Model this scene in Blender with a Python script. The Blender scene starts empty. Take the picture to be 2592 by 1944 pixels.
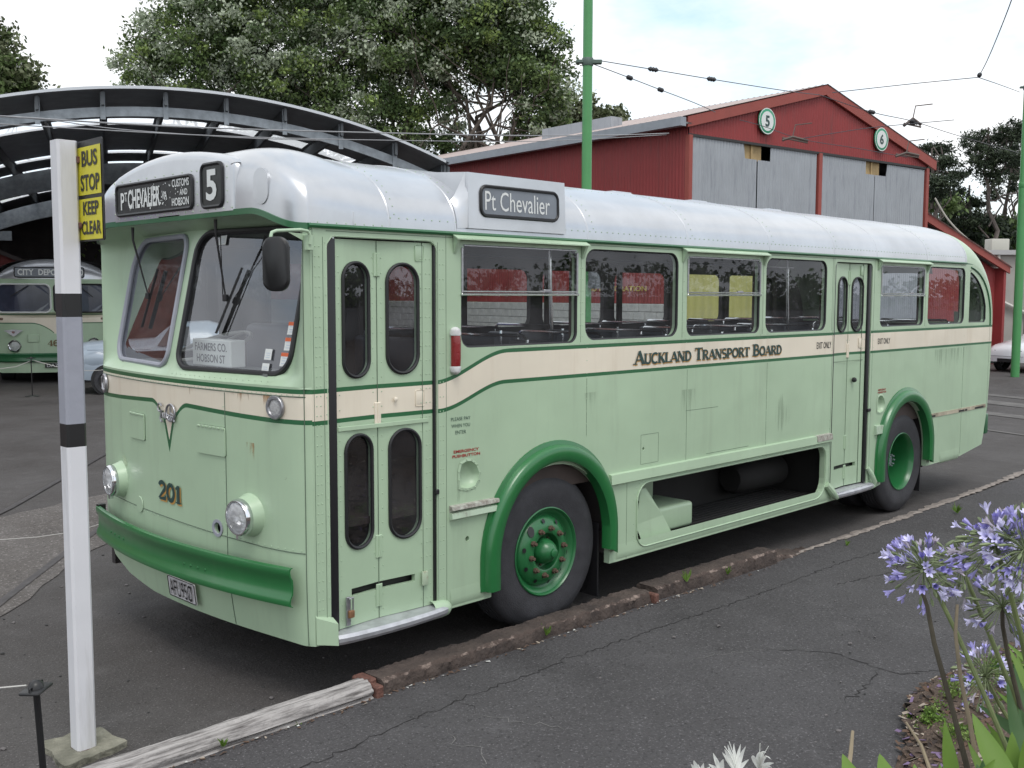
import bpy, bmesh, math, random
import numpy as np
from math import sin, cos, pi, radians, sqrt
from mathutils import Vector, Matrix
from mathutils.geometry import delaunay_2d_cdt

SC = bpy.context.scene
COL = SC.collection
random.seed(7)
# ------------------------------------------------------------------ camera
CAMP = Vector((-3.08146, -4.53198, 2.20283))
CR = Vector((0.70520094, -0.7090028, 0.00257911))
CU = Vector((0.05891235, 0.06222072, 0.9963222))
CF = Vector((0.7065557, 0.70245541, -0.08564713))
cd = bpy.data.cameras.new('camera')
cd.sensor_width = 36; cd.lens = 36.515; cd.clip_start = 0.05; cd.clip_end = 3000
co = bpy.data.objects.new('camera', cd); COL.objects.link(co)
M = Matrix((( CR.x, CU.x, -CF.x, CAMP.x), (CR.y, CU.y, -CF.y, CAMP.y), (CR.z, CU.z, -CF.z, CAMP.z), (0, 0, 0, 1)))
co.matrix_world = M
SC.camera = co
# ------------------------------------------------------------------ world / sun / exposure
W = bpy.data.worlds.new('World'); SC.world = W; W.use_nodes = True
wn = W.node_tree.nodes; wl = W.node_tree.links; wn.clear()
wo = wn.new('ShaderNodeOutputWorld'); bg1 = wn.new('ShaderNodeBackground'); bg2 = wn.new('ShaderNodeBackground'); mx = wn.new('ShaderNodeMixShader')
sky = wn.new('ShaderNodeTexSky'); sky.sky_type = 'NISHITA'; sky.sun_disc = False
sky.sun_elevation = radians(58); sky.sun_rotation = radians(200); sky.dust_density = 2.0
bg1.inputs[1].default_value = 0.15
bg2.inputs[0].default_value = (0.97, 0.985, 1.0, 1); bg2.inputs[1].default_value = 1.12
tc = wn.new('ShaderNodeTexCoord'); mp = wn.new('ShaderNodeMapping'); mp.inputs['Scale'].default_value = (1.0, 1.0, 2.4)
mp.inputs['Location'].default_value = (0.45, 0.2, 0.1)
nz = wn.new('ShaderNodeTexNoise'); nz.inputs['Scale'].default_value = 2.3; nz.inputs['Detail'].default_value = 7; nz.inputs['Roughness'].default_value = 0.55
cr = wn.new('ShaderNodeValToRGB'); cr.color_ramp.elements[0].position = 0.36; cr.color_ramp.elements[1].position = 0.52
wl.new(tc.outputs['Generated'], mp.inputs[0]); wl.new(mp.outputs[0], nz.inputs['Vector']); wl.new(nz.outputs[0], cr.inputs[0])
wl.new(sky.outputs[0], bg1.inputs[0])
hz = wn.new('ShaderNodeAddShader'); bg3 = wn.new('ShaderNodeBackground'); bg3.inputs[0].default_value = (0.55, 0.75, 0.8, 1); bg3.inputs[1].default_value = 0.45
wl.new(bg1.outputs[0], hz.inputs[0]); wl.new(bg3.outputs[0], hz.inputs[1])
wl.new(cr.outputs[0], mx.inputs[0]); wl.new(hz.outputs[0], mx.inputs[1]); wl.new(bg2.outputs[0], mx.inputs[2]); wl.new(mx.outputs[0], wo.inputs[0])
sl = bpy.data.lights.new('sun', 'SUN'); sl.energy = 1.3; sl.angle = radians(25); sl.color = (1, 0.97, 0.92)
so = bpy.data.objects.new('sun', sl); COL.objects.link(so)
so.rotation_euler = Vector((-0.25, -0.45, 1.0)).to_track_quat('Z', 'Y').to_euler()
SC.view_settings.view_transform = 'Standard'; SC.view_settings.look = 'None'; SC.view_settings.gamma = 1
SC.view_settings.exposure = 0.2; SC.view_settings.use_curve_mapping = False
SC.render.engine = 'CYCLES'
SC.cycles.max_bounces = 8; SC.cycles.transparent_max_bounces = 24

# ------------------------------------------------------------------ materials
MATS = {}
def mat(name, col, rough=0.5, metal=0.0, var=0.0, vs=3.0, bump=0.0, bs=60.0, coat=0.0, col2=None, streak=False, detail=5, spec=None):
    if name in MATS: return MATS[name]
    m = bpy.data.materials.new(name); m.use_nodes = True
    n = m.node_tree.nodes; l = m.node_tree.links; b = n['Principled BSDF']
    b.inputs['Roughness'].default_value = rough; b.inputs['Metallic'].default_value = metal
    if coat: b.inputs['Coat Weight'].default_value = coat; b.inputs['Coat Roughness'].default_value = 0.08
    if spec is not None: b.inputs['Specular IOR Level'].default_value = spec
    c = (*col, 1)
    b.inputs['Base Color'].default_value = c
    tcn = n.new('ShaderNodeTexCoord')
    if var or col2:
        t = n.new('ShaderNodeTexNoise'); t.inputs['Scale'].default_value = vs; t.inputs['Detail'].default_value = detail; t.inputs['Roughness'].default_value = 0.62
        mpn = n.new('ShaderNodeMapping')
        if streak: mpn.inputs['Scale'].default_value = (3.0, 3.0, 0.35)
        l.new(tcn.outputs['Object'], mpn.inputs[0]); l.new(mpn.outputs[0], t.inputs['Vector'])
        r = n.new('ShaderNodeValToRGB'); r.color_ramp.elements[0].position = 0.33; r.color_ramp.elements[1].position = 0.67
        if col2: a, d = col2, col
        else:
            a = tuple(x*(1-var) for x in col); d = tuple(min(1, x*(1+var)) for x in col)
        r.color_ramp.elements[0].color = (*a, 1); r.color_ramp.elements[1].color = (*d, 1)
        l.new(t.outputs[0], r.inputs[0]); l.new(r.outputs[0], b.inputs['Base Color'])
    if bump:
        t2 = n.new('ShaderNodeTexNoise'); t2.inputs['Scale'].default_value = bs; t2.inputs['Detail'].default_value = 4
        l.new(tcn.outputs['Object'], t2.inputs['Vector'])
        bu = n.new('ShaderNodeBump'); bu.inputs['Strength'].default_value = bump; bu.inputs['Distance'].default_value = 0.02
        l.new(t2.outputs[0], bu.inputs['Height']); l.new(bu.outputs[0], b.inputs['Normal'])
    MATS[name] = m
    return m
def glassmat(name, tint, refl=1.0, rough=0.01, blur=None, haze=0.0):
    m = bpy.data.materials.new(name); m.use_nodes = True
    n = m.node_tree.nodes; l = m.node_tree.links; n.clear()
    o = n.new('ShaderNodeOutputMaterial'); tr = n.new('ShaderNodeBsdfTransparent'); g = n.new('ShaderNodeBsdfGlossy'); mi = n.new('ShaderNodeMixShader')
    ge = n.new('ShaderNodeNewGeometry'); dt = n.new('ShaderNodeVectorMath'); dt.operation = 'DOT_PRODUCT'; l.new(ge.outputs['Normal'], dt.inputs[0]); l.new(ge.outputs['Incoming'], dt.inputs[1])
    ab = n.new('ShaderNodeMath'); ab.operation = 'ABSOLUTE'; l.new(dt.outputs['Value'], ab.inputs[0]); om = n.new('ShaderNodeMath'); om.operation = 'SUBTRACT'; om.inputs[0].default_value = 1; l.new(ab.outputs[0], om.inputs[1])
    pw = n.new('ShaderNodeMath'); pw.operation = 'POWER'; pw.inputs[1].default_value = 5; l.new(om.outputs[0], pw.inputs[0])
    fr = n.new('ShaderNodeMapRange'); fr.inputs[3].default_value = 0.07; fr.inputs[4].default_value = 1.0; l.new(pw.outputs[0], fr.inputs[0])
    mu = n.new('ShaderNodeMath'); mu.operation = 'MULTIPLY'; mu.inputs[1].default_value = refl; mu.use_clamp = True
    tr.inputs[0].default_value = (*tint, 1); g.inputs['Roughness'].default_value = rough; g.inputs['Color'].default_value = (0.9, 0.93, 1, 1)
    l.new(fr.outputs[0], mu.inputs[0]); l.new(mu.outputs[0], mi.inputs[0])
    base = tr
    if haze:
        df = n.new('ShaderNodeBsdfDiffuse'); df.inputs[0].default_value = (0.5, 0.5, 0.52, 1); m2 = n.new('ShaderNodeMixShader')
        tcn = n.new('ShaderNodeTexCoord'); t = n.new('ShaderNodeTexNoise'); t.inputs['Scale'].default_value = 2.5; t.inputs['Detail'].default_value = 3
        mr = n.new('ShaderNodeMapRange'); mr.inputs[1].default_value = .35; mr.inputs[2].default_value = .7; mr.inputs[3].default_value = 0.0; mr.inputs[4].default_value = haze
        l.new(tcn.outputs['Object'], t.inputs['Vector']); l.new(t.outputs[0], mr.inputs[0]); l.new(mr.outputs[0], m2.inputs[0])
        l.new(tr.outputs[0], m2.inputs[1]); l.new(df.outputs[0], m2.inputs[2]); base = m2
    l.new(base.outputs[0], mi.inputs[1]); l.new(g.outputs[0], mi.inputs[2]); l.new(mi.outputs[0], o.inputs[0])
    return m

def weathered(name, col, rust=(0.23, 0.10, 0.04), amt=0.5, rough=0.38, grime=(0.25, 0.3, 0.22), ga=0.35, coat=0.15):
    """painted sheet metal: slight tone drift, vertical dirt streaks and rare rust or chipped specks"""
    m = bpy.data.materials.new(name); m.use_nodes = True
    n = m.node_tree.nodes; l = m.node_tree.links; b = n['Principled BSDF']
    b.inputs['Roughness'].default_value = rough; b.inputs['Coat Weight'].default_value = coat; b.inputs['Coat Roughness'].default_value = 0.2
    tcn = n.new('ShaderNodeTexCoord')
    def noise(scale, mapping, detail=5, rg=0.6):
        mpn = n.new('ShaderNodeMapping'); mpn.inputs['Scale'].default_value = mapping
        t = n.new('ShaderNodeTexNoise'); t.inputs['Scale'].default_value = scale; t.inputs['Detail'].default_value = detail; t.inputs['Roughness'].default_value = rg
        l.new(tcn.outputs['Object'], mpn.inputs[0]); l.new(mpn.outputs[0], t.inputs['Vector']); return t
    def mapr(src, a, bb, c, d):
        r = n.new('ShaderNodeMapRange'); r.inputs[1].default_value = a; r.inputs[2].default_value = bb; r.inputs[3].default_value = c; r.inputs[4].default_value = d
        l.new(src.outputs[0], r.inputs[0]); return r
    def mix(fac, a, c2):
        x = n.new('ShaderNodeMix'); x.data_type = 'RGBA'; l.new(fac.outputs[0], x.inputs[0])
        if isinstance(a, tuple): x.inputs[6].default_value = (*a, 1)
        else: l.new(a.outputs[2], x.inputs[6])
        x.inputs[7].default_value = (*c2, 1); return x
    f1 = mapr(noise(1.3, (1, 1, 1)), 0.3, 0.7, 0, 1)
    a = mix(f1, col, tuple(c*0.88 for c in col))
    f2 = mapr(noise(7, (1, 1, 0.10), 6, 0.7), 0.52, 0.85, 0, ga)
    a = mix(f2, a, grime)
    f3 = mapr(noise(9, (1, 1, 0.8), 8, 0.75), 0.735 - 0.03*amt, 0.76, 0, 1)
    a = mix(f3, a, rust)
    l.new(a.outputs[2], b.inputs['Base Color'])
    bu = n.new('ShaderNodeBump'); bu.inputs['Strength'].default_value = 0.4; bu.inputs['Distance'].default_value = 0.035
    l.new(noise(1.6, (1, 1, 1), 2).outputs[0], bu.inputs['Height']); l.new(bu.outputs[0], b.inputs['Normal'])
    MATS[name] = m; return m

MINT = weathered('mint_paint', (0.415, 0.55, 0.385), amt=0.6, ga=.4)
CREAM = weathered('cream_paint', (0.77, 0.70, 0.575), amt=1.6, grime=(0.42, 0.30, 0.18), ga=0.35)
DGREEN = weathered('green_paint', (0.018, 0.125, 0.045), amt=0.3, ga=0.15, coat=0.4)
ARCHG = weathered('arch_green_paint', (0.016, 0.150, 0.040), amt=0.1, ga=0.1, rough=0.3, coat=0.5)
SILVER = mat('silver_paint', (0.53, 0.545, 0.57), 0.30, 0.6, var=0.09, vs=2.2, bump=0.2, bs=2.5, coat=0.15, detail=8)
DARKIN = mat('dark_interior', (0.035, 0.03, 0.03), 0.8, var=0.2)
BLACKR = mat('black_rubber', (0.012, 0.012, 0.014), 0.45)
CHROME = mat('chrome', (0.72, 0.73, 0.75), 0.12, 1.0)
DULLMET = mat('dull_metal', (0.36, 0.36, 0.38), 0.35, 0.8, var=0.15, vs=40)
TYRE = mat('tyre_rubber', (0.033, 0.033, 0.038), 0.72, var=0.25, vs=9, bump=0.2, bs=120)
WHITE = mat('white_paint', (0.74, 0.75, 0.76), 0.5, var=0.05, vs=6, bump=0.1, bs=20)
BLACK = mat('black_paint', (0.012, 0.012, 0.013), 0.4, var=0.2)
GREYP = mat('grey_paint', (0.30, 0.31, 0.36), 0.5, var=0.05, vs=6, bump=0.1, bs=20)
GLASS = glassmat('window_glass', (0.88, 0.90, 0.91), 0.7, haze=0.07)
WGLASS = glassmat('windscreen_glass', (0.78, 0.80, 0.80), 1.7, haze=0.13)
DGLASS = glassmat('door_glass', (0.62, 0.62, 0.66), 1.1, haze=0.06)
INK = mat('dark_lettering', (0.02, 0.055, 0.05), 0.5)
GOLD = mat('gold_lettering', (0.55, 0.30, 0.08), 0.5)
LWHITE = mat('white_lettering', (0.68, 0.70, 0.69), 0.6)

# ------------------------------------------------------------------ object helpers
def tag(o, label=None, cat=None, group=None, kind=None):
    if label: o['label'] = label
    if cat: o['category'] = cat
    if group: o['group'] = group
    if kind: o['kind'] = kind
    return o
def empty(name, loc=(0, 0, 0), rz=0.0, label=None, cat=None, group=None):
    o = bpy.data.objects.new(name, None); COL.objects.link(o); o.location = loc; o.rotation_euler = (0, 0, rz); o.empty_display_size = 0.1
    return tag(o, label, cat, group)
def copy_tree(o, parent=None):
    c = o.copy(); COL.objects.link(c); c.parent = parent
    for ch in list(o.children): copy_tree(ch, c)
    return c
class MB:
    def __init__(s): s.v = []; s.f = []; s.m = []
    def add(s, vs, fs, m=0):
        b = len(s.v); s.v += [tuple(v) for v in vs]
        for f in fs: s.f.append(tuple(b+i for i in f)); s.m.append(m)
        return s
    def box(s, x0, x1, y0, y1, z0, z1, m=0, mtx=None):
        vs = [Vector((x, y, z)) for x in (x0, x1) for y in (y0, y1) for z in (z0, z1)]
        if mtx: vs = [mtx @ v for v in vs]
        return s.add(vs, [(0, 1, 3, 2), (4, 6, 7, 5), (0, 4, 5, 1), (2, 3, 7, 6), (0, 2, 6, 4), (1, 5, 7, 3)], m)
    def rbox(s, x0, x1, y0, y1, z0, z1, r=0.01, seg=2, m=0, mtx=None):
        bm = bmesh.new(); bmesh.ops.create_cube(bm, size=1)
        for v in bm.verts: v.co = Vector((x0+(v.co.x+.5)*(x1-x0), y0+(v.co.y+.5)*(y1-y0), z0+(v.co.z+.5)*(z1-z0)))
        bmesh.ops.bevel(bm, geom=list(bm.edges), offset=r, segments=seg, affect='EDGES', profile=0.5)
        return s.frombm(bm, m, mtx)
    def frombm(s, bm, m=0, mtx=None):
        bm.verts.index_update()
        s.add([(mtx @ v.co) if mtx else v.co.copy() for v in bm.verts], [[v.index for v in f.verts] for f in bm.faces], m); bm.free(); return s
    def tube(s, pts, r, seg=8, closed=False, m=0, caps=True, flat=None):
        pts = [Vector(p) for p in pts]; n = len(pts); rings = []
        up = Vector((0, 0, 1)); prev = None
        for i, p in enumerate(pts):
            a = pts[(i-1) % n] if (closed or i) else p; c = pts[(i+1) % n] if (closed or i < n-1) else p
            t = (c-a).normalized()
            if prev is None:
                u = up.cross(t)
                if u.length < 1e-3: u = Vector((1, 0, 0)).cross(t)
                u.normalize()
            else:
                u = prev - t*prev.dot(t); u.normalize()
            prev = u; w = t.cross(u); rr = r[i] if isinstance(r, (list, tuple)) else r
            fa, fb = flat or (1, 1)
            rings.append([p + (u*cos(2*pi*k/seg)*fa + w*sin(2*pi*k/seg)*fb)*rr for k in range(seg)])
        vs = [v for R in rings for v in R]; fs = []
        for i in range(n if closed else n-1):
            j = (i+1) % n
            for k in range(seg): k2 = (k+1) % seg; fs.append((i*seg+k, i*seg+k2, j*seg+k2, j*seg+k))
        if caps and not closed: fs.append(tuple(range(seg))[::-1]); fs.append(tuple((n-1)*seg+k for k in range(seg)))
        return s.add(vs, fs, m)
    def lathe(s, prof, o, axis, seg=32, m=0, ref=None, mf=None):
        """prof: list of (radius, height along axis)"""
        o = Vector(o); ax = Vector(axis).normalized()
        u = Vector(ref) if ref else (Vector((0, 0, 1)).cross(ax) if abs(ax.z) < .9 else Vector((1, 0, 0)).cross(ax))
        u.normalize(); w = ax.cross(u); vs = []; 
        for r, h in prof:
            for k in range(seg): vs.append(o + ax*h + (u*cos(2*pi*k/seg)+w*sin(2*pi*k/seg))*max(r, 1e-5))
        for i in range(len(prof)-1):
            fs = [(i*seg+k, i*seg+(k+1) % seg, (i+1)*seg+(k+1) % seg, (i+1)*seg+k) for k in range(seg)]
            if i == 0: b = len(s.v); s.add(vs, fs, m if mf is None else mf(i))
            else:
                for f in fs: s.f.append(tuple(b+q for q in f)); s.m.append(m if mf is None else mf(i))
        return s
    def disc(s, o, axis, r, seg=24, m=0, r2=None):
        o = Vector(o); ax = Vector(axis).normalized(); u = Vector((0, 0, 1)).cross(ax) if abs(ax.z) < .9 else Vector((1, 0, 0)).cross(ax); u.normalize(); w = ax.cross(u)
        return s.add([o+(u*cos(2*pi*k/seg)*r+w*sin(2*pi*k/seg)*(r2 or r)) for k in range(seg)], [tuple(range(seg))], m)
    def grid(s, fn, nu, nv, m=0, closeu=False):
        vs = [fn(i/nu, j/nv) for i in range(nu+(0 if closeu else 1)) for j in range(nv+1)]; fs = []; N = nu if closeu else nu+1
        for i in range(nu):
            for j in range(nv): a = i*(nv+1)+j; b2 = ((i+1) % N)*(nv+1)+j; fs.append((a, b2, b2+1, a+1))
        return s.add(vs, fs, m)
    def prism(s, poly, fn, d0, d1, m=0):
        """poly 2d -> fn(u,v,d) solid between depths d0 and d1"""
        n = len(poly); vs = [fn(u, v, d0) for u, v in poly]+[fn(u, v, d1) for u, v in poly]
        fs = [tuple(range(n)), tuple(range(2*n-1, n-1, -1))]+[(i, i+n, (i+1) % n+n, (i+1) % n) for i in range(n)]
        return s.add(vs, fs, m)
    def build(s, name, mats, parent=None, smooth=True, angle=35, loc=None):
        me = bpy.data.meshes.new(name); me.from_pydata(s.v, [], s.f)
        if not isinstance(mats, (list, tuple)): mats = [mats]
        for q in mats: me.materials.append(q)
        me.polygons.foreach_set('material_index', s.m)
        if smooth:
            me.shade_smooth()
            me.set_sharp_from_angle(angle=radians(angle))
        o = bpy.data.objects.new(name, me); COL.objects.link(o); o.parent = parent
        if loc: o.location = loc
        return o
def inpoly(P, poly):
    x, y = P[:, 0], P[:, 1]; ins = np.zeros(len(P), bool); n = len(poly)
    for i in range(n):
        x1, y1 = poly[i]; x2, y2 = poly[(i+1) % n]
        if y1 == y2: continue
        c = ((y1 > y) != (y2 > y)) & (x < (x2-x1)*(y-y1)/(y2-y1)+x1); ins ^= c
    return ins
def dens(loop, st, closed=True):
    out = []; n = len(loop)
    for i in range(n if closed else n-1):
        a = loop[i]; b = loop[(i+1) % n]; L = math.hypot(b[0]-a[0], b[1]-a[1]); k = max(1, int(math.ceil(L/st)))
        for j in range(k): out.append((a[0]+(b[0]-a[0])*j/k, a[1]+(b[1]-a[1])*j/k))
    if not closed: out.append(loop[-1])
    return out
def rrect(x0, z0, x1, z1, r, seg=5):
    if not isinstance(r, (list, tuple)): r = [r]*4
    out = []
    for cx, cz, a, q in ((x1, z1, 0, r[0]), (x0, z1, 90, r[1]), (x0, z0, 180, r[2]), (x1, z0, 270, r[3])):
        sx = -1 if cx == x1 else 1; sz = -1 if cz == z1 else 1
        if q <= 0: out.append((cx, cz)); continue
        for k in range(seg+1):
            t = radians(a+90*k/seg); out.append((cx+sx*q+q*cos(t), cz+sz*q+q*sin(t)))
    return out
def sheet(mb, outer, holes, mapf, splits=(), step=None, gstep=None, matf=None, thick=None, back=1, rim=0):
    pts = []; edges = []
    def loop(L, closed=True):
        if step: L = dens(L, step, closed)
        b = len(pts); pts.extend(L); n = len(L)
        for i in range(n if closed else n-1): edges.append((b+i, b+(i+1) % n))
    loop(outer)
    for h in holes: loop(h)
    for sp in splits: loop(list(sp), False)
    if gstep:
        xs = [p[0] for p in outer]; zs = [p[1] for p in outer]
        for x in np.arange(min(xs)+gstep[0]/2, max(xs), gstep[0]):
            for z in np.arange(min(zs)+gstep[1]/2, max(zs), gstep[1]): pts.append((float(x), float(z)))
    r = delaunay_2d_cdt([Vector(p) for p in pts], edges, [], 0, 1e-6)
    V = [(v.x, v.y) for v in r[0]]; F = [list(f) for f in r[2]]
    C = np.array([[sum(V[i][0] for i in f)/len(f), sum(V[i][1] for i in f)/len(f)] for f in F])
    keep = inpoly(C, outer)
    for h in holes: keep &= ~inpoly(C, h)
    F = [f for f, k in zip(F, keep) if k]; C = C[keep]
    used = sorted({i for f in F for i in f}); ix = {u: i for i, u in enumerate(used)}
    P = [Vector(mapf(*V[u])) for u in used]
    # face orientation: want consistent
    b = len(mb.v); mb.v += [tuple(q) for q in P]
    for f, c in zip(F, C):
        mb.f.append(tuple(b+ix[i] for i in f)); mb.m.append(matf(*c) if matf else 0)
    if thick is not None:
        th = thick if callable(thick) else (lambda x, z: thick)
        b2 = len(mb.v); mb.v += [tuple(P[ix[u]]+Vector(th(*V[u]))) for u in used]
        ec = {}
        for f in F:
            mb.f.append(tuple(b2+ix[i] for i in f[::-1])); mb.m.append(back)
            for i in range(len(f)): a, c2 = f[i], f[(i+1) % len(f)]; ec[(a, c2)] = 1
        be = [(a, c2) for (a, c2) in ec if (c2, a) not in ec]
        b3 = len(mb.v)
        for a, c2 in be:
            q = len(mb.v); mb.v += [mb.v[b+ix[a]], mb.v[b+ix[c2]], mb.v[b2+ix[c2]], mb.v[b2+ix[a]]]
            mb.f.append((q+1, q, q+3, q+2)); mb.m.append(rim)
    return mb
def sstep(t): t = max(0.0, min(1.0, t)); return t*t*(3-2*t)
def lerp(a, b, t): return a+(b-a)*t

# lettering -----------------------------------------------------------
def text(name, s, c, dx, dy, w, h, material, parent=None, bold=0.0, shear=0.0):
    """flat lettering centred at c, fitted to width w and height h"""
    cu = bpy.data.curves.new(name, 'FONT'); cu.body = s; cu.align_x = 'CENTER'; cu.offset = bold; cu.resolution_u = 3; cu.shear = shear
    to = bpy.data.objects.new(name, cu); COL.objects.link(to)
    dg = bpy.context.evaluated_depsgraph_get(); dg.update()
    me = bpy.data.meshes.new_from_object(to.evaluated_get(dg)); bpy.data.objects.remove(to)
    me.name = name
    co_ = np.array([v.co[:] for v in me.vertices]); lo = co_.min(0); hi = co_.max(0)
    dx = Vector(dx).normalized(); dy = Vector(dy).normalized(); c = Vector(c)
    for v in me.vertices:
        a = ((v.co.x-lo[0])/(hi[0]-lo[0])-.5)*w; bb = ((v.co.y-lo[1])/(hi[1]-lo[1])-.5)*h
        v.co = c+dx*a+dy*bb
    me.materials.clear(); me.materials.append(material)
    o = bpy.data.objects.new(name, me); COL.objects.link(o); o.parent = parent
    return o
def arc(cx, cy, rx, ry, a0, a1, n=8): return [(cx+rx*cos(radians(a0+(a1-a0)*i/n)), cy+ry*sin(radians(a0+(a1-a0)*i/n))) for i in range(n+1)]
T_, t_ = 0.24, 0.10
GL = {
 'A': (0.95, [([(0.08, 0), (0.46, 1)], t_), ([(0.46, 1), (0.86, 0)], T_), ([(0.22, .33), (0.7, .33)], t_)], [(0.08, 0), (0.86, 0)]),
 'U': (0.9, [([(0.2, 1), (0.2, .3)]+arc(.47, .3, .27, .26, 180, 360), .2)], [(0.2, 1), (0.74, 1)], [([(0.74, .3), (0.74, 1)], .12)]),
 'C': (0.85, [(arc(.5, .5, .38, .46, 50, 310, 14), .2)], []),
 'K': (0.9, [([(0.22, 0), (0.22, 1)], T_), ([(0.8, 1), (0.25, .42)], t_), ([(0.4, .6), (0.82, 0)], T_)], [(0.22, 0), (0.22, 1), (0.82, 0), (0.8, 1)]),
 'L': (0.75, [([(0.22, 0), (0.22, 1)], T_), ([(0.22, .05), (0.72, .05), (0.72, .25)], t_)], [(0.22, 1)]),
 'N': (0.95, [([(0.15, 0), (0.15, 1)], t_), ([(0.15, 1), (0.8, 0)], T_), ([(0.8, 0), (0.8, 1)], t_)], [(0.15, 0), (0.8, 1), (.12, 1)]),
 'D': (0.9, [([(0.22, 0), (0.22, 1)], T_), ([(0.2, .95)]+arc(.38, .5, .42, .45, 90, -90, 10)+[(0.2, .05)], .17)], [(0.18, 0), (0.18, 1)]),
 'T': (0.85, [([(0.43, 0), (0.43, 1)], T_), ([(0.05, .78), (0.05, .95), (0.82, .95), (0.82, .78)], t_)], [(0.43, 0)]),
 'R': (0.92, [([(0.22, 0), (0.22, 1)], T_), ([(0.2, .95)]+arc(.42, .72, .3, .23, 90, -90, 8)+[(0.2, .49)], .14), ([(0.45, .48), (0.82, 0)], .2)], [(0.2, 0), (0.18, 1), (.84, 0)]),
 'S': (0.75, [(arc(.4, .73, .26, .22, 40, 270, 9)+arc(.4, .27, .28, .24, 90, -140, 9), .17)], []),
 'P': (0.85, [([(0.22, 0), (0.22, 1)], T_), ([(0.2, .95)]+arc(.42, .7, .32, .25, 90, -90, 8)+[(0.2, .45)], .16)], [(0.22, 0), (0.18, 1)]),
 'O': (0.95, [(arc(.47, .5, .36, .44, 90, 450, 18), .2)], []),
 'B': (0.88, [([(0.22, 0), (0.22, 1)], T_), ([(0.2, .95)]+arc(.42, .74, .26, .21, 90, -90, 7)+[(0.2, .53)], .14), ([(0.2, .53)]+arc(.44, .29, .32, .24, 90, -90, 7)+[(0.2, .05)], .17)], [(0.16, 0), (0.16, 1)]),
 '2': (0.9, [(arc(.42, .72, .3, .24, 165, -35, 10)+[(.12, .1), (.75, .1)], .22), ([(.12, .07), (.78, .07), (.78, .28)], .14)], []),
 '0': (0.95, [(arc(.47, .5, .33, .42, 90, 450, 18), .24)], []),
 '1': (0.7, [([(0.38, 0), (0.38, .98)], .28), ([(0.12, .78), (0.38, .93)], .14)], [(0.38, .03)]),
 '4': (0.9, [([(0.6, 0), (0.6, 1)], .24), ([(0.6, .95), (0.1, .3), (0.85, .3)], .12)], [(0.6, 0)]),
 '6': (0.9, [(arc(.45, .3, .3, .26, 90, 450, 14), .2), ([(.15, .3)]+arc(.5, .55, .37, .4, 170, 60, 6), .2)], [])}
def ribbon(mb, pts, w, fn, d, m=0):
    n = len(pts); L = []; R = []
    for i in range(n):
        a = pts[max(0, i-1)]; b = pts[min(n-1, i+1)]; tx, ty = b[0]-a[0], b[1]-a[1]; q = math.hypot(tx, ty) or 1
        nx, ny = -ty/q*w/2, tx/q*w/2; L.append((pts[i][0]+nx, pts[i][1]+ny)); R.append((pts[i][0]-nx, pts[i][1]-ny))
    vs = [fn(x, y, d) for x, y in L]+[fn(x, y, d) for x, y in R]
    mb.add(vs, [(i, i+1, n+i+1, n+i) for i in range(n-1)], m)
def serif_text(name, words, c, dx, dy, nrm, w, h, material, parent, big=1.0, shift=(0, 0), d0=0.0, bigfirst=True, serif=0.42):
    """painted roman capitals drawn stroke by stroke; first letter of each word larger"""
    x = 0; glyphs = []
    for wd in words.split(' '):
        for i, ch in enumerate(wd):
            sc = 1.0 if (i == 0 or not bigfirst) else 0.80
            glyphs.append((ch, x, sc)); x += GL[ch][0]*sc*0.93
        x += 0.38
    tot = x-0.38; mb = MB(); k = w/tot; dx = Vector(dx); dy = Vector(dy); nrm = Vector(nrm); c = Vector(c)-dx*w/2
    for ch, ox, sc in glyphs:
        g = GL[ch]; strokes = list(g[1])+(list(g[3]) if len(g) > 3 else []); dd = d0
        def fn(u, v, d): return c+dx*((ox+u*sc)*k+shift[0])+dy*(v*sc*h+shift[1])+nrm*d
        for pts, tw in strokes:
            dd += 0.00012; pp = [(a, b) for a, b in pts]
            ribbon(mb, pp, tw, fn, dd)
        for sx, sy in g[2]:
            dd += 0.00012; yy = sy+(0.035 if sy < .5 else -0.035)
            ribbon(mb, [(sx-serif/2, yy), (sx+serif/2, yy)], 0.07, fn, dd)
    return mb.build(name, material, parent, smooth=False)
# ================================================================== THE BUS (front at x=0, near side is the plane y=0, z up)
BUS = empty('vintage_bus', (4.6, 1.22, 0), 0, 'pale green single deck vintage bus numbered 201 with silver roof, parked at the timber kerb', 'bus')
BUSINV = Matrix.Translation((-4.6, -1.22, 0))
def bp(name, mb, mats, parent=None, **k):
    o = mb.build(name, mats, None, **k)
    return adopt(o, parent)
def adopt(o, parent=None):
    # geometry is written in bus space; shift into the parent's local frame
    o.data.transform(BUSINV); o.parent = parent or BUS
    return o
WID = 2.46
CY = WID/2
def up_line(x): return lerp(1.695, 1.860, sstep((x-0.84)/0.60))
def lo_line(x): return lerp(1.528, 1.669, sstep((x-0.87)/0.55))
LW = 0.012
def side_m(x, z):
    if z > 2.545: return 4
    u = up_line(x); l = lo_line(x)
    if abs(z-u) <= LW or abs(z-l) <= LW: return 2
    if l < z < u: return 3
    return 0
XR0, XR1, ZRB = 8.53, 9.33, 1.90
def rear_prof(t, zr):  # t 0..1 from roof height zr down to belt
    a = t*pi/2
    return XR0+(XR1-XR0)*sin(a)**0.95, ZRB+(zr-ZRB)*max(cos(a), 0)**0.85
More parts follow.
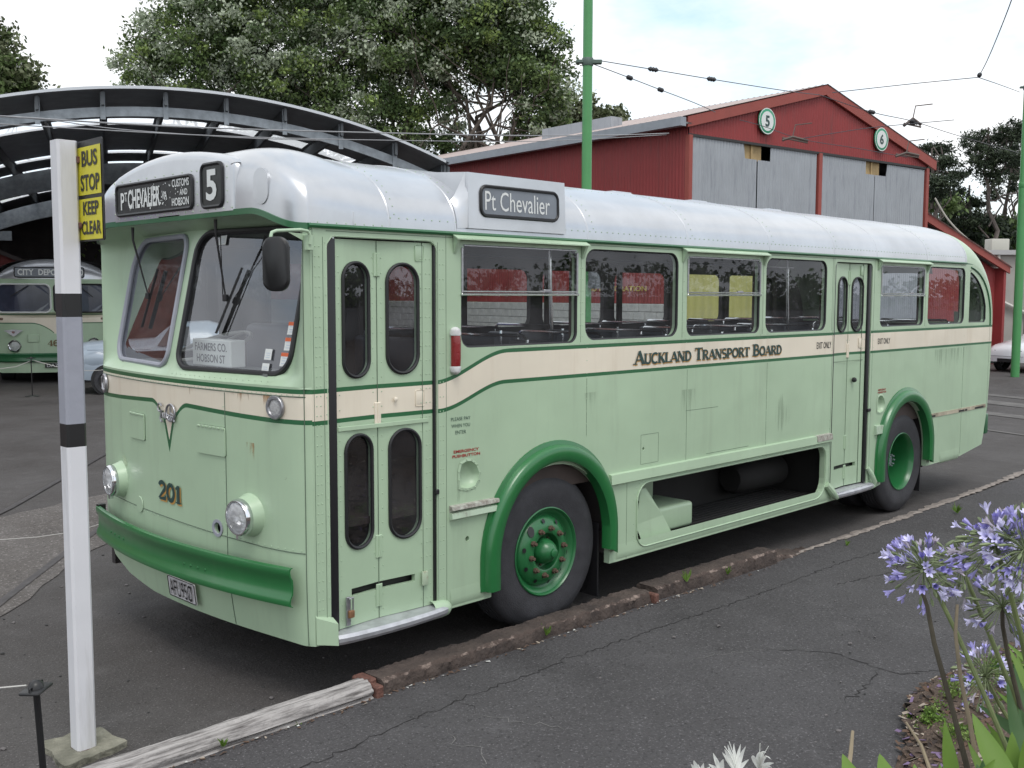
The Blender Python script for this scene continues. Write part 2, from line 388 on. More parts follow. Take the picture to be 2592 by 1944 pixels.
# side outline
outer = [(0.0, 0.335), (1.195, 0.335)]
outer += [(1.225, 0.335)]
fa = (1.872, 0.545, 0.575)  # front arch opening
outer = [(0.0, 0.335), (1.30, 0.335)]+arc(fa[0], fa[1], fa[2], 0.555, 180, 0, 22)+[(2.445, 0.335)]
outer += [(5.60, 0.335), (6.40, 0.335), (6.60, 0.36)]
ra = (7.125, 0.60, 0.525)
outer += [(ra[0]-ra[2], 0.45)]+arc(ra[0], ra[1], ra[2], 0.535, 180, 0, 22)+[(ra[0]+ra[2], 0.42)]
outer += [(8.53, 0.43), (9.155, 0.50), (9.20, 0.62), (9.28, 0.92), (9.32, 1.35), (9.334, 1.88)]
outer += [rear_prof(1-i/14, 2.56) for i in range(1, 15)]
outer += [(0.0, 2.56)]
holes = [rrect(0.105, 0.372, 0.86, 2.505, [0.06, 0.06, 0, 0]), rrect(5.575, 0.41, 6.30, 2.505, [0.05, 0.05, 0, 0])]
WINS = [(1.05, 1.888, 2.085, 2.498, .07), (2.165, 1.90, 3.205, 2.508, .09), (3.315, 1.898, 4.325, 2.492, .07), (4.415, 1.895, 5.425, 2.508, .09), (6.475, 1.903, 7.45, 2.493, .07), (7.555, 1.903, 8.50, 2.504, .08)]
for w in WINS: holes.append(rrect(*w))
quarter = [(8.64, 1.91), (9.09, 1.905), (9.125, 1.94)]+[(x-0.175, z-0.055) for x, z in [rear_prof(1-i/10, 2.56) for i in range(2, 9)]]+[(8.66, 2.485), (8.635, 2.45), (8.635, 1.93)]
holes.append(quarter)
locker = rrect(2.755, 0.40, 5.475, 0.852, [0.10, 0.12, 0.10, 0.16])
holes.append(locker)
holes.append(arc(1.098, 0.735, .016, .018, 0, 330, 8)); holes.append(arc(2.814, 1.105, .012, .013, 0, 330, 8))
recessL = [(1.04, 1.06), (1.10, 1.045), (1.155, 1.055), (1.185, 1.09), (1.19, 1.13), (1.17, 1.175), (1.13, 1.205), (1.09, 1.21), (1.05, 1.195), (1.035, 1.15)]
holes.append(recessL); holes.append([(x*1.0+5.44, z+0.03) for x, z in recessL])
xs = [-0.02+0.035*i for i in range(275)]
sp = []
for fnl in (up_line, lo_line):
    for s_ in (-LW, LW): sp.append([(x, fnl(x)+s_) for x in [-.05]+[0.8+0.03*i for i in range(24)]+[9.5]])
sp.append([(-.05, 2.545), (9.6, 2.545)])
mb = MB()
sheet(mb, outer, holes, lambda x, z: (x, 0, z), splits=sp, step=0.5, matf=side_m, thick=(0, 0.05, 0), back=1)
bp('side_panel', mb, [MINT, DARKIN, DGREEN, CREAM, DGREEN], smooth=False)['label'] = 'near side body panel with cream band and green lining'
# far side
outer_f = [(0, .335), (1.3, .335), (1.3, 1.1), (2.445, 1.1), (2.445, .335), (6.6, .36), (6.6, 1.13), (7.65, 1.13), (7.65, .42), (8.53, .43), (9.155, .5), (9.28, .92), (9.334, 1.88)]+[rear_prof(1-i/10, 2.56) for i in range(1, 11)]+[(0, 2.56)]
fw_ = [rrect(0.14, 1.80, 0.86, 2.46, .08)]+[rrect(x, 1.90, x+0.93, 2.44, .09) for x in (1.02, 2.12, 3.22, 4.32, 5.42, 6.50, 7.55)]
mb = MB(); sheet(mb, outer_f, fw_, lambda x, z: (x, WID, z), splits=sp, step=0.6, matf=side_m, thick=(0, -0.05, 0), back=1, rim=1)
bp('side_panel', mb, [MINT, DARKIN, DGREEN, CREAM, DGREEN], smooth=False)['label'] = 'far side body panel of the bus'
for L in fw_:
    mb = MB(); sheet(mb, [(a, b) for a, b in L], [], lambda x, z: (x, WID-.02, z)); bp('window_pane', mb, GLASS)

# ---- roof
RT, RN = 0.47, 2.4
def roof_z(y, zb=2.56):
    u = min(1.0, abs(y-CY)/CY); return zb+(2.56+RT-zb)*(1-u**RN)**(1/RN)
def roof_pt(x, t):  # t 0..1 across
    a = pi*t; u = -cos(a); y = CY+CY*(abs(u)**0.83)*(1 if u > 0 else -1)
    # super-ellipse in parametric form
    c = abs(cos(a))**(2/RN); s_ = abs(sin(a))**(2/RN)
    return Vector((x, CY+CY*c*(1 if u > 0 else -1), 2.56+RT*s_))
def nonuni(t): return t
mb = MB()
mb.grid(lambda u, v: roof_pt(lerp(0.50, XR0, u), v), 30, 40)
bp('roof', mb, [SILVER, DARKIN], angle=60)
# gutter with green line
mb = MB()
mb.tube([(-0.012, -0.006, 2.556)]+[(x, -0.008, 2.556) for x in np.linspace(0.03, 8.5, 30)], 0.013, 6)
mb.tube([(-0.0, WID+0.008, 2.556), (8.5, WID+.008, 2.556)], 0.013, 6)
bp('gutter', mb, DGREEN)
# front contour of dome and brow
def sgn(a): return 1 if a >= 0 else -1
def uof(y): return max(-1, min(1, (y-CY)/CY))
def face_x(y, z=1.5):
    u = abs(uof(y)); b = 0.052*(1-u**14)**.5+0.122*(1-u*u)
    if z < 0.75: b -= 0.045*((0.75-z)/.42)**1.6*(1-u**10)
    return -b
def edge_in(y, z): return (0.018 if .1 < y < WID-.1 else 0.006, 0.03 if y < .1 else (-.03 if y > WID-.1 else 0), 0)
def brow_x(y):
    u = abs(uof(y)); return -(0.05*(1-u**14)**.5+0.082*(1-u**6))
def brow_z(y):
    u = abs(uof(y)); return 2.648-0.09*sstep((u-.70)/.30)
cont = [(x, 0.0) for x in np.linspace(0.5, 0.0, 7)][:-1]
ys = [CY-CY*cos(pi*i/56) for i in range(57)]
ys = [CY+CY*sgn(q)*abs(q)**.8 for q in [(yy-CY)/CY for yy in ys]]
cont += [(brow_x(y), y) for y in ys]
cont += [(x, WID) for x in np.linspace(0.0, 0.5, 7)][1:]
NC = len(cont)-1
def dome(u, v):
    i = min(NC, int(round(u*NC))); cx, cy = cont[i]; zb = brow_z(cy) if cx <= 0.001 else 2.56
    nn_ = lerp(RN, 4.3, sstep((0.5-cx)/0.60)*(1-.25*abs(uof(cy))**6))
    a = v*pi/2; rho = abs(cos(a))**(2/nn_); s_ = abs(sin(a))**(2/nn_)
    if cx > 0.0: zb = 2.56
    rho *= 1-.12*abs(uof(cy))**8*min(1, max(0, (0.5-cx)/.52))**2*sstep(v*2.2)*(1-sstep(v*1.6-.6))
    return Vector((0.5+(cx-0.5)*rho, CY+(cy-CY)*rho, zb+(2.56+RT-zb)*s_))
mb = MB(); mb.grid(dome, NC, 34)
bp('front_dome', mb, SILVER, angle=70)['label'] = 'silver rounded dome over the windscreen'
# seam ring where dome meets roof, and roof joint
mb = MB()
for xx in (0.20, ):
    pass
for xx in (0.075, 0.52, 1.01, 2.187, 3.32, 4.46, 5.55, 6.38, 7.5, 8.5):
    if xx < 0.4: mb.tube([dome(1, v) + Vector((-.5+xx, 0, 0)) + Vector((0, .0, 0.0)) for v in []] or [Vector((0.28, -0.002, 2.57)), Vector((0.28, 0.004, 2.64))], 0.004, 4)
    else: mb.tube([roof_pt(xx, t)+Vector((0, 0, 0.0)) for t in np.linspace(0, 1, 50)], 0.0045, 4, flat=(1.6, .8))
bp('roof_seams', mb, SILVER)
# ---- destination box in the dome
bx0 = -0.140
def box_top(y): 
    t = (y-0.47)/1.53
    return 2.915+0.105*sin(pi*min(1, max(0, t)))**0.8 
prof = [(1.98, 2.652), (1.98, 2.90)]+[(y, box_top(y)) for y in np.linspace(1.93, 0.53, 15)]+[(0.48, 2.90), (0.48, 2.652)]
bm = bmesh.new()
fv = [bm.verts.new((bx0, y, z)) for y, z in prof]; bv = [bm.verts.new((0.45, CY+(y-CY)*0.96, z+(0.012 if z > 2.7 else 0))) for y, z in prof]
bm.faces.new(fv)
n = len(prof)
for i in range(n): bm.faces.new((fv[i], bv[i], bv[(i+1) % n], fv[(i+1) % n]))
bmesh.ops.recalc_face_normals(bm, faces=bm.faces)
bmesh.ops.bevel(bm, geom=[e for e in bm.edges if all(abs(v.co.x-bx0) < 1e-4 for v in e.verts) and max(v.co.z for v in e.verts) > 2.66]+[e for e in bm.edges if abs(e.verts[0].co.x-e.verts[1].co.x) > .3 and 2.66 < min(v.co.z for v in e.verts) < 2.95], offset=0.05, segments=4, affect='EDGES', profile=0.5)
mb = MB().frombm(bm)
dbox = bp('destination_box', mb, SILVER, angle=50)
def framed_glass(loop, fn, nrm, rub=0.012, gm=None, name='pane', frame_m=BLACKR, parent=None, off=0.004, fname='window', flat=(1, 1), goff=-0.004):
    """rubber surround following loop plus pane; fn maps 2d to 3d"""
    mbf = MB(); N = Vector(nrm)
    mbf.tube([Vector(fn(*q))+N*off for q in dens(loop, 0.12)], rub, 6, closed=True)
    o = bp(fname, mbf, frame_m, parent)
    mg = MB(); sheet(mg, loop, [], lambda a, b: Vector(fn(a, b))+N*goff)
    g = bp(name, mg, gm or GLASS, o, smooth=False)
    return o
BLIND = mat('blind_black', (0.028, 0.032, 0.03), 0.35, var=0.3, vs=30)
BLINDG = mat('blind_grey', (0.17, 0.19, 0.22), 0.3, var=0.12, vs=6)
Yn = (0, -1, 0); FX = (-1, 0, 0)
def ff(y, z): return (bx0-0.002, y, z)
f1 = framed_glass(rrect(0.935, 2.690, 1.905, 2.872, .035), ff, FX, .011, BLIND, 'blind', fname='destination_display', parent=dbox, off=0.002, goff=0.003)
f2 = framed_glass(rrect(0.605, 2.682, 0.835, 2.915, .04), ff, FX, .011, BLIND, 'blind', fname='route_number_display', parent=dbox, off=0.002, goff=0.003)
RY = (0, -1, 0)
def dtext(s, yc, zc, w, h, par, m=LWHITE, b=0.02): 
    o = text('lettering', s, (bx0-0.0085, yc, zc), RY, (0, 0, 1), w, h, m, None, b); adopt(o, dbox); return o
dtext('P', 1.815, 2.775, .050, .105, f1); dtext('T', 1.768, 2.800, .036, .055, f1); dtext('CHEVALIER', 1.53, 2.782, .42, .118, f1, b=.03)
dtext('VIA', 1.265, 2.780, .06, .045, f1); dtext('CUSTOMS', 1.07, 2.840, .20, .045, f1); dtext('AND', 1.035, 2.785, .09, .034, f1); dtext('HOBSON', 1.075, 2.733, .20, .045, f1)
dtext('5', 0.722, 2.80, .115, .17, f2, b=.03)
# worn patches of the blind, where the white has bled across
rb = random.Random(3); mb = MB()
for k in range(70):
    yy = rb.choice((rb.uniform(1.25, 1.75), rb.uniform(1.0, 1.3), 1.38+rb.gauss(0, .05))); zz = rb.choice((2.83, 2.76, 2.735, 2.79))+rb.uniform(-.025, .025); r = rb.uniform(.002, .007)
    mb.disc((bx0-0.0078, yy, zz), FX, r*rb.uniform(1, 2), 5, r2=r)
bp('blind_wear', mb, LWHITE, dbox, smooth=False)
# oval access cover and small trims on dome
mb = MB()
DG = [dome(i/NC, j/60) for i in range(NC+1) if cont[i][0] <= 0.0 and cont[i][1] < 1.0 for j in range(61)]
def dome_at(y, z):
    c = sorted(DG, key=lambda q: (q.y-y)**2+(q.z-z)**2)[:3]
    return Vector((sum(q.x for q in c)/3, y, z))
def dome_at_old(y, z):
    # horizontal ray onto dome surface
    lo, hi = -0.2, 0.5
    for _ in range(30):
        x = (lo+hi)/2
        # inside test
        best = False
        dxn = 0.5-x
        # rho for this (x,y): find contour scaling
        u = abs(y-CY)/CY
        rlo, rhi = max(u, 1e-3), 1.0
        for _ in range(20):
            rm = (rlo+rhi)/2; yy = CY+(y-CY)/rm; bxv = 0.5+(brow_x(min(WID, max(0, yy)))-0.5)*rm
            if bxv > x: rlo = rm
            else: rhi = rm
        zb = brow_z(CY+(y-CY)/rhi); zz = zb+(2.56+RT-zb)*max(0, 1-rhi**RN)**(1/RN)
        if zz < z: lo = x
        else: hi = x
    return Vector((hi, y, z))
ov = []
for k in range(20):
    a = 2*pi*k/20; y = 0.265+0.050*cos(a); z = 2.765+0.060*sin(a)+0.034*(1 if sin(a) > 1e-6 else -1); ov.append(Vector((dome_at(.265, 2.765).x-.012+(y-.265)*-.25, y, z)))
cen = sum(ov, Vector())/len(ov); 
mb.add(ov+[v+Vector((.03, .012, 0)) for v in ov]+[cen+Vector((-.004, 0, 0))], [((k+1) % 20, k, 20+k, 20+(k+1) % 20) for k in range(20)]+[(k, (k+1) % 20, 40) for k in range(20)])
bp('oval_cover', mb, SILVER)
# green line under brow
mb = MB()
bl = [(-0.004, -0.004, 2.556)]+[(brow_x(y)-0.003, y, brow_z(y)) for y in ys]+[(0.0, WID, 2.56)]
n = len(bl); vs = []
for i, q in enumerate(bl):
    q = Vector(q); vs += [q+Vector((-0.005, 0, -0.022)), q+Vector((-0.005, 0, 0.010)), q+Vector((0.012, 0, 0.012)), q+Vector((0.012, 0, -0.022))]
fs = [(4*i+k, 4*i+(k+1) % 4, 4*i+4+(k+1) % 4, 4*i+4+k) for i in range(n-1) for k in range(4)]
mb.add(vs, fs); bp('brow_lining', mb, DGREEN)

# ---- lower front panel
def front_lo(yd):  # lower edge line of the cream band with a V in the middle, yd = distance from centre
    if yd < 0.065: return lerp(1.262, 1.455, yd/0.065)
    if yd < 0.22: return lerp(1.455, 1.548, sin((yd-0.065)/0.155*pi/2))
    return lerp(1.548, 1.522, min(1, (yd-.22)/.7))
def front_m(y, z):
    if abs(z-1.695) <= LW: return 2
    yd = abs(y-CY); l = front_lo(yd); 
    lw = LW*2.1 if yd >= 0.1 else LW*2.1+0.05*(1-max(0, yd-.03)/.07)*1.0
    if z > 1.695: return 0
    if z < l: return 0
    if z < l+lw: return 2
    return 3
fo = [(0.0, 0.335), (1.6, .335), (2.0, .37), (2.26, .44), (2.36, .55), (2.385, .75), (2.42, 1.2), (WID, 1.6), (WID, 1.72), (0.0, 1.72)]
ydn = [i*0.013 for i in range(0, 20)]+[.3, .4, .55, .75, 1.0, 1.25]
def offl(yd): return front_lo(yd)+(LW*2.1 if yd >= 0.1 else LW*2.1+0.05*(1-max(0, yd-.03)/.07))
l1 = [(CY-q, front_lo(q)) for q in ydn[::-1]]+[(CY+q, front_lo(q)) for q in ydn[1:]]
l2 = [(CY-q, offl(q)) for q in ydn[::-1]]+[(CY+q, offl(q)) for q in ydn[1:]]
fh = [arc(0.72, 0.885, .030, .034, 0, 345, 12)]
mb = MB()
sheet(mb, dens(fo, .05), fh, lambda y, z: (face_x(y, z), y, z), splits=[dens(l1, .04, False), dens(l2, .04, False), dens([(-.1, 1.683), (2.6, 1.683)], .05, False), dens([(-.1, 1.707), (2.6, 1.707)], .05, False)], gstep=(.045, .05), matf=front_m, thick=edge_in, back=1)
bp('front_panel', mb, [MINT, DARKIN, DGREEN, CREAM], angle=50)
# ---- windscreen recess surface
def Xg(y, z): return -0.143+0.163*min(1, abs(y-1.245)/1.2)+(z-1.77)*0.217
def Fx(y, z):
    d = min(y, WID-y); w = sstep(d/0.21); xc = lerp(face_x(y, 1.5), brow_x(y), sstep((z-1.75)/.8))
    g = lerp(face_x(y, 1.5), Xg(y, z), sstep((z-1.715)/.055))
    return lerp(xc, g, w)
def upmap(y, z):
    zb = brow_z(y)-0.018; zt = zb-.055
    if z <= zt: return (Fx(y, z), y, z)
    k = min(1, (z-zt)/.1); a = k*pi/2
    return (lerp(Fx(y, zt), brow_x(y)+0.006, 1-cos(a)), y, zt+(zb-zt)*sin(a))
def top_of(y): return brow_z(y)-0.018+0.045
uo = dens([(0, 1.72), (WID, 1.72)], .04, False)+[(y, top_of(y)) for y in np.linspace(WID, 0, 60)]
gR = rrect(0.205, 1.772, 1.185, 2.565, [.13, .2, .12, .10], 7)
gL = rrect(1.312, 1.772, 2.26, 2.555, [.22, .10, .10, .13], 7)
mb = MB(); sheet(mb, uo, [dens(gR, .05), dens(gL, .05)], upmap, gstep=(.05, .04), matf=lambda y, z: 0)
bp('windscreen_surround', mb, [MINT, DARKIN], angle=50)
def glass_part(loop, fm, nm, label):
    mbf = MB(); mbf.tube([Vector(upmap(*q))+Vector((-.008, 0, 0)) for q in dens(loop, .06)], 0.0165, 8, closed=True)
    o = bp(nm, mbf, fm); o['label'] = label
    mg = MB(); sheet(mg, loop, [], lambda y, z: Vector(upmap(y, z))+Vector((.004, 0, 0)), step=.08)
    bp('pane', mg, WGLASS, o, smooth=False); return o
wsR = glass_part(gR, BLACKR, 'windscreen', 'right hand windscreen pane in thick black rubber')
wsL = glass_part(gL, GREYP, 'windscreen', 'left hand windscreen pane in a thin grey frame')
# papers and stickers on the right pane
for (y, z, w, h, c) in ((0.245, 2.02, .075, .07, 1), (0.25, 1.935, .075, .07, 1), (0.262, 1.852, .078, .075, 1), (0.40, 1.875, .07, .06, 0), (0.405, 1.80, .07, .055, 0), (0.965, 2.515, .08, .055, 2)):
    mb = MB(); P0 = Vector(upmap(y, z))+Vector((-.0015, 0, 0)); n_ = Vector((.217, 0, 1)).normalized()
    for a, b, m in (((-h/2), (h/2), 0),)+((((h/2)-.02, h/2, 1),) if c == 1 else ()):
        off = Vector((-.001*m, 0, 0)); mb.add([P0+Vector((0, w/2, 0))+n_*a+off, P0+Vector((0, -w/2, 0))+n_*a+off, P0+Vector((0, -w/2, 0))+n_*b+off, P0+Vector((0, w/2, 0))+n_*b+off], [(0, 1, 2, 3)], m)
    for k in range(3): mb.add([P0+Vector((-.0012, w*.3, 0))+n_*(-h*.3+k*h*.2), P0+Vector((-.0012, -w*.3, 0))+n_*(-h*.3+k*h*.2), P0+Vector((-.0012, -w*.3, 0))+n_*(-h*.27+k*h*.2), P0+Vector((-.0012, w*.3, 0))+n_*(-h*.27+k*h*.2)], [(0, 1, 2, 3)], 2)
    bp('paper_label', mb, [LWHITE, mat('orange_print', (.6, .12, .04), .6), mat('blue_print', (.35, .45, .6), .6)], wsR, smooth=False)
# wipers
for par, (ya, za), (yb, zb) in ((wsR, (0.80, 2.60), (0.80, 2.18)), (wsL, (1.83, 2.60), (1.78, 2.19))):
    mb = MB(); A = Vector((brow_x(ya)+.05, ya, za+.02)); Bp = Vector(upmap(yb, zb))+Vector((-.035, 0, 0))
    mb.tube([A, A+Vector((-.0, 0, -.08)), Bp], [.010, .007, .004], 6)
    mb.tube([A+Vector((0, -.05, -.08)), Bp+Vector((0, .03, 0))] if par is wsR else [A, A+Vector((0, 0, -.05))], .003, 5)
    t0 = Vector(upmap(yb-.08 if par is wsR else yb-.05, zb+.17))+Vector((-.022, 0, 0)); t1 = Vector(upmap(yb+.05, zb-.20))+Vector((-.022, 0, 0))
    mb.tube([t0, t1], .011, 6, flat=(1, .6)); mb.tube([t0+Vector((-.008, -.022, 0)), t1+Vector((-.008, -.022, 0))], .004, 5)
    mb.rbox(-.012, .012, -.02, .02, -.02, .02, .004, 1, mtx=Matrix.Translation(Bp))
    bp('wiper', mb, BLACKR, par)
# ---- front fittings
def fpt(y, z, off=0): 
    e = 1e-3; t = Vector((face_x(y+e, z)-face_x(y-e, z), 2*e, 0)).normalized(); nn = Vector((-t.y, t.x, 0)); 
    return Vector((face_x(y, z), y, z))+nn*off, nn, -t
HEADG = glassmat('lamp_glass', (.95, .95, .95), 1.2)
def headlamp(y, z, r=0.098):
    P, nn, t = fpt(y, z); ax = (nn*1.0+Vector((-.35, 0, -0.04))).normalized()
    mb = MB()
    O = P+ax*0.060
    mb.lathe([(r*1.42, -.105), (r*1.32, -.085), (r*1.22, -.060), (r*1.13, -.036), (r*1.05, -.012), (r*0.99, .0)], O, ax, 36)
    pod = bp('headlamp_pod', mb, MINT, angle=60)
    mb = MB(); mb.lathe([(r*1.0, -.012), (r*1.05, 0), (r*1.03, .022), (r*.97, .034), (r*.90, .034), (r*.885, .026)], O, ax, 40); 
    mb.box(-.012, .012, -.012, .012, -r*1.2, -r*1.0, mtx=Matrix.Translation(O+ax*.015))
    bp('rim', mb, CHROME, pod, angle=50)
    mb = MB(); mb.lathe([(r*.885, .024), (r*.75, -.02), (r*.45, -.055), (0, -.07)], O, ax, 36); bp('reflector', mb, CHROME, pod, angle=60)
    mb = MB(); mb.lathe([(r*.885, .026), (r*.7, .036), (r*.35, .043), (0, .045)], O, ax, 36)
    bp('lens', mb, FLUTE, pod, angle=60)
FLUTE = mat('fluted_glass', (.75, .76, .78), 0.12, 0.0, bump=.5, bs=30); 
FLUTE.node_tree.nodes['Principled BSDF'].inputs['Transmission Weight'].default_value = 0.55
headlamp(0.425, 1.0); headlamp(1.985, 1.0)
for y in (0.20, 2.275):
    P, nn, t = fpt(y, 1.607, .004); mb = MB()
    mb.lathe([(.063, 0), (.065, .012), (.060, .018), (.046, .018), (.042, .010)], P, nn, 32)
    for k in range(4): a = pi/4+k*pi/2; mb.lathe([(.004, .018), (.003, .021), (0, .021)], P+(t*cos(a)+Vector((0, 0, 1))*sin(a))*.053, nn, 8)
    fl = bp('fog_lamp', mb, DULLMET, angle=50)
    mb = MB(); mb.lathe([(.043, .008), (.02, .013), (0, .014)], P, nn, 20); bp('lens', mb, mat('clear_lens', (.42, .42, .42), .15, bump=.4, bs=60), fl)
# horn hole ring, round covers
P, nn, t = fpt(0.72, 0.885, .002); mb = MB(); mb.lathe([(.050, 0), (.050, .004), (.033, .004), (.030, -.004)], P, nn, 28); bp('horn_ring', mb, GREYP)
mb = MB(); mb.disc(P-nn*.03, nn, .045, 16); bp('horn_opening', mb, BLACK)
for y, z, r in ((1.665, .885, .052), (0.60, .655, .035)):
    P, nn, t = fpt(y, z, .002); mb = MB(); mb.lathe([(r, 0), (r*.96, .004), (0, .004)], P, nn, 24); bp('round_cover', mb, MINT, angle=30)
# square access hatches
for y0, y1, z0, z1 in ((0.625, 0.895, 1.300, 1.463), (1.555, 1.78, 1.300, 1.463)):
    mb = MB(); lp = rrect(y0, z0, y1, z1, .012, 3)
    sheet(mb, lp, [], lambda y, z: Vector((face_x(y, z)-.009, y, z)), step=.05, thick=(.008, 0, 0), back=0)
    h = bp('access_hatch', mb, MINT, angle=40)
    mb = MB(); mb.tube([Vector((face_x(y)-.001, y, z)) for y, z in dens(lp, .05)], .0022, 4, closed=True); bp('hatch_gap', mb, mat('dark_gap_line', (.08, .11, .08), .8), h)  # thin dark line drawn around the hatch edge
    mb = MB()
    for k in range(7): q = y0+.02+(y1-y0-.04)*k/6; mb.rbox(-.006, .002, -.014, .014, -.006, .006, .002, 1, mtx=Matrix.Translation((face_x(q)-.008, q, z1-.006)))
    bp('hinge', mb, MINT, h)
# badge
mb = MB(); cB = Vector((face_x(CY)-.014, 1.235, 1.492))
def by(a, b): return cB+Vector((0, -a, b))
mb.tube([by(.055+.052*cos(q), .012+.05*sin(q)) for q in np.linspace(0, 2*pi, 20)[:-1]], .007, 6, closed=True)
mb.tube([by(-.078+.024*cos(q), .035+.024*sin(q)) for q in np.linspace(0.4, 5.6, 12)], .006, 6)
mb.tube([by(-.055, .02), by(-.075, -.03), by(-.06, -.05), by(-.045, -.045)], .006, 6)
mb.tube([by(.055, .06), by(.055, -.035)], .005, 6); mb.tube([by(.055, .012), by(.10, .0)], .005, 6)
xq = [-.055+.013*i for i in range(13)]
mb.tube([by(x, -.012+(.016 if i % 2 else -.012)-i*.0012) for i, x in enumerate(xq)], .0055, 6)
mb.tube([by(-.03, .006), by(.02, -.002), by(.1, -.012)], .004, 6)
bp('maker_badge', mb, DULLMET)
# number 201
P, nn, t = fpt(1.24, 1.05, .0045)
s1 = serif_text('fleet_number', '201', (face_x(CY)-.004, 1.235, 0.965), (0, -1, 0), (0, 0, 1), (-1, 0, 0), .285, .112, GOLD, None, bigfirst=False, shift=(.009, -.010), serif=.5); adopt(s1)
s2 = serif_text('fleet_number', '201', (face_x(CY)-.006, 1.235, 0.965), (0, -1, 0), (0, 0, 1), (-1, 0, 0), .285, .112, INK, None, bigfirst=False, serif=.5, d0=.001); adopt(s2)
# number plate
PX = face_x(1.15, .5)-.03
mb = MB(); sheet(mb, rrect(0.955, 0.385, 1.285, 0.515, .012, 3), [], lambda y, z: (PX-.004+(.55-z)*.12, y, z), thick=(.006, 0, 0), back=0)
npl = bp('number_plate', mb, mat('plate_white', (.62, .60, .62), .4, var=.08, vs=20), smooth=False)
mb = MB(); mb.tube([Vector((PX-.005+(.55-z)*.12, y, z)) for y, z in rrect(.959, .389, 1.281, .511, .012, 3)], .003, 4, closed=True); bp('border', mb, BLACK, npl)
adopt(text('lettering', 'AFU95Ø', (PX-.0085+.08*.12, 1.12, .450), (0, -1, 0), (-.12, 0, 1), .275, .100, BLACK, None, .0), npl)
# bumper: pressed channel, bowed
def bump_x(y): u = (y-CY)/1.20; return -0.125-.150*(1-u*u)
prof_b = [(-.015, .0), (-.03, .006), (-.034, .02), (-.029, .045), (-.018, .065), (-.015, .105), (-.018, .145), (-.029, .165), (-.034, .19), (-.03, .206), (-.015, .212)]
nb = 40; vs = []; y0b, y1b = 0.035, 2.345
for i in range(nb+1):
    y = lerp(y0b, y1b, i/nb); 
    for (dx_, dz_) in prof_b: vs.append(Vector((bump_x(y)+dx_+.025, y, .565+dz_)))
    for (dx_, dz_) in prof_b[::-1]: vs.append(Vector((bump_x(y)+dx_+.034, y, .565+dz_*.98+.002)))
k = len(prof_b)*2; fs = [(i*k+j, (i+1)*k+j, (i+1)*k+(j+1) % k, i*k+(j+1) % k) for i in range(nb) for j in range(k)]
mb = MB(); mb.add(vs, fs+[tuple(range(k))[::-1], tuple(nb*k+j for j in range(k))])
for y in (.72, .79, .86, .93, 1.75, 1.83, 1.92, 2.0): 
    mb.lathe([(.010, 0), (.008, .008), (0, .010)], (bump_x(y)+.014, y, .66), (-1, 0, 0), 8)
bmp = bp('bumper', mb, ARCHG, angle=40)
mb = MB()
for y in (.55, 1.9): mb = MB(); mb.box(bump_x(y)+.03, face_x(y, .66)+.03, y-.03, y+.03, .60, .72); bp('bumper_bracket', mb, BLACK, bmp)
mb = MB(); mb.box(bump_x(2.33)+.0, bump_x(2.33)+.05, 2.31, 2.345, .72, .785); bp('end_cap', mb, BLACK, bmp)
# seams and rivets on front
SEAM = mat('seam_dirt', (.10, .14, .10), .8); SEAMC = mat('seam_dirt_light', (.24, .27, .22), .8)
mb = MB()
mb.tube([(face_x(y, .838+.0*y)-.0005, y, .838+.03*sin(max(0, y-.3))) for y in np.linspace(.03, 2.37, 60)], .0032, 4)
for y, z0, z1 in ((0.63, .34, 1.66), (.025, .34, 2.5)):
    mb.tube([(Fx(y, z)-.001 if z > 1.72 else face_x(y, z)-.0005, y, z) for z in np.linspace(z0, z1, 30)], .003, 4)
mb.tube([(face_x(y, 1.665)-.0005, y, 1.668) for y in np.linspace(.02, 2.42, 60)], .0035, 4)
bp('front_seams', mb, SEAM)
RIV = MB()
def rivet(P, nn, r=.0045): RIV.lathe([(r, 0), (r*.7, r*.6), (0, r*.75)], P, nn, 6)
rr = random.Random(5)
for y in np.arange(.05, 2.35, .052): P, nn, t = fpt(float(y), .852, 0); rivet(P, nn)
for y in np.arange(.05, 2.4, .038): P, nn, t = fpt(float(y), 1.677, 0); rivet(P, nn, .0035)
for z in np.arange(.38, 1.6, .06): P, nn, t = fpt(.645, float(z), 0); rivet(P, nn, .004)
for y in np.arange(.25, 1.2, .05): P, nn, t = fpt(float(y), 1.74, .012); rivet(P, nn, .004)
for y in np.arange(.52, 1.95, .085):
    rivet(Vector((bx0, float(y), 2.667)), Vector(FX), .005)
for y in np.arange(.95, 1.95, .11): rivet(Vector((bx0, float(y), 2.895)), Vector(FX), .005)
for z in (2.70, 2.76, 2.83, 2.89): rivet(Vector((bx0, .565, z)), Vector(FX), .005); rivet(Vector((bx0, .89, z)), Vector(FX), .005); rivet(Vector((bx0, 1.94, z)), Vector(FX), .005)
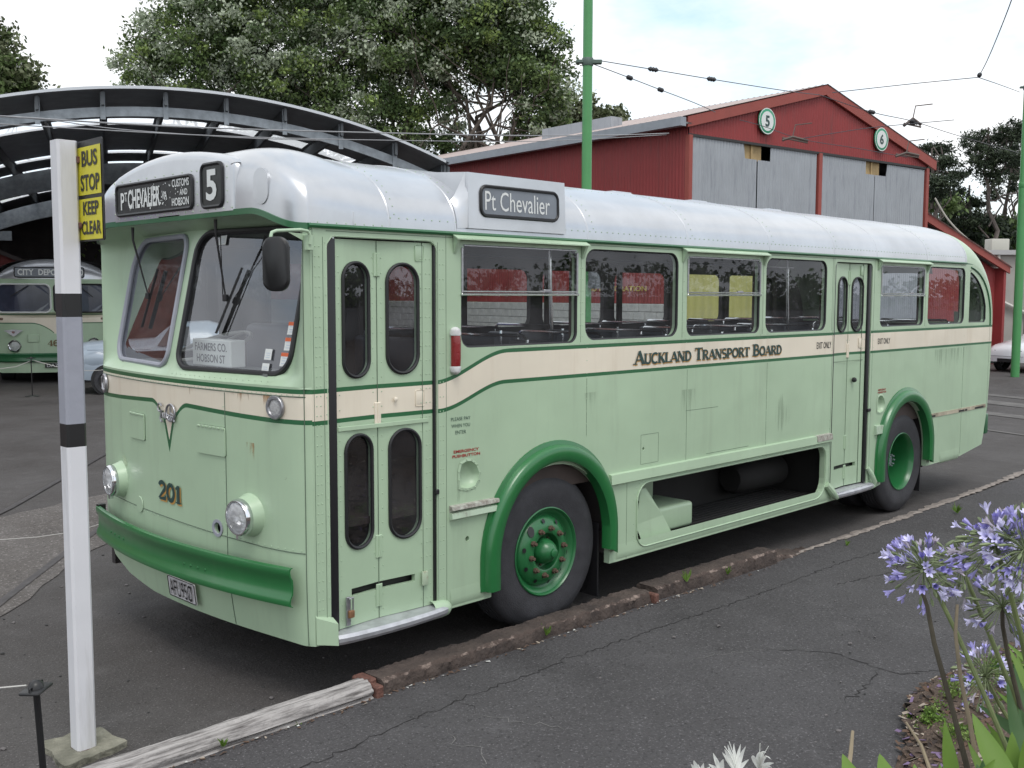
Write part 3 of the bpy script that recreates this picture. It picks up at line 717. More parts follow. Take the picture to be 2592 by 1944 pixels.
# ---- rust and grime stains
def stainmat(name, col, sc, thr, k=1.0):
    m = bpy.data.materials.new(name); m.use_nodes = True; n = m.node_tree.nodes; l = m.node_tree.links; b = n['Principled BSDF']; b.inputs['Base Color'].default_value = (*col, 1); b.inputs['Roughness'].default_value = .8
    t = n.new('ShaderNodeTexCoord'); mp_ = n.new('ShaderNodeMapping'); mp_.inputs['Scale'].default_value = sc; nz_ = n.new('ShaderNodeTexNoise'); nz_.inputs['Scale'].default_value = 1; nz_.inputs['Detail'].default_value = 7; nz_.inputs['Roughness'].default_value = .7
    l.new(t.outputs['Object'], mp_.inputs[0]); l.new(mp_.outputs[0], nz_.inputs['Vector'])
    g = n.new('ShaderNodeTexCoord'); sb_ = n.new('ShaderNodeVectorMath'); sb_.operation = 'DISTANCE'; sb_.inputs[1].default_value = (.5, .5, .5); l.new(g.outputs['UV'], sb_.inputs[0])
    at_ = n.new('ShaderNodeAttribute'); at_.attribute_name = 'fade'
    mu_ = n.new('ShaderNodeMath'); mu_.operation = 'MULTIPLY'; l.new(nz_.outputs[0], mu_.inputs[0]); l.new(at_.outputs['Fac'], mu_.inputs[1])
    r = n.new('ShaderNodeMapRange'); r.inputs[1].default_value = thr; r.inputs[2].default_value = thr+.12; r.inputs[3].default_value = 0; r.inputs[4].default_value = k; l.new(mu_.outputs[0], r.inputs[0]); l.new(r.outputs[0], b.inputs['Alpha']); return m
def stain(fn, u0, u1, v0, v1, m, top=False):
    mb = MB(); N_ = 10; mb.grid(lambda u, v: fn(lerp(u0, u1, u), lerp(v0, v1, v)), N_, N_); o = bp('stain', mb, m)
    a = o.data.attributes.new('fade', 'FLOAT', 'POINT'); vals = []
    for i in range(N_+1):
        for j in range(N_+1):
            du = 1-abs(2*i/N_-1)**2; v = j/N_; dv = (v**.8 if top else 1-abs(2*v-1)**2); vals.append(max(0, du)**.5*max(0, dv)**.5)
    a.data.foreach_set('value', vals)
RUSTS = stainmat('rust_blotch', (.24, .10, .04), (40, 40, 30), .50); RUSTV = stainmat('rust_run', (.42, .23, .10), (28, 28, 3), .42, .55); GRIM = stainmat('grime_run', (.16, .20, .15), (22, 22, 1.0), .40, .22); PALE = stainmat('pale_scuff', (.55, .66, .46), (14, 14, 10), .45, .7)
ffn = lambda y, z: Vector((face_x(y, z)-.0016, y, z))
stain(ffn, .09, .175, 1.18, 1.27, RUSTS); stain(ffn, .20, .34, 1.54, 1.666, RUSTV, True); stain(ffn, .36, .62, 1.56, 1.666, RUSTV, True); stain(ffn, .9, 1.05, 1.56, 1.666, RUSTV, True); stain(ffn, 1.72, 2.1, .95, 1.25, PALE); stain(ffn, .33, .47, 1.20, 1.40, RUSTV, True)
sfn = lambda x, z: Vector((x, -.0018, z))
stain(sfn, 4.52, 4.95, .98, 1.45, GRIM); stain(sfn, 2.1, 2.4, 1.2, 1.55, GRIM, True); stain(sfn, 3.2, 3.5, 1.0, 1.5, GRIM, True); stain(sfn, 1.0, 1.06, .9, 1.15, GRIM); stain(sfn, 7.5, 8.9, 1.25, 1.64, GRIM, True); stain(sfn, 2.75, 5.3, .55+.32, .96, GRIM)
# ---- side rivets and seams
YN = Vector(Yn)
def rv(x, z, r=.0042): rivet(Vector((x, 0, z)), YN, r)
for x in (.03, .055):
    for z in np.arange(.37, 2.5, .052): rv(x, float(z))
for z in np.arange(.4, 2.5, .09): rv(.092, float(z), .0035)
for x in (.885, .91):
    for z in np.arange(.42, 2.5, .085): rv(x, float(z))
for x in (2.115, 2.137, 3.262, 3.28, 4.365, 4.385, 5.50, 6.345, 6.42, 7.49, 7.51, 8.57):
    for z in np.arange(1.93, 2.5, .075): rv(x, float(z))
for x in (2.187, 3.32, 4.46, 5.545, 8.53):
    for z in np.arange(1.0, 1.86, .085): rv(x, float(z), .0038)
for x in (5.545, 6.36):
    for z in np.arange(.45, 1.86, .07): rv(x, float(z), .004)
for x in np.arange(1.02, 9.2, .052): rv(float(x), 1.882-(0.0 if x > 1.45 else .0), .0042) if (x < 5.55 or x > 6.33) and x > 1.3 else None
for x in np.arange(.05, 8.5, .06): rivet(roof_pt(float(x), .028) if x > .5 else Vector((float(x), 0.001, 2.575)), YN, .005)
for x in np.arange(.6, 8.4, .075): rivet(roof_pt(float(x), .29), Vector((0, -.6, .8)), .0035)
for xx in (.56, 1.05, 2.25, 3.38, 4.52, 5.6, 7.56):
    for t in np.linspace(.04, .4, 14): rivet(roof_pt(xx, float(t)), Vector((0, -.8, .6)), .0045)
for i in range(len(locker)):
    pass
for q in dens(rrect(2.715, .365, 5.515, .885, [0.12, 0.14, 0.12, .18]), .10)[::1]: rv(q[0], q[1], .0045)
for q in dens(recessL, .05): rivet(Vector((1.112+(q[0]-1.112)*1.13, -.006, 1.127+(q[1]-1.127)*1.13)), YN, .005)
for q in np.arange(1.0, 2.13, .1): rivet(Vector((float(q), 0, 2.535)), YN, .004)
rvo = bp('rivets', RIV, MINT, smooth=False); rvo['kind'] = 'stuff'; rvo['label'] = 'rows of small rivets along the body seams'
mb = MB()
def vseam(x, z0, z1, w=.0022): mb.box(x-w/2, x+w/2, -.0012, .001, z0, z1)
for x, z0, z1 in ((.014, .34, 2.54), (.078, .37, 2.50), (.868, .37, 2.5), (.932, .37, 2.54), (2.187, 1.26, 1.65), (2.12, 1.89, 2.54), (3.335, .9, 1.65), (3.26, 1.89, 2.54), (4.46, .97, 1.65), (4.37, 1.89, 2.54), (5.555, .41, 2.54), (5.53, 1.89, 2.54), (6.34, .41, 2.54), (8.53, .46, 1.65), (7.49, 1.89, 2.54), (9.26, .6, 1.85), (2.63, .34, .88)): vseam(x, z0, z1)
def hseam(z, x0, x1, w=.0022): mb.box(x0, x1, -.0013, .001, z-w/2, z+w/2)
hseam(2.532, .1, 8.5, .003); hseam(1.872, 1.45, 5.55, .002); hseam(.985, 3.6, 4.2, .003); hseam(1.34, 3.32, 3.75)
for q0, q1 in (((2.784, .995), (2.784, 1.207)), ((2.99, .995), (2.99, 1.207))): vseam(q0[0], q0[1], q1[1], .0018)
hseam(.995, 2.784, 2.99, .0018); hseam(1.207, 2.784, 2.99, .0018)
bp('side_seams', mb, SEAM, smooth=False)
# locker lip
mb = MB(); mb.tube([(x, -.004, z) for x, z in dens(rrect(2.745, .392, 5.485, .86, [0.11, 0.13, 0.11, .17]), .15)], .007, 6, closed=True, flat=(1, .8)); bp('locker_lip', mb, MINT)
# skirt roll (rounded lower edge)
for x0, x1 in ((.96, 1.235), (2.52, 5.58), (8.0, 8.5)):
    mb = MB(); pr = [(0, .12), (-.004, .06), (-.001, .02), (.015, -.004), (.045, -.012)]
    mb.grid(lambda u, v: Vector((lerp(x0, x1, u), pr[int(round(v*4))][0], .335+(0 if x0 < 6 else .075)+pr[int(round(v*4))][1]-.004)), 12, 4); bp('skirt_roll', mb, MINT, angle=60)
# ------------------------------------------------------------------ side windows
def side_window(w, rail=True, label=None, nm='side_window', y=0.012):
    x0, z0, x1, z1, r = w; lp = rrect(x0, z0, x1, z1, r)
    mb = MB(); mb.tube([(a, y, b) for a, b in dens(lp, .2)], .012, 6, closed=True)
    o = bp(nm, mb, BLACKR)
    if label: o['label'] = label
    def pane(z0, z1, yy):
        mb = MB(); sheet(mb, [(a, min(z1, max(z0, b))) for a, b in lp] if False else rrect(x0, z0, x1, z1, .02), [], lambda a, b: (a, yy, b)); return bp('pane', mb, GLASS, o, smooth=False)
    if rail:
        zm = 2.215; pane(zm, z1-.0, -.004+.0); pane(z0, zm, .018)
        mb = MB()
        mb.rbox(x0-.004, x1+.004, -.016, .004, zm-.018, zm-.003, .003, 1)
        mb.rbox(x0+.01, x1-.01, -.008, .006, zm+.002, zm+.012, .002, 1)
        bp('rail', mb, CHROME, o)
        mb = MB(); mb.rbox(x0-.0, x0+.014, -.010, .006, zm, z1-.02, .003, 1); mb.rbox(x1-.014, x1, -.010, .006, zm, z1-.02, .003, 1); mb.rbox(x0+.02, x1-.02, -.010, .004, z1-.014, z1-.002, .003, 1)
        bp('slider_frame', mb, DULLMET, o)
        mb = MB(); mb.rbox(x1-.33, x1-.26, -.012, .01, zm+.004, zm+.022, .004, 1); mb.rbox(x1-.36, x1-.33, -.01, .0, zm+.006, zm+.014, .003, 1); bp('catch', mb, DULLMET, o)
    else: pane(z0, z1, .014)
    return o
for i, w in enumerate(WINS): side_window(w, rail=i in (0, 2, 4))
mb = MB(); mb.tube([(a, .012, b) for a, b in dens(quarter, .08)], .011, 6, closed=True); qw = bp('quarter_window', mb, BLACKR)
mb = MB(); sheet(mb, quarter, [], lambda a, b: (a, .014, b)); bp('pane', mb, GLASS, qw, smooth=False)
mb = MB(); mb.tube([(x-.075, -.004, z-.03) for x, z in [rear_prof(1-i/14, 2.56) for i in range(0, 13)]], .010, 6); bp('rear_lining', mb, DGREEN)
# rain awnings over sliding windows
for x0, x1 in ((.975, 2.15), (3.235, 4.395), (6.39, 7.53)):
    mb = MB(); mb.add([(x0, -.004, 2.556), (x1, -.004, 2.556), (x1, -.055, 2.528), (x0, -.055, 2.528), (x0, -.004, 2.549), (x1, -.004, 2.549), (x1, -.055, 2.520), (x0, -.055, 2.520)], [(0, 1, 2, 3), (7, 6, 5, 4), (3, 2, 6, 7), (0, 3, 7, 4), (1, 5, 6, 2)])
    a = bp('rain_shield', mb, MINT, smooth=False)
    for xx in (x0+.01, x1-.03): mb = MB(); mb.add([(xx, -.003, 2.545), (xx+.022, -.003, 2.545), (xx+.022, -.045, 2.522), (xx, -.045, 2.522), (xx+.005, -.003, 2.44), (xx+.025, -.003, 2.44)], [(0, 1, 2, 3), (0, 3, 4), (1, 5, 2), (3, 2, 5, 4)]); bp('bracket', mb, MINT, a, smooth=False)
# ------------------------------------------------------------------ doors
def door_m(x, z):
    u = up_line(x); l = lo_line(x)
    if abs(z-u) <= LW or abs(z-l) <= LW: return 2
    return 3 if l < z < u else 0
def door(x0, x1, xf, z0, z1, wins, slot, yd, label, post):
    leaf = None
    mb = MB(); hs = [rrect(*w) for w in wins]
    if slot: hs.append([(slot[0], slot[1]), (slot[2], slot[1]), (slot[2], slot[3]), (slot[0], slot[3])])
    def mp_(x, z):
        d = min(abs(x-x0), abs(x-x1)); return (x, yd+0.022*(1-min(1, abs(x-xf)/(xf-x0)))*0.9, z)
    sp_ = [[(x0-.1, f(x0)+s_), (x1+.1, f(x1)+s_)] for f in (up_line, lo_line) for s_ in (-LW, LW)]+[[(xf, z0-.1), (xf, z1+.1)]]
    sheet(mb, [(x0, z0), (x1, z0), (x1, z1), (x0, z1)], hs, mp_, splits=sp_, step=.3, matf=door_m, thick=(0, .03, 0), back=1)
    o = bp('door', mb, [MINT, DARKIN, DGREEN, CREAM], smooth=False); o['label'] = label
    for w, h in zip(wins, hs):
        m2 = MB(); m2.tube([Vector(mp_(a, b))+Vector((0, -.004, 0)) for a, b in h], .0105, 6, closed=True, flat=(1, 1)); r_ = bp('door_window', m2, BLACKR, o)
        m2 = MB(); sheet(m2, h, [], lambda a, b: Vector(mp_(a, b))+Vector((0, .012, 0))); m2.build  # pane joined below
        g = m2.build('pane', DGLASS, None, smooth=False); adopt(g, o)
    if slot:
        m2 = MB(); m2.box(slot[0]-.02, slot[2]+.02, yd+.05, yd+.055, slot[1]-.03, slot[3]+.03); bp('slot_void', m2, BLACK, o, smooth=False)
    m2 = MB()
    m2.box(xf-.0015, xf+.0015, yd+.0165, yd+.022, z0, z1)
    m2.box(x1-.075, x1-.073, yd-.0012, yd+.004, z0, z1)
    bp('fold_seam', m2, SEAM, o, smooth=False)
    hz_ = (z1-.12, (up_line(xf)+lo_line(xf))/2-.06, z0+.42, z0+.14) if z1-z0 > 1 else ()
    for zc in hz_:
        m2 = MB(); m2.rbox(xf-.022, xf+.022, yd+.012, yd+.020, zc-.075, zc+.055, .003, 1); m2.tube([(xf, yd+.010, zc-.07), (xf, yd+.010, zc+.05)], .0045, 6); bp('hinge', m2, CREAM if lo_line(xf) < zc < up_line(xf) else MINT, o)
    for zc in (z1-.06, (up_line(xf)+lo_line(xf))/2): m2 = MB(); m2.rbox(x1-.07-.055, x1-.062, yd+.000, yd+.004, zc-.045, zc+.045, .006, 2); bp('corner_plate', m2, CREAM if zc < 1.8 else MINT, o)
    m2 = MB()
    for xx in (x0+.022, xf-.03, xf+.03, x1-.085, x1-.045, x1-.018):
        for zz in np.arange(z0+.05, z1-.03, .082):
            p_ = Vector(mp_(xx, float(zz)))
            m2.lathe([(.0042, 0), (.003, .0025), (0, .003)], p_, Yn, 6)
    rv_ = bp('rivets', m2, MINT, o, smooth=False); rv_['kind'] = 'stuff'
    return o
dw = [(0.218, 1.757, 0.398, 2.372, .088, 9), (0.523, 1.762, 0.735, 2.372, .105, 9)]
dwl = [(0.225, 0.812, 0.412, 1.438, .092, 9), (0.534, 0.820, 0.745, 1.440, .104, 9)]
D1 = door(0.168, 0.842, 0.457, 0.385, 2.495, dw+dwl, (0.259, .549, .707, .592), 0.020, 'front folding passenger door with two panels and padlock', None)
dr = [(5.688, 1.875, 5.868, 2.368, .088, 9), (5.975, 1.875, 6.165, 2.368, .093, 9)]
D2 = door(5.61, 6.235, 5.925, 0.43, 2.495, dr, (5.705, .598, 6.125, .637), 0.024, 'narrow rear exit door with two slim windows', None)
for x0, x1, z0, z1 in ((.107, .163, .378, 2.495), (.843, .858, .372, 2.49), (5.578, 5.604, .43, 2.49), (6.243, 6.292, .42, 2.49)):
    mb = MB(); mb.rbox(x0, x1, .004, .03, z0, z1, .008, 2); bp('door_seal', mb, BLACKR)
mb = MB()  # black backing boards beyond the door gaps
mb.tube([(.10, .004, .37), (.10, .004, 2.46), (.14, .004, 2.508), (.83, .004, 2.508), (.865, .004, 2.47), (.865, .004, .37)], .006, 5); bp('door_surround', mb, MINT)
# lower kick pane details, padlock, latch, button
mb = MB(); mb.lathe([(.0135, 0), (.0135, .004), (.009, .007), (0, .008)], (.572, .02, 1.617), Yn, 16); bp('push_button', mb, CREAM)
mb = MB(); mb.rbox(.205, .232, -.004, .01, .40, .56, .003, 1); mb.tube([(.21, -.008, .54), (.21, -.02, .555), (.235, -.02, .56), (.24, -.012, .545), (.24, -.012, .485)], .0045, 6)
hl = bp('hasp', mb, DULLMET); mb = MB(); mb.rbox(.208, .246, -.022, -.004, .445, .487, .006, 2); bp('padlock', mb, mat('padlock_brass', (.32, .17, .09), .5, .5, var=.3, vs=60), hl)
mb = MB(); mb.rbox(.745, .79, -.002, .012, .515, .60, .006, 2); bp('latch_plate', mb, weathered('rusty_mint', (.45, .55, .40), amt=6))
mb = MB(); mb.rbox(.845, .87, -.012, .006, 1.04, 1.07, .004, 1); bp('door_stop', mb, BLACKR)
mb = MB(); mb.lathe([(.022, 0), (.024, .012), (.018, .03), (0, .034)], (6.015, .025, 1.42), Yn, 16); bp('door_knob', mb, BLACKR)
mb = MB(); mb.rbox(6.27, 6.33, -.012, .01, 1.10, 1.13, .004, 1); bp('door_stop', mb, BLACKR)
# header strip of small panel under lower lining of the door
mb = MB(); mb.rbox(.175, .81, .015, .022, 1.468, 1.492, .002, 1); bp('door_strip', mb, MINT)
mb = MB(); mb.box(5.62, 6.2, .0235, .026, 1.60, 1.603); bp('door_strip', mb, SEAM)
# steps
STEPM = mat('step_aluminium', (.48, .49, .52), .4, .5, var=.15, vs=14)
def step_(x0, x1, z0, z1, bowl):
    n = 20; vs = []
    pr = [(.06, z1+.012), (-.035, z1+.004), (-.052, z1-.012), (-.050, z1-.032), (-.036, z1-.05), (.05, z1-.056)]
    for i in range(n+1):
        t = i/n; x = lerp(x0, x1, t); b = sin(pi*t)**.6*bowl
        vs += [Vector((x, y-b*(1 if y < .05 else 0), z)) for y, z in pr]
    k = len(pr); mb = MB(); mb.add(vs, [(i*k+j, (i+1)*k+j, (i+1)*k+j+1, i*k+j+1) for i in range(n) for j in range(k-1)]+[tuple(range(k)), tuple(n*k+j for j in range(k))])
    return mb
st1 = bp('step', step_(.118, .90, .3, .372, .035), STEPM, angle=30); st1['label'] = 'pale metal step under the front door'
mb = MB()
mb.lathe([(.055, -.09), (.052, -.02), (.045, .02), (.025, .045), (0, .052)], (.905, .0, .352), (1, -.1, 0), 20); bp('step_end', mb, MINT, angle=40); mb = MB()
mb.add([(.005, -.006, .345), (.115, -.05, .325), (.115, -.05, .445), (.005, -.004, .49), (.005, .03, .33), (.115, .03, .31), (.115, .0, .47), (.005, .0, .50)], [(0, 1, 2, 3), (0, 4, 5, 1), (3, 2, 6, 7), (1, 5, 6, 2)])
bp('step_end', mb, MINT, angle=40)
st2 = bp('step', step_(5.64, 6.36, .3, .405, .02), STEPM, angle=30); st2['label'] = 'ribbed metal step under the rear exit door'
mb = MB()
for k in range(22): mb.rbox(5.66+k*.031, 5.675+k*.031, -.055, .0, .408, .413, .002, 1)
bp('tread_rib', mb, STEPM, st2)
mb = MB(); mb.tube([(6.30, -.01, .56), (6.34, -.03, .50), (6.385, -.045, .42), (6.38, -.03, .385), (6.33, -.03, .37)], [.02, .024, .024, .024, .02], 10); bp('step_end', mb, MINT); mb = MB(); mb.tube([(5.50, -.012, .50), (5.555, -.03, .44), (5.60, -.045, .385), (5.64, -.04, .365)], [.03, .034, .03, .022], 10); bp('step_end', mb, MINT)
# rub rails
def rail_(name, x0, x1, z0, z1, d, m, lab=None):
    mb = MB(); mb.add([(x0, 0, z0), (x1, 0, z0), (x1, -d, z0+.012), (x0, -d, z0+.012), (x1, -d*.8, z1-.006), (x0, -d*.8, z1-.006), (x1, 0, z1), (x0, 0, z1)], [(0, 1, 2, 3), (3, 2, 4, 5), (5, 4, 6, 7), (0, 3, 5, 7), (1, 6, 4, 2)]); o = bp(name, mb, m, smooth=False)
    if lab: o['label'] = lab
    return o
rail_('rub_rail', 2.43, 5.555, .882, .966, .03, MINT)
PEEL = mat('peeling_paint', (.46, .48, .42), .8, col2=(.20, .17, .15), vs=26, bump=.6, bs=30)
PEELM = weathered('peeled_mint', (.42, .53, .40), amt=5, rust=(.14, .11, .09), grime=(.2, .2, .17), ga=.8)
rail_('rub_rail', .952, 1.345, .868, .918, .032, PEELM, 'lower half of the short rub rail'); rail_('rub_rail', .954, 1.345, .9185, .958, .030, PEEL, 'peeling wooden top of the short rub rail')
rail_('rub_rail', 5.28, 5.555, .9, .9675, .034, PEEL, 'broken weathered rail end')
rail_('rub_rail', 6.43, 6.60, .86, .955, .032, PEELM)
mb = MB(); mb.box(7.69, 9.22, -.006, .004, .925, .965); bp('trim_strip', mb, mat('old_cream', (.50, .45, .34), .7, col2=(.16, .12, .09), vs=5, detail=8), smooth=False)
mb = MB(); 
for a, b in ((7.70, 7.83), (8.45, 8.6), (8.62, 8.68), (8.9, 9.15)): mb.box(a, b, -.0075, .002, .928, .948)
bp('trim_gap', mb, BLACK, smooth=False)
# recessed pushbutton cups
for dx_, dz_ in ((0, 0), (5.44, .03)):
    L = [(x+dx_, z+dz_) for x, z in recessL]; n = len(L); c = (sum(x for x, z in L)/n, sum(z for x, z in L)/n)
    mb = MB(); rings = [(1.22, -.003), (1.02, -.006), (1.0, .0), (.85, .035), (.5, .045), (.01, .046)]
    vs = [Vector((c[0]+(x-c[0])*s, y, c[1]+(z-c[1])*s)) for s, y in rings for x, z in L]
    mb.add(vs, [(i*n+j, i*n+(j+1) % n, (i+1)*n+(j+1) % n, (i+1)*n+j) for i in range(len(rings)-1) for j in range(n)])
    bp('recess_cup', mb, MINT, angle=60)
# wheel arches
def arch(cx, cz, ro, ri, rzo, z0l, z0r, kx=1.0):
    n = 44; prof = [(1.0, -.002), (.985, -.010), (.80, -.016), (.74, -.05), (.62, -.062), (.15, -.058), (0.0, -.045), (0.0, .03)]
    mb = MB(); vs = []; path = []
    for i in range(n+1):
        a = pi*(1-i/n); path.append((cos(a), sin(a), None))
    full = [('L', z0l)]+path+[('R', z0r)]
    rows = []
    for q in full:
        row = []
        for f, y in prof:
            r = lerp(ri, ro, f); rz = lerp(rzo-(ro-ri), rzo, f)
            if q[0] == 'L': row.append(Vector((cx-r, y, q[1])))
            elif q[0] == 'R': row.append(Vector((cx+lerp(ri, ro, f*.75), y, q[1]+(.03 if f < .2 else 0))))
            else: row.append(Vector((cx+q[0]*(r if q[0] < 0 else lerp(ri, ro, f*(1-.25*q[0]**2*(1-q[1])))), y, cz+q[1]*rz)))
        rows.append(row)
    k = len(prof); vs = [v for r in rows for v in r]
    mb.add(vs, [(i*k+j, (i+1)*k+j, (i+1)*k+j+1, i*k+j+1) for i in range(len(rows)-1) for j in range(k-1)])
    return mb
bp('wheel_arch', arch(1.868, .56, .665, .530, .70, .385, .42), ARCHG, angle=50)
bp('wheel_arch', arch(7.115, .62, .655, .515, .665, .40, .46), ARCHG, angle=50)
mb = MB()
for i in range(30): a = pi*i/29; rivet  # (no-op)
# inner wheel wells
for cx, cz, r, w in ((1.872, .545, .60, .62), (7.125, .6, .56, .75)):
    mb = MB(); mb.grid(lambda u, v: Vector((cx+r*cos(pi*u), lerp(.05, w, v), cz+r*sin(pi*u))), 20, 2)
    mb.grid(lambda u, v: Vector((cx+r*cos(pi*u)*v, w, cz+r*sin(pi*u)*v)), 20, 2)
    mb.box(cx-r, cx+r, w, w+.02, .38, cz)
    mb.box(cx+r-.02, cx+r, .05, w, .40, cz+.01); mb.box(cx-r, cx-r+.02, .05, w, .38, cz+.01)
    bp('wheel_well', mb, DARKIN); mb = MB()
    mb.grid(lambda u, v: Vector((cx+r*cos(pi*u), lerp(WID-.05, WID-w, v), cz+r*sin(pi*u))), 20, 2)
    bp('wheel_well', mb, DARKIN)
# mud flaps
mb = MB(); mb.box(2.385, 2.40, .06, .42, .10, .62); bp('mud_flap', mb, BLACKR); mb = MB(); mb.box(7.62, 7.635, .05, .6, .15, .6); bp('mud_flap', mb, BLACKR)
# ------------------------------------------------------------------ wheels
WG = weathered('wheel_green', (.018, .145, .045), amt=1.2, rough=.35, ga=.25, grime=(.05, .05, .04), coat=.3)
RUST = mat('rusty_nut', (.10, .065, .045), .75, var=.4, vs=90)
def tyre(cx, y, w, parent, R=.52, cz=.52, nm='tyre'):
    mb = MB(); rim = .278
    pr = [(rim, .015), (rim+.012, .002), (rim+.03, .0), (rim+.09, -.012), (rim+.14, -.014), (rim+.175, -.008), (R-.045, .006), (R-.03, .012), (R-.018, .022)]
    tr = [(R-.006, .034), (R, .05)]
    g = []
    n = 5
    for i in range(n):
        a = .05+(w-.10)*i/n; b = .05+(w-.10)*(i+1)/n; g += [(R, a+.004), (R, b-.010), (R-.012, b-.008), (R-.012, b-.001)]
    back = [(r, w-y_) for r, y_ in (tr[::-1]+pr[::-1])]
    prf = pr+tr+g+back
    mb.lathe(prf, (cx, y, cz), (0, 1, 0), 72)
    # shoulder lugs
    for k in range(0):
        a = 0; mt = Matrix.Translation((cx, y, cz)) @ Matrix.Rotation(a, 4, 'Y')
        mb.box(-.007, .007, .020, .05, R-.028, R-.0065, mtx=mt)
    return bp(nm, mb, TYRE, parent, angle=32)
def wempty(nm, x, lab):
    o = bpy.data.objects.new(nm, None); COL.objects.link(o); o.parent = BUS; o.location = (x-4.6, 0.1-1.22, .52); o['label'] = lab; return o
def adoptw(mb, name, mats, par, **k):
    o = mb.build(name, mats, None, **k); o.data.transform(Matrix.Translation(-(Vector((4.6, 1.22, 0))+par.location))); o.parent = par; return o
def wheel_front(cx, y, side=1):
    w = wempty('wheel', cx, 'front wheel with green disc, domed hub and ring of rusty nuts')
    t = tyre(cx, y, .27, None); t.data.transform(Matrix.Translation(-w.location)); t.parent = w
    ax = (0, -1, 0); O = Vector((cx, y, .52))
    mb = MB(); mb.lathe([(.270, -.03), (.290, -.012), (.295, .004), (.288, .008), (.281, .0), (.277, -.012), (.262, -.020), (.255, -.036), (.243, -.045), (.236, -.048), (.232, -.035), (.220, -.022), (.198, -.006), (.176, .004), (.150, .008), (.128, .008), (.122, .004), (.120, -.012), (.117, -.055), (.075, -.062)], O, ax, 64)
    dsc = adoptw(mb, 'wheel_disc', WG, w, angle=40)
    mb = MB(); mb.lathe([(.088, -.065), (.086, -.02), (.078, .012), (.066, .035), (.052, .052), (.034, .064), (.030, .066), (.029, .078), (.023, .082), (0, .082)], O, ax, 40); adoptw(mb, 'hub', WG, w, angle=40)
    for k in range(10):
        a = 2*pi*(k+.3)/10; c = O+Vector((sin(a)*.155, 0, cos(a)*.155)); mb = MB()
        mb.lathe([(.019, .007), (.019, .024), (.017, .026), (.011, .026), (.011, .043), (.009, .045), (0, .045)], c, ax, 6); adoptw(mb, 'wheel_nut', RUST, w, angle=30)
    mb = MB()
    for k in range(10):
        a = 2*pi*(k+.8)/10; rr_ = .208; c = O+Vector((sin(a)*rr_, 0, cos(a)*rr_))
        nrm = Vector((sin(a)*.55, -1, cos(a)*.55)).normalized()
        big = k == 8
        mb.disc(c+Vector((0, .002, 0)), nrm, .024 if big else .0135, 14, r2=.036 if big else .016)
    adoptw(mb, 'vent_hole', BLACK, w, smooth=False)
    mb = MB()
    for k in range(8): a = 2*pi*k/8; mb.lathe([(.008, -.06), (.008, -.045), (0, -.045)], O+Vector((sin(a)*.098, 0, cos(a)*.098)), ax, 6)
    adoptw(mb, 'hub_bolts', RUST, w)
wheel_front(1.845, .045)
def wheel_rear(cx, y):
    w = wempty('wheel', cx, 'rear wheel with deep dished green rim')
    for yy, nm in ((y, 'tyre'), (y+.32, 'tyre')):
        t = tyre(cx, yy, .27, None); t.data.transform(Matrix.Translation(-w.location)); t.parent = w
    O = Vector((cx, y, .52)); mb = MB()
    mb.lathe([(.272, -.02), (.290, -.010), (.295, .004), (.288, .008), (.280, -.004), (.270, -.02), (.262, -.05), (.258, -.10), (.252, -.18), (.245, -.25), (.20, -.275), (.10, -.28), (.09, -.24), (.085, -.17)], O, (0, -1, 0), 56); adoptw(mb, 'rim', WG, w, angle=45)
    mb = MB(); mb.lathe([(.085, -.20), (.08, -.14), (.06, -.12), (0, -.118)], O, (0, -1, 0), 28)
    for k in range(8): a = 2*pi*k/8; mb.lathe([(.010, -.11), (.010, -.09), (0, -.088)], O+Vector((sin(a)*.055, 0, cos(a)*.055)), (0, -1, 0), 6)
    adoptw(mb, 'axle_end', mat('axle_grey', (.16, .2, .2), .6, var=.3, vs=30), w)
wheel_rear(7.155, .05)
for cx, wv in ((1.845, .27), (7.155, .59)):  # far side wheels
    w = wempty('wheel', cx, 'far side wheel seen under the bus'); w.location.y = WID-.3-1.22
    t = tyre(cx, WID-.05-wv, wv, None); t.data.transform(Matrix.Translation(-w.location)); t.parent = w
    mb = MB(); mb.lathe([(.285, 0), (.2, -.1), (0, -.1)], (cx, WID-.05, .52), (0, 1, 0), 30); adoptw(mb, 'wheel_disc', WG, w)
# ------------------------------------------------------------------ under body, floor, ceiling and interior
INT = mat('interior_brown', (.055, .04, .035), .7, var=.25); SEATM = mat('seat_leather', (.05, .055, .075), .5, var=.2, vs=4); CEIL = mat('ceiling_grey', (.10, .10, .105), .6, var=.1)
mb = MB(); mb.box(.25, 8.9, .66, 1.8, .45, .90); mb.box(2.52, 5.5, .60, .64, .38, .92); mb.box(.3, 1.2, .62, 1.9, .40, .8); mb.box(7.8, 9.0, .2, 2.2, .48, .9)
bp('chassis_block', mb, DARKIN, smooth=False)  # dark boxes added under the floor to block light beneath the bus
mb = MB(); mb.box(.06, 9.2, .055, WID-.055, .93, .97); bp('floor', mb, INT, smooth=False)
mb = MB(); mb.box(.93, 5.52, .055, .075, .97, 1.86); mb.box(6.36, 9.2, .055, .075, .97, 1.86); mb.box(.05, 9.2, WID-.075, WID-.055, .97, 1.78); mb.box(9.15, 9.2, .07, 2.38, .97, 1.88); mb.box(.98, 1.0, 1.35, 2.3, .97, 1.9)
bp('inner_lining', mb, INT, smooth=False)
mb = MB(); 
for x in (2.125, 3.26, 4.37, 5.48, 6.42, 7.5, 8.57): mb.box(x-.035, x+.035, .055, .08, 1.86, 2.52); mb.box(x-.035, x+.035, WID-.08, WID-.055, 1.86, 2.52)
bp('window_pillars', mb, INT, smooth=False)
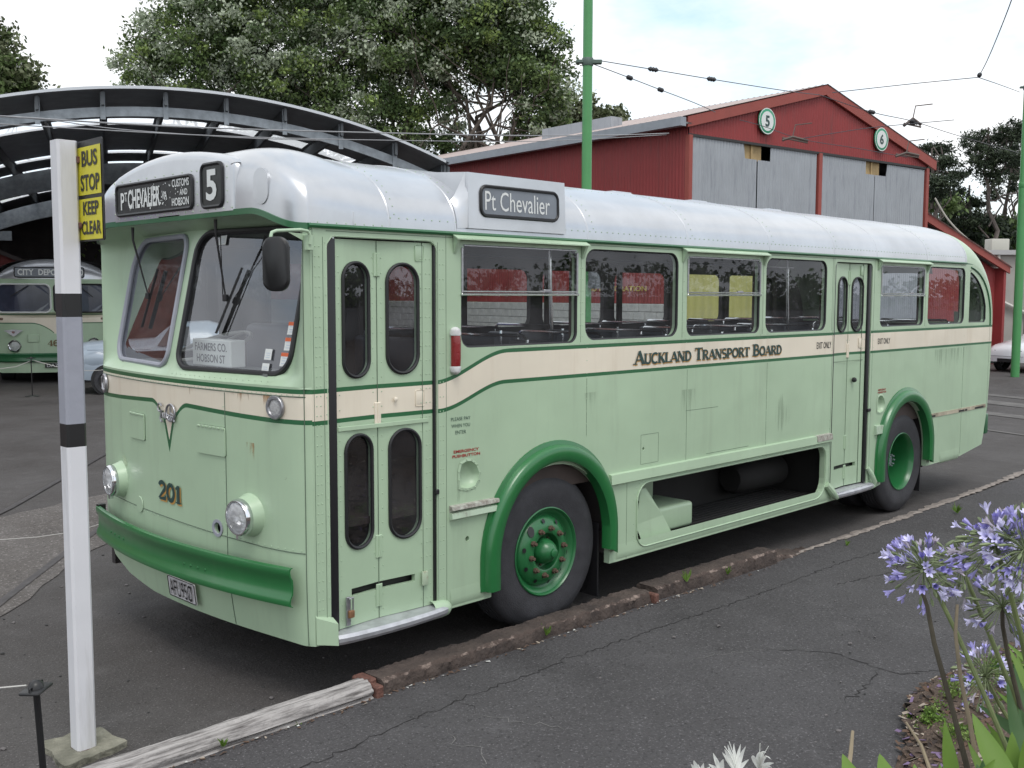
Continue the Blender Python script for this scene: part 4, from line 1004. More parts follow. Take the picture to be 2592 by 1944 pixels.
# dashboard, steering wheel, cab seat, destination slip box
mb = MB(); mb.rbox(.02, .30, .22, 2.25, 1.35, 1.70, .03, 2); bp('dashboard', mb, mat('dash_grey', (.16, .17, .17), .6, var=.1))
mb = MB(); cS = Vector((.40, 1.72, 1.86)); axs = Vector((-.35, 0, 1)).normalized(); us = Vector((0, 1, 0)); vs_ = axs.cross(us)
mb.tube([cS+(us*cos(q)+vs_*sin(q))*.255 for q in np.linspace(0, 2*pi, 33)[:-1]], .014, 8, closed=True)
for q in (.5, 2.6, 4.7): mb.tube([cS, cS+(us*cos(q)+vs_*sin(q))*.255], .009, 6)
mb.tube([cS, cS-axs*.6], .03, 8); bp('steering_wheel', mb, mat('cream_bakelite', (.42, .41, .38), .4))
def seat(x, y0, y1, col=SEATM, hgt=1.90):
    mb = MB(); mb.rbox(x-.45, x-.05, y0, y1, 1.36, 1.46, .03, 2); mb.rbox(x-.09, x+.0, y0, y1, 1.42, hgt-.03, .03, 2, mtx=None); mb.box(x-.4, x-.1, y0+.05, y0+.08, .97, 1.36)
    s = bp('seat', mb, col); mb = MB(); mb.tube([(x+.0, y0+.02, hgt-.12), (x+.01, y0+.025, hgt+.01), (x+.01, y0+.06, hgt+.035), (x+.01, y1-.06, hgt+.035), (x+.01, y1-.025, hgt+.01), (x, y1-.02, hgt-.12)], .011, 6); bp('grab_rail', mb, CHROME, s)
for x in (1.75, 2.5, 3.25, 4.0, 4.75, 5.45, 6.95, 7.7, 8.45): seat(x, .12, .98)
for x in (2.1, 2.85, 3.6, 4.35, 5.1, 5.85, 6.6, 7.35, 8.1, 8.8): seat(x, 1.48, 2.36)
mb = MB(); mb.rbox(.78, .90, 1.45, 1.98, 1.45, 2.0, .05, 3); mb.rbox(.45, .9, 1.45, 1.98, 1.36, 1.46, .04, 2); bp('driver_seat', mb, SEATM)
for x, y in ((2.9, .98), (4.6, .98), (6.5, 1.0), (1.55, .98), (.52, .48)):
    mb = MB(); mb.tube([(x, y, .97), (x, y, 1.95), (x-.02, y, 2.3), (x-.03, y, 2.9)], .015, 8); bp('grab_pole', mb, CHROME)
mb = MB(); mb.tube([(x, .28, 2.55) for x in (1, 8.6)], .012, 6); mb.tube([(x, 2.15, 2.55) for x in (1, 8.6)], .012, 6); bp('ceiling_rail', mb, CHROME)
FB = MB(); FB.rbox(.02, .12, .845, 1.29, 1.775, 1.935, .006, 1)
fbx = bp('destination_card_box', FB, mat('white_card', (.86, .88, .86), .5))
# tilt matches the windscreen; letters lie on its front face
for s, zc, w in (('FARMERS CO.', 1.890, .37), ('HOBSON ST', 1.822, .33)): adopt(text('lettering', s, (.0175, 1.068, zc), (0, -1, 0), (0, 0, 1), w, .048, mat('grey_ink', (.10, .10, .11), .6), None, .012), fbx)
# raise shelf for box
mb = MB(); mb.box(-.05, .2, .35, 2.1, 1.735, 1.772); bp('dash_shelf', mb, mat('dash_grey', (.16, .17, .17), .6))
# locker interior
mb = MB()
mb.box(2.62, 5.6, .58, .60, .36, .93); mb.box(2.62, 5.6, .05, .58, .895, .91); mb.box(2.60, 2.62, .05, .58, .36, .93); mb.box(5.58, 5.6, .05, .58, .36, .93); mb.box(2.62, 5.6, .05, .58, .375, .385)
mb.lathe([(.24, -1), (.24, 0), (0, 0)], (4.4, .40, .66), (-1, 0, 0), 24) if False else None
for k in range(9): mb.rbox(3.3, 5.5, .07+k*.055, .10+k*.055, .386, .400, .004, 1)
lk = bp('locker_interior', mb, mat('locker_black', (.012, .011, .011), .7, var=.3))
mb = MB(); mb.lathe([(.0, 0), (.11, .0), (.14, .05), (.14, .75), (.11, .8), (0, .8)], (4.65, .46, .60), (1, 0, 0), 28); bp('air_tank', mb, mat('tank_black', (.012, .011, .011), .8, var=.3), lk)
mb = MB(); mb.rbox(3.05, 3.62, .12, .50, .405, .60, .03, 3); mb.rbox(2.85, 3.45, .38, .52, .60, .80, .02, 2); bp('battery_box', mb, MINT, lk)
mb = MB(); mb.add([(2.85, .045, .80), (2.92, .055, .80), (3.14, .06, .565), (2.80, .05, .545), (3.25, .045, .40), (2.87, .04, .40), (2.85, .06, .8), (2.92, .07, .8), (3.14, .08, .565), (2.8, .07, .545), (3.25, .065, .40), (2.87, .06, .40)], [(0, 3, 2, 1), (3, 5, 4, 2), (1, 2, 8, 7), (2, 4, 10, 8)]); bp('locker_brace', mb, MINT, lk, smooth=False)
# ------------------------------------------------------------------ side destination box
mb = MB()
zt_, zb_ = 2.918, 2.592
mb.add([(1.10, -.012, zb_), (1.955, -.012, zb_), (1.945, -.004, zt_), (1.10, -.004, zt_), (1.10, .35, zb_+.05), (1.955, .35, zb_+.05), (1.945, .42, zt_+.03), (1.10, .42, zt_+.03)], [(0, 1, 2, 3), (3, 2, 6, 7), (0, 3, 7, 4), (1, 5, 6, 2)])
sb = bp('side_destination_box', mb, SILVER, smooth=False)
mb = MB(); mb.grid(lambda u, v: Vector((lerp(1.02, 1.10, u), lerp(roof_pt(1, .10*v+.01).y, -.006 if v < .75 else .02, u**2)-.001, lerp(roof_pt(1, .10*v+.01).z, lerp(zb_, zt_, v), u**1.5)+.002)), 6, 8); bp('box_fillet', mb, SILVER, sb, angle=70)
def sf(x, z): return (x, -.0135+(z-zb_)*.025, z)
f3 = framed_glass(rrect(1.20, 2.672, 1.875, 2.845, .045), sf, Yn, .011, BLINDG, 'blind', fname='destination_display', parent=sb, off=.002, goff=.003)
adopt(text('lettering', 'Pt Chevalier', (1.515, -.0145, 2.762), (1, 0, 0), (0, .025, 1), .565, .115, LWHITE, None, .0), sb)
# ------------------------------------------------------------------ red side marker lamp
mb = MB(); mb.rbox(.965, 1.02, -.03, .004, 1.752, 2.005, .012, 3); ml = bp('marker_lamp', mb, WHITE); ml['label'] = 'upright red side marker lamp with white end caps'
mb = MB(); mb.grid(lambda u, v: Vector((.9925+.031*cos(pi*u), -.010-.040*sin(pi*u)*(1-.15*(2*v-1)**4), lerp(1.785, 1.965, v))), 12, 10); bp('lens', mb, mat('red_lens', (.22, .006, .008), .15, bump=.4, bs=90, coat=.6), ml, angle=80)
mb = MB(); mb.lathe([(.034, 0), (.036, .012), (.030, .035), (.014, .048), (0, .05)], (.9925, -.012, 1.965), (0, 0, 1), 16); bp('end_cap', mb, mat('lamp_cap', (.6, .6, .6), .4, var=.2, vs=30), ml); mb = MB(); mb.lathe([(.034, 0), (.036, .012), (.030, .035), (.014, .048), (0, .05)], (.9925, -.012, 1.785), (0, 0, -1), 16); bp('end_cap', mb, mat('lamp_cap', (.6, .6, .6), .4), ml)
# ------------------------------------------------------------------ mirror
mb = MB(); Mc = Vector((-.30, -.155, 2.348)); Mt = Matrix.Translation(Mc) @ Matrix.Rotation(radians(33), 4, 'Z')
bm = bmesh.new(); lp = rrect(-.068, -.132, .068, .132, .054, 8)
for s, x in ((.90, -.018), (1.0, -.008), (1.0, .008), (.93, .012)): [bm.verts.new((x, a*s, b*s)) for a, b in lp]
bm.verts.ensure_lookup_table(); n = len(lp)
for i in range(3):
    for j in range(n): bm.faces.new([bm.verts[i*n+j], bm.verts[i*n+(j+1) % n], bm.verts[(i+1)*n+(j+1) % n], bm.verts[(i+1)*n+j]])
bm.faces.new([bm.verts[j] for j in range(n)][::-1]); bm.faces.new([bm.verts[3*n+j] for j in range(n)])
mb.frombm(bm, 0, Mt); mr = bp('mirror', mb, BLACK, angle=40); mr['label'] = 'oval black door mirror on a bent green arm'
mb = MB(); pth = [(-.030, -.045, 2.455), (-.030, -.045, 2.505), (-.045, -.047, 2.522), (-.09, -.055, 2.526), (-.26, -.098, 2.512), (-.29, -.104, 2.502), (-.297, -.108, 2.485), (-.303, -.122, 2.365)]
mb.tube(pth, .0085, 8); mb.lathe([(.024, 0), (.024, .075), (0, .075)], (-.022, -.022, 2.428), (0, 0, 1), 14); mb.rbox(-.035, .0, -.04, .0, 2.43, 2.45, .004, 1)
mb.add([(-.03, -.004, 2.51), (-.13, .0, 2.515), (-.03, -.004, 2.47)], [(0, 1, 2)])
bp('mirror_arm', mb, MINT, mr)
mb = MB(); mb.rbox(-.018, .018, -.018, .018, -.018, .018, .005, 1, mtx=Matrix.Translation((-.312, -.128, 2.36))); bp('mirror_clamp', mb, BLACKR, mr)
# ------------------------------------------------------------------ rear end
mb = MB()
pr_ = [rear_prof(1-i/16, 2.56) for i in range(17)]
mb.grid(lambda u, v: Vector((rear_prof(1-v, roof_pt(0, u).z)[0], roof_pt(0, u).y if v > .999 else lerp(roof_pt(0, u).y, roof_pt(0, u).y, 1), rear_prof(1-v, roof_pt(0, u).z)[1])), 40, 20)
rw = MB()
keep = [(f, m) for f, m in zip(mb.f, mb.m)]; mb.f = []; mb.m = []
for f, m in keep:
    c = sum((Vector(mb.v[i]) for i in f), Vector())/len(f)
    if .38 < c.y < WID-.38 and 1.96 < c.z < 2.5 and abs(c.y-CY) > .05: rw.add([mb.v[i] for i in f], [(0, 1, 2, 3)])
    else: mb.f.append(f); mb.m.append(m)
bp('rear_dome', mb, MINT, angle=60); bp('rear_window', rw, GLASS)
mb = MB(); rp_ = [(9.155, .50), (9.20, .62), (9.28, .92), (9.32, 1.35), (9.334, 1.9)]
mb.grid(lambda u, v: Vector((rp_[int(round(v*4))][0]+.03*sin(pi*u)**.5, WID*u, rp_[int(round(v*4))][1])), 20, 4); bp('rear_panel', mb, MINT)
mb = MB(); mb.rbox(9.30, 9.40, .02, 2.4, .60, .84, .02, 2); bp('rear_bumper', mb, DGREEN)
# roof fittings
mb = MB()
for x in (2.45, 3.6, 4.7, 6.0): mb.rbox(x, x+.25, .95, 1.25, 3.025, 3.055, .01, 2)
bp('roof_vent', mb, SILVER)
# ------------------------------------------------------------------ painted lettering on the side
YI = (0, -1, 0); XR = (1, 0, 0); ZU = (0, 0, 1)
for m_, sh, dd in ((GOLD, (.008, -.008), 0.0012), (INK, (0, 0), .0050)):
    for wd, xc, w in (('AUCKLAND', 3.115, .77), ('TRANSPORT', 3.945, .80), ('BOARD', 4.52-.03, .40)):
        pass
    o = serif_text('lettering', 'AUCKLAND TRANSPORT BOARD', (3.68, -.001, 1.715), XR, ZU, YI, 1.98, .094, m_, None, shift=sh, d0=dd); adopt(o)
adopt(text('lettering', 'EXIT ONLY', (5.40, -.002, 1.764), XR, ZU, .26, .058, BLACK, None, .01)); adopt(text('lettering', 'EXIT ONLY', (6.578, -.002, 1.767), XR, ZU, .26, .055, BLACK, None, .01))
for s, z, w in (('PLEASE PAY', 1.470, .155), ('WHEN YOU', 1.430, .15), ('ENTER', 1.390, .085)): adopt(text('lettering', s, (1.045, -.002, z), XR, ZU, w, .021, INK, None, .0))
REDI = mat('red_lettering', (.32, .02, .02), .5)
for s, z, w in (('EMERGENCY', 1.275, .205), ('PUSHBUTTON', 1.247, .225)): adopt(text('lettering', s, (1.09, -.002, z), XR, ZU, w, .018, REDI, None, .03))
for s, z, w in (('EMERGENCY', 1.295, .17), ('PUSHBUTTON', 1.270, .18)): adopt(text('lettering', s, (6.57, -.002, z), XR, ZU, w, .018, REDI, None, .03))
# soffit lamp housings under the brow would be hidden; ceiling lining
mb = MB(); mb.box(.6, 8.5, .42, 2.04, 2.86, 2.88); bp('ceiling', mb, CEIL, smooth=False)
mb = MB()
for yy, s in ((.08, 1), (WID-.08, -1)):
    mb.add([(.6, yy, 2.54), (8.5, yy, 2.54), (8.5, yy+.36*s, 2.87), (.6, yy+.36*s, 2.87)], [(0, 1, 2, 3)])
bp('ceiling_cove', mb, CEIL, smooth=False)
# ================================================================== GROUND
def ground_mat(name, c1, c2, agg=220, bump=.5, rough=.85, patch=0.6, streak=None):
    m = bpy.data.materials.new(name); m.use_nodes = True; n = m.node_tree.nodes; l = m.node_tree.links; b = n['Principled BSDF']
    b.inputs['Roughness'].default_value = rough; b.inputs['Specular IOR Level'].default_value = .35
    tcn = n.new('ShaderNodeTexCoord')
    def nz(s, d=6, r=.6, sc=(1, 1, 1)):
        mp_ = n.new('ShaderNodeMapping'); mp_.inputs['Scale'].default_value = sc; t = n.new('ShaderNodeTexNoise'); t.inputs['Scale'].default_value = s; t.inputs['Detail'].default_value = d; t.inputs['Roughness'].default_value = r
        l.new(tcn.outputs['Object'], mp_.inputs[0]); l.new(mp_.outputs[0], t.inputs['Vector']); return t
    def mr(s, a, bb, c, d):
        r = n.new('ShaderNodeMapRange'); r.inputs[1].default_value = a; r.inputs[2].default_value = bb; r.inputs[3].default_value = c; r.inputs[4].default_value = d; l.new(s.outputs[0], r.inputs[0]); return r
    def mix(f, a, c, mode='MIX'):
        x = n.new('ShaderNodeMix'); x.data_type = 'RGBA'; x.blend_type = mode; l.new(f.outputs[0], x.inputs[0])
        for k, q in ((6, a), (7, c)):
            if isinstance(q, tuple): x.inputs[k].default_value = (*q, 1)
            else: l.new(q.outputs[2], x.inputs[k])
        return x
    A = mix(mr(nz(.7, 7, .65), .32, .68, 0, 1), c1, c2)
    A = mix(mr(nz(2.7, 8, .7), .56, .80, 0, patch), A, tuple(min(1, x*2.0) for x in c2))
    A = mix(mr(nz(1.1, 4, .6), .58, .72, 0, .55), A, tuple(x*.55 for x in c1))
    # light and dark aggregate
    A = mix(mr(nz(agg, 3, .7), .58, .68, 0, .75), A, tuple(min(1, x*2.9) for x in c2))
    A = mix(mr(nz(agg*.7, 3, .7), .56, .70, 0, .8), A, tuple(x*.3 for x in c1))
    l.new(A.outputs[2], b.inputs['Base Color'])
    bu = n.new('ShaderNodeBump'); bu.inputs['Strength'].default_value = bump; bu.inputs['Distance'].default_value = .012
    l.new(nz(agg*.6, 3, .6).outputs[0], bu.inputs['Height'])
    bu2 = n.new('ShaderNodeBump'); bu2.inputs['Strength'].default_value = .35; bu2.inputs['Distance'].default_value = .05
    l.new(nz(5, 5).outputs[0], bu2.inputs['Height']); l.new(bu.outputs[0], bu2.inputs['Normal']); l.new(bu2.outputs[0], b.inputs['Normal'])
    MATS[name] = m; return m
ROADM = ground_mat('road_asphalt', (.048, .043, .041), (.080, .075, .074), agg=90, bump=.4, patch=.45)
PATHM = ground_mat('path_asphalt', (.052, .049, .051), (.072, .069, .072), agg=75, bump=1.0, patch=.4)
GRAVM = ground_mat('gravel', (.075, .066, .060), (.13, .12, .115), agg=45, bump=1.0, patch=.6)
def struct(name, mb, m, kind='structure', smooth=True, **k):
    o = mb.build(name, m, smooth=smooth, **k); o['kind'] = kind; return o
mb = MB(); mb.add([(-900, -900, 0), (1500, -900, 0), (1500, 1500, 0), (-900, 1500, 0)], [(0, 1, 2, 3)])
struct('road', mb, ROADM)
def path_z(x): return lerp(.066, .034, sstep((x-2.4)/2.0)) if x < 4.4 else lerp(.034, .008, sstep((x-4.4)/2.5))
def path_h(x, y): return path_z(x)+.006*sin(x*1.7)*min(1, max(0, -.2-y)*1.2)
mb = MB()
def pfn(u, v):
    x = lerp(-9, 14, u); y = lerp(-.20 if x < 4.45 else -.14, -9, v**1.6); return Vector((x, y, path_h(x, y)))
mb.grid(pfn, 230, 60)
struct('footpath', mb, PATHM)
# garden bank the photographer stands on
BEDE = [(-9, -3.6), (-3, -3.2), (.4, -2.95), (1.3, -2.62), (1.75, -2.42), (2.3, -2.24), (3.0, -2.28), (3.7, -2.36), (4.8, -2.6), (7, -3.0), (14, -4)]
def bed_edge(x):
    for (a, b), (c, d) in zip(BEDE, BEDE[1:]):
        if a <= x <= c: return lerp(b, d, (x-a)/(c-a))
    return -3
def bed_z(x, y): return path_z(x)+max(0, bed_edge(x)-y)*.34*(1 if bed_edge(x)-y < 2 else 1)
rg = random.Random(11)
mb = MB()
def bfn(u, v):
    x = lerp(-6, 10, u); e = bed_edge(x)+rg.uniform(-.05, .05); y = lerp(e, -8, v**1.5); return Vector((x, y, path_z(x)+.008+max(0, (e-y))*.30+(rg.uniform(0, .02) if v > 0 else 0)))
mb.grid(bfn, 200, 60)
MULCH = ground_mat('mulch', (.055, .036, .028), (.11, .08, .062), agg=60, bump=1.0, patch=.7)
struct('garden_bed', mb, MULCH)
# bark and leaf litter
mb = MB()
for k in range(2600):
    x = rg.uniform(1.0, 4.6); y = bed_edge(x)-abs(rg.gauss(0, .75))+.02; z = path_z(x)+.02+max(0, bed_edge(x)-y)*.30
    c = Vector((x, y, z)); a = Vector((rg.uniform(-1, 1), rg.uniform(-1, 1), rg.uniform(-.3, .3))).normalized(); b = a.cross(Vector((rg.uniform(-.4, .4), rg.uniform(-.4, .4), 1))).normalized()
    L = rg.uniform(.008, .035); Wd = rg.uniform(.004, .012); mb.add([c-a*L-b*Wd, c+a*L-b*Wd, c+a*L*.8+b*Wd, c-a*L*.9+b*Wd], [(0, 1, 2, 3)], rg.choice((0, 0, 1, 1, 2, 3)))
struct('leaf_litter', mb, [mat('litter_brown', (.10, .06, .04), .9), mat('litter_dark', (.035, .025, .022), .9), mat('litter_pale', (.32, .27, .22), .9), mat('litter_mauve', (.16, .11, .20), .9)], kind='stuff', smooth=False)
# gravel patch between the tram rails, rails
def jag(pts, amp, rnd): return [(x+rnd.uniform(-amp, amp), y+rnd.uniform(-amp, amp)) for x, y in pts]
gv = dens([(-3.0, 1.6), (-.9, 2.5), (.4, 4.0), (1.9, 5.6), (2.6, 6.9), (1.9, 6.7), (.5, 6.2), (-2.0, 5.2), (-4.2, 4.4)], .3); gv = jag(gv, .06, rg)
mb = MB(); sheet(mb, gv, [], lambda x, y: (x, y, .006), step=.4); struct('gravel_patch', mb, GRAVM)
RAILM = mat('tram_rail_steel', (.085, .078, .078), .55, .5, var=.3, vs=12)
for pts in ([(-1.6, 1.75), (-.448, 3.236), (.407, 4.284), (1.056, 5.047), (2.2, 6.3), (4.2, 8.4)], [(-.9, 4.7), (.74, 6.525), (3.347, 9.832), (6.5, 13.6)]):
    mb = MB(); 
    for a, b in zip(pts, pts[1:]):
        a = Vector((*a, .012)); b = Vector((*b, .012)); n_ = (b-a).normalized().cross(Vector((0, 0, 1)))*.032
        mb.add([a-n_, b-n_, b+n_, a+n_], [(0, 1, 2, 3)])
    struct('tram_rail', mb, RAILM, smooth=False)
CONC = mat('pale_concrete', (.115, .11, .105), .9, var=.25, vs=3, bump=.4, bs=40)
for d0, w in ((0, .45), (1.9, .65), (3.6, .35), (-2.2, .12)):
    mb = MB(); A = Vector((17.4+d0, 4.6+d0*.2, .009)); D = Vector((-.35, -1, 0)).normalized(); Nn = Vector((1, -.35, 0)).normalized()*w
    mb.add([A-D*3, A+D*11, A+D*11+Nn, A-D*3+Nn], [(0, 1, 2, 3)]); struct('concrete_strip', mb, CONC, smooth=False)
# pebbles on the road in front of the bus
mb = MB()
for k in range(420):
    x = rg.uniform(-3.5, 1.2); y = rg.uniform(0, 4.5); r = rg.choice((.004, .006, .008, .012))*rg.uniform(.6, 1.3)
    if k > 330: x = rg.uniform(-1, 6); y = rg.uniform(-2.4, -.25)
    z = 0 if y > 0 else path_z(x)
    bm = bmesh.new(); bmesh.ops.create_icosphere(bm, subdivisions=1, radius=r)
    for v in bm.verts: v.co = Vector((v.co.x*rg.uniform(.7, 1.3)+x, v.co.y*rg.uniform(.7, 1.3)+y, v.co.z*.6+z+r*.4))
    mb.frombm(bm, rg.choice((0, 0, 1)))
struct('pebbles', mb, [mat('pebble_grey', (.13, .12, .12), .9), mat('pebble_dark', (.04, .04, .04), .9)], kind='stuff')
# cracks in the asphalt
def toz(x, y, z): k = (CAMP.z-z)/CAMP.z; return (CAMP.x+(x-CAMP.x)*k, CAMP.y+(y-CAMP.y)*k)
CRK = mat('crack_dark', (.012, .011, .011), 1.0); CRKL = mat('crack_pale', (.17, .165, .16), 1.0)
def crack(pts, w, m, amp=.012, name='asphalt_crack'):
    P = dens([toz(*q, .062) for q in pts], .035, False); P = [(x+rg.gauss(0, amp), y+rg.gauss(0, amp)) for x, y in P]; n = len(P); vs = []
    for i, (x, y) in enumerate(P):
        a = P[max(0, i-1)]; b = P[min(n-1, i+1)]; L = math.hypot(b[0]-a[0], b[1]-a[1]) or 1; ww = .65*w*rg.uniform(.25, 1.2)*(1 if 2 < i < n-3 else .3); nx, ny = -(b[1]-a[1])/L*ww, (b[0]-a[0])/L*ww; z = path_h(x, y)+.0022
        vs += [(x+nx, y+ny, z), (x-nx, y-ny, z)]
    mb = MB(); mb.add(vs, [(2*i, 2*i+1, 2*i+3, 2*i+2) for i in range(n-1)]); struct(name, mb, m, smooth=False)
crack([(-1.6, -.62), (-.428, -.553), (.1, -.50), (.557, -.479), (1.2, -.47), (1.729, -.461), (2.6, -.49), (3.357, -.51), (4.616, -.465), (5.6, -.5)], .006, CRK)
crack([(.557, -.479), (.6, -.60), (.54, -.66)], .004, CRK)
crack([(.51, -.645), (.59, -.80), (.65, -.95), (.70, -1.06), (.76, -1.18)], .005, CRKL)
crack([(.30, -.70), (.22, -.86), (.28, -.98), (.10, -1.2), (-.1, -1.4)], .004, CRKL)
crack([(2.5, -1.2), (2.65, -1.35), (2.768, -1.539), (2.718, -1.794), (2.705, -1.985), (2.88, -2.08), (3.043, -2.178)], .006, CRK)
crack([(2.718, -1.85), (2.45, -1.93), (2.051, -1.966)], .006, CRK); crack([(1.9, -.95), (2.2, -1.05), (2.5, -1.2)], .004, CRKL)
crack([(-.05, -2.0), (.1, -2.1), (.35, -2.15)], .005, CRK); crack([(.1, -2.12), (.25, -2.16)], .004, CRKL)
crack([(4.2, -.75), (4.9, -.9), (5.6, -.85)], .006, CRK)
# pale worn edge of the path beyond the kerb
mb = MB(); P = dens([(4.55, -.14), (5.6, -.13), (7.05, -.11), (8.2, -.09), (9.6, -.05), (11.5, 0.05)], .06, False); vs = []
for x, y in P: w = rg.uniform(.03, .07); vs += [(x, y+w+rg.uniform(-.015, .015), .006), (x, y-.02, path_z(x)+.012), (x, y-w, path_z(x)+.006)]
mb.add(vs, [(3*i+j, 3*i+1+j, 3*i+4+j, 3*i+3+j) for i in range(len(P)-1) for j in (0, 1)]); struct('worn_kerb_edge', mb, mat('worn_edge', (.33, .29, .26), .95, col2=(.13, .11, .10), vs=20, detail=8), smooth=False)
# ================================================================== KERB TIMBERS
TIMB = mat('brown_sleeper', (.088, .066, .056), .9, col2=(.036, .027, .024), vs=5, bump=.9, bs=35, detail=9)
TIMBL = mat('sleeper_edge', (.27, .21, .18), .9, col2=(.07, .05, .042), vs=16, bump=.6, bs=60, detail=8)
for nd in TIMBL.node_tree.nodes:
    if nd.type == 'VALTORGB': nd.color_ramp.elements[0].position = .50; nd.color_ramp.elements[1].position = .64
LOGM = mat('weathered_log', (.37, .35, .34), .9, col2=(.04, .034, .032), vs=26, bump=.9, bs=20, detail=9)
# stretched grain for the log
for nd in LOGM.node_tree.nodes:
    if nd.type == 'MAPPING': nd.inputs['Scale'].default_value = (.16, 2.2, 2.2)
    if nd.type == 'VALTORGB': nd.color_ramp.elements[0].position = .30; nd.color_ramp.elements[1].position = .56
import mathutils.noise as mn
def NF(x, y, z, o): return mn.fractal(Vector((x, y, z)), .9, 2.0, o)
def sleeper(name, x0, x1, y0, y1, z0, z1, m, edge, label, r=.018, wob=.008, seed=1, cracks=0, slope=0.0):
    rnd = random.Random(seed); n = max(8, int((x1-x0)/.012)); vs = []
    sec = [(y0, z0), (y0, lerp(z0, z1, .5)), (y0+r*.3, z1-r), (y0+r, z1-.002), (lerp(y0, y1, .3), z1), (lerp(y0, y1, .65), z1), (y1-r*.6, z1-.003), (y1, z1-r), (y1, z0)]
    k = len(sec); ph = [rnd.uniform(0, 6) for _ in range(8)]
    mb = MB()
    for i in range(n+1):
        x = lerp(x0, x1, i/n)
        for j, (y, z) in enumerate(sec):
            a = wob*(1.4*NF(x*4, j*1.3+seed, 0, 6)+1.6*NF(x*22, y*30, z*30+seed, 4))
            vs.append((x+(rnd.uniform(-.008, .008) if i in (0, n) else 0), y+a*(1 if j < 5 else .5), z+a*.5*(1 if 0 < j < k-1 else 0)+slope*(i/n)*(1 if j else 1)))
    b = len(mb.v); mb.v += vs
    for i in range(n):
        for j in range(k-1): mb.f.append((b+i*k+j, b+(i+1)*k+j, b+(i+1)*k+j+1, b+i*k+j+1)); mb.m.append(1 if j in (2, ) else 0)
    mb.f.append(tuple(b+j for j in range(k))); mb.m.append(0); mb.f.append(tuple(b+n*k+j for j in range(k))[::-1]); mb.m.append(0)
    return tag(mb.build(name, [m, edge], angle=50), label, 'kerb timber')
sleeper('kerb_timber', .27, 2.62, -.235, -.065, -.01, .150, TIMB, TIMBL, 'long dark brown sleeper lying as a kerb beside the front bus wheel', seed=4)
sleeper('kerb_timber', 2.70, 4.30, -.225, -.045, -.01, .160, TIMB, TIMBL, 'dark brown kerb sleeper with two weeds, behind the front wheel', seed=5, wob=.006, slope=-.012)
sleeper('kerb_timber', 4.30, 4.95, -.20, -.04, -.03, .085, TIMB, TIMBL, 'short broken decayed end of the kerb timber past the second sleeper', seed=9, wob=.022, slope=-.06)
# round weathered log
mb = MB(); rnd = random.Random(2); n = 200; k = 40; vs = []
for i in range(n+1):
    x = lerp(-2.6, .20, i/n); cy = lerp(-.17, -.155, i/n); rr_ = .088
    for j in range(k):
        a = 2*pi*j/k; q = rr_*(1+.05*sin(3*a+1))+.010*NF(x*1.2, cos(a)*9, sin(a)*9, 6)+.004*NF(x*6, a*9, 0, 3)
        if j in (19, 24): q -= .016+.01*NF(x*3, j, 0, 2)
        if j in (21, 22, 27): q -= .006*(1+NF(x*3, j, 0, 2))
        vs.append((x, cy+q*cos(a)*1.0, .066+q*sin(a)))
mb.add(vs, [(i*k+j, (i+1)*k+j, (i+1)*k+(j+1) % k, i*k+(j+1) % k) for i in range(n) for j in range(k)]+[tuple(n*k+j for j in range(k)), tuple(range(k))[::-1]])
tag(mb.build('kerb_log', LOGM, angle=60), 'rounded weathered silvery grey log kerb by the bus stop post', 'log')
STEELR = mat('rusty_steel', (.13, .06, .045), .8, var=.4, vs=25, bump=.4)
for x, lab in ((.235, 'rusty steel bracket between the grey log and the first brown sleeper'), (2.66, 'small rusty steel peg between the two brown sleepers')):
    mb = MB(); mb.rbox(x-.028, x+.02, -.262, -.18, -.01, .128, .008, 1); mb.rbox(x-.05, x+.03, -.19, -.06, .0, .148, .01, 1) if x < 1 else None
    tag(mb.build('kerb_bracket', STEELR), lab, 'bracket')
# ================================================================== BUS STOP POST
post = empty('bus_stop_post', (-1.103, .339, 0), 0, 'tall white square post with black and grey bands, carrying the yellow BUS STOP sign', 'post')
def oct_(h, c): return [(-h, -h+c), (-h+c, -h), (h-c, -h), (h, -h+c), (h, h-c), (h-c, h), (-h+c, h), (-h, h-c)]
def shaft(z0, z1, m, nm='shaft', lab=None):
    mb = MB(); P = oct_(.0465, .007 if z1 < 1.4 else .011); mb.add([(x, y, z0) for x, y in P]+[(x, y, z1) for x, y in P], [(i, (i+1) % 8, 8+(i+1) % 8, 8+i) for i in range(8)]+[tuple(range(8, 16)), tuple(range(8))[::-1]])
    o = mb.build(nm, m, post, smooth=False)
    if lab: o['label'] = lab
PW = weathered('post_white', (.70, .70, .73), amt=2.2, grime=(.26, .25, .21), ga=.75, rough=.5, coat=0, rust=(.2, .19, .17))
shaft(.02, 1.490, PW, lab='white lower part of the post'); shaft(1.490, 1.598, BLACK, 'band'); shaft(1.598, 2.095, GREYP, 'band', 'grey painted middle part of the post'); shaft(2.095, 2.203, BLACK, 'band'); shaft(2.203, 2.90, PW, lab='weathered white top part of the post')
mb = MB(); P = oct_(.0475, .0075); mb.add([(x, y, .018) for x, y in P]+[(x, y, .03) for x, y in P], [(i, (i+1) % 8, 8+(i+1) % 8, 8+i) for i in range(8)]); mb.build('rust_edge', STEELR, post, smooth=False)
mb = MB(); sheet(mb, jag(dens([(-.16, -.16), (.17, -.10), (.155, .17), (-.13, .19)], .05), .012, rnd), [], lambda x, y: (x, y, .03+rnd.uniform(-.004, .004)), gstep=(.03, .03), thick=(0, 0, -.05), back=0)
mb.build('concrete_footing', mat('footing_concrete', (.26, .25, .20), .95, col2=(.10, .10, .075), vs=8, bump=.8, bs=30, detail=8), post)
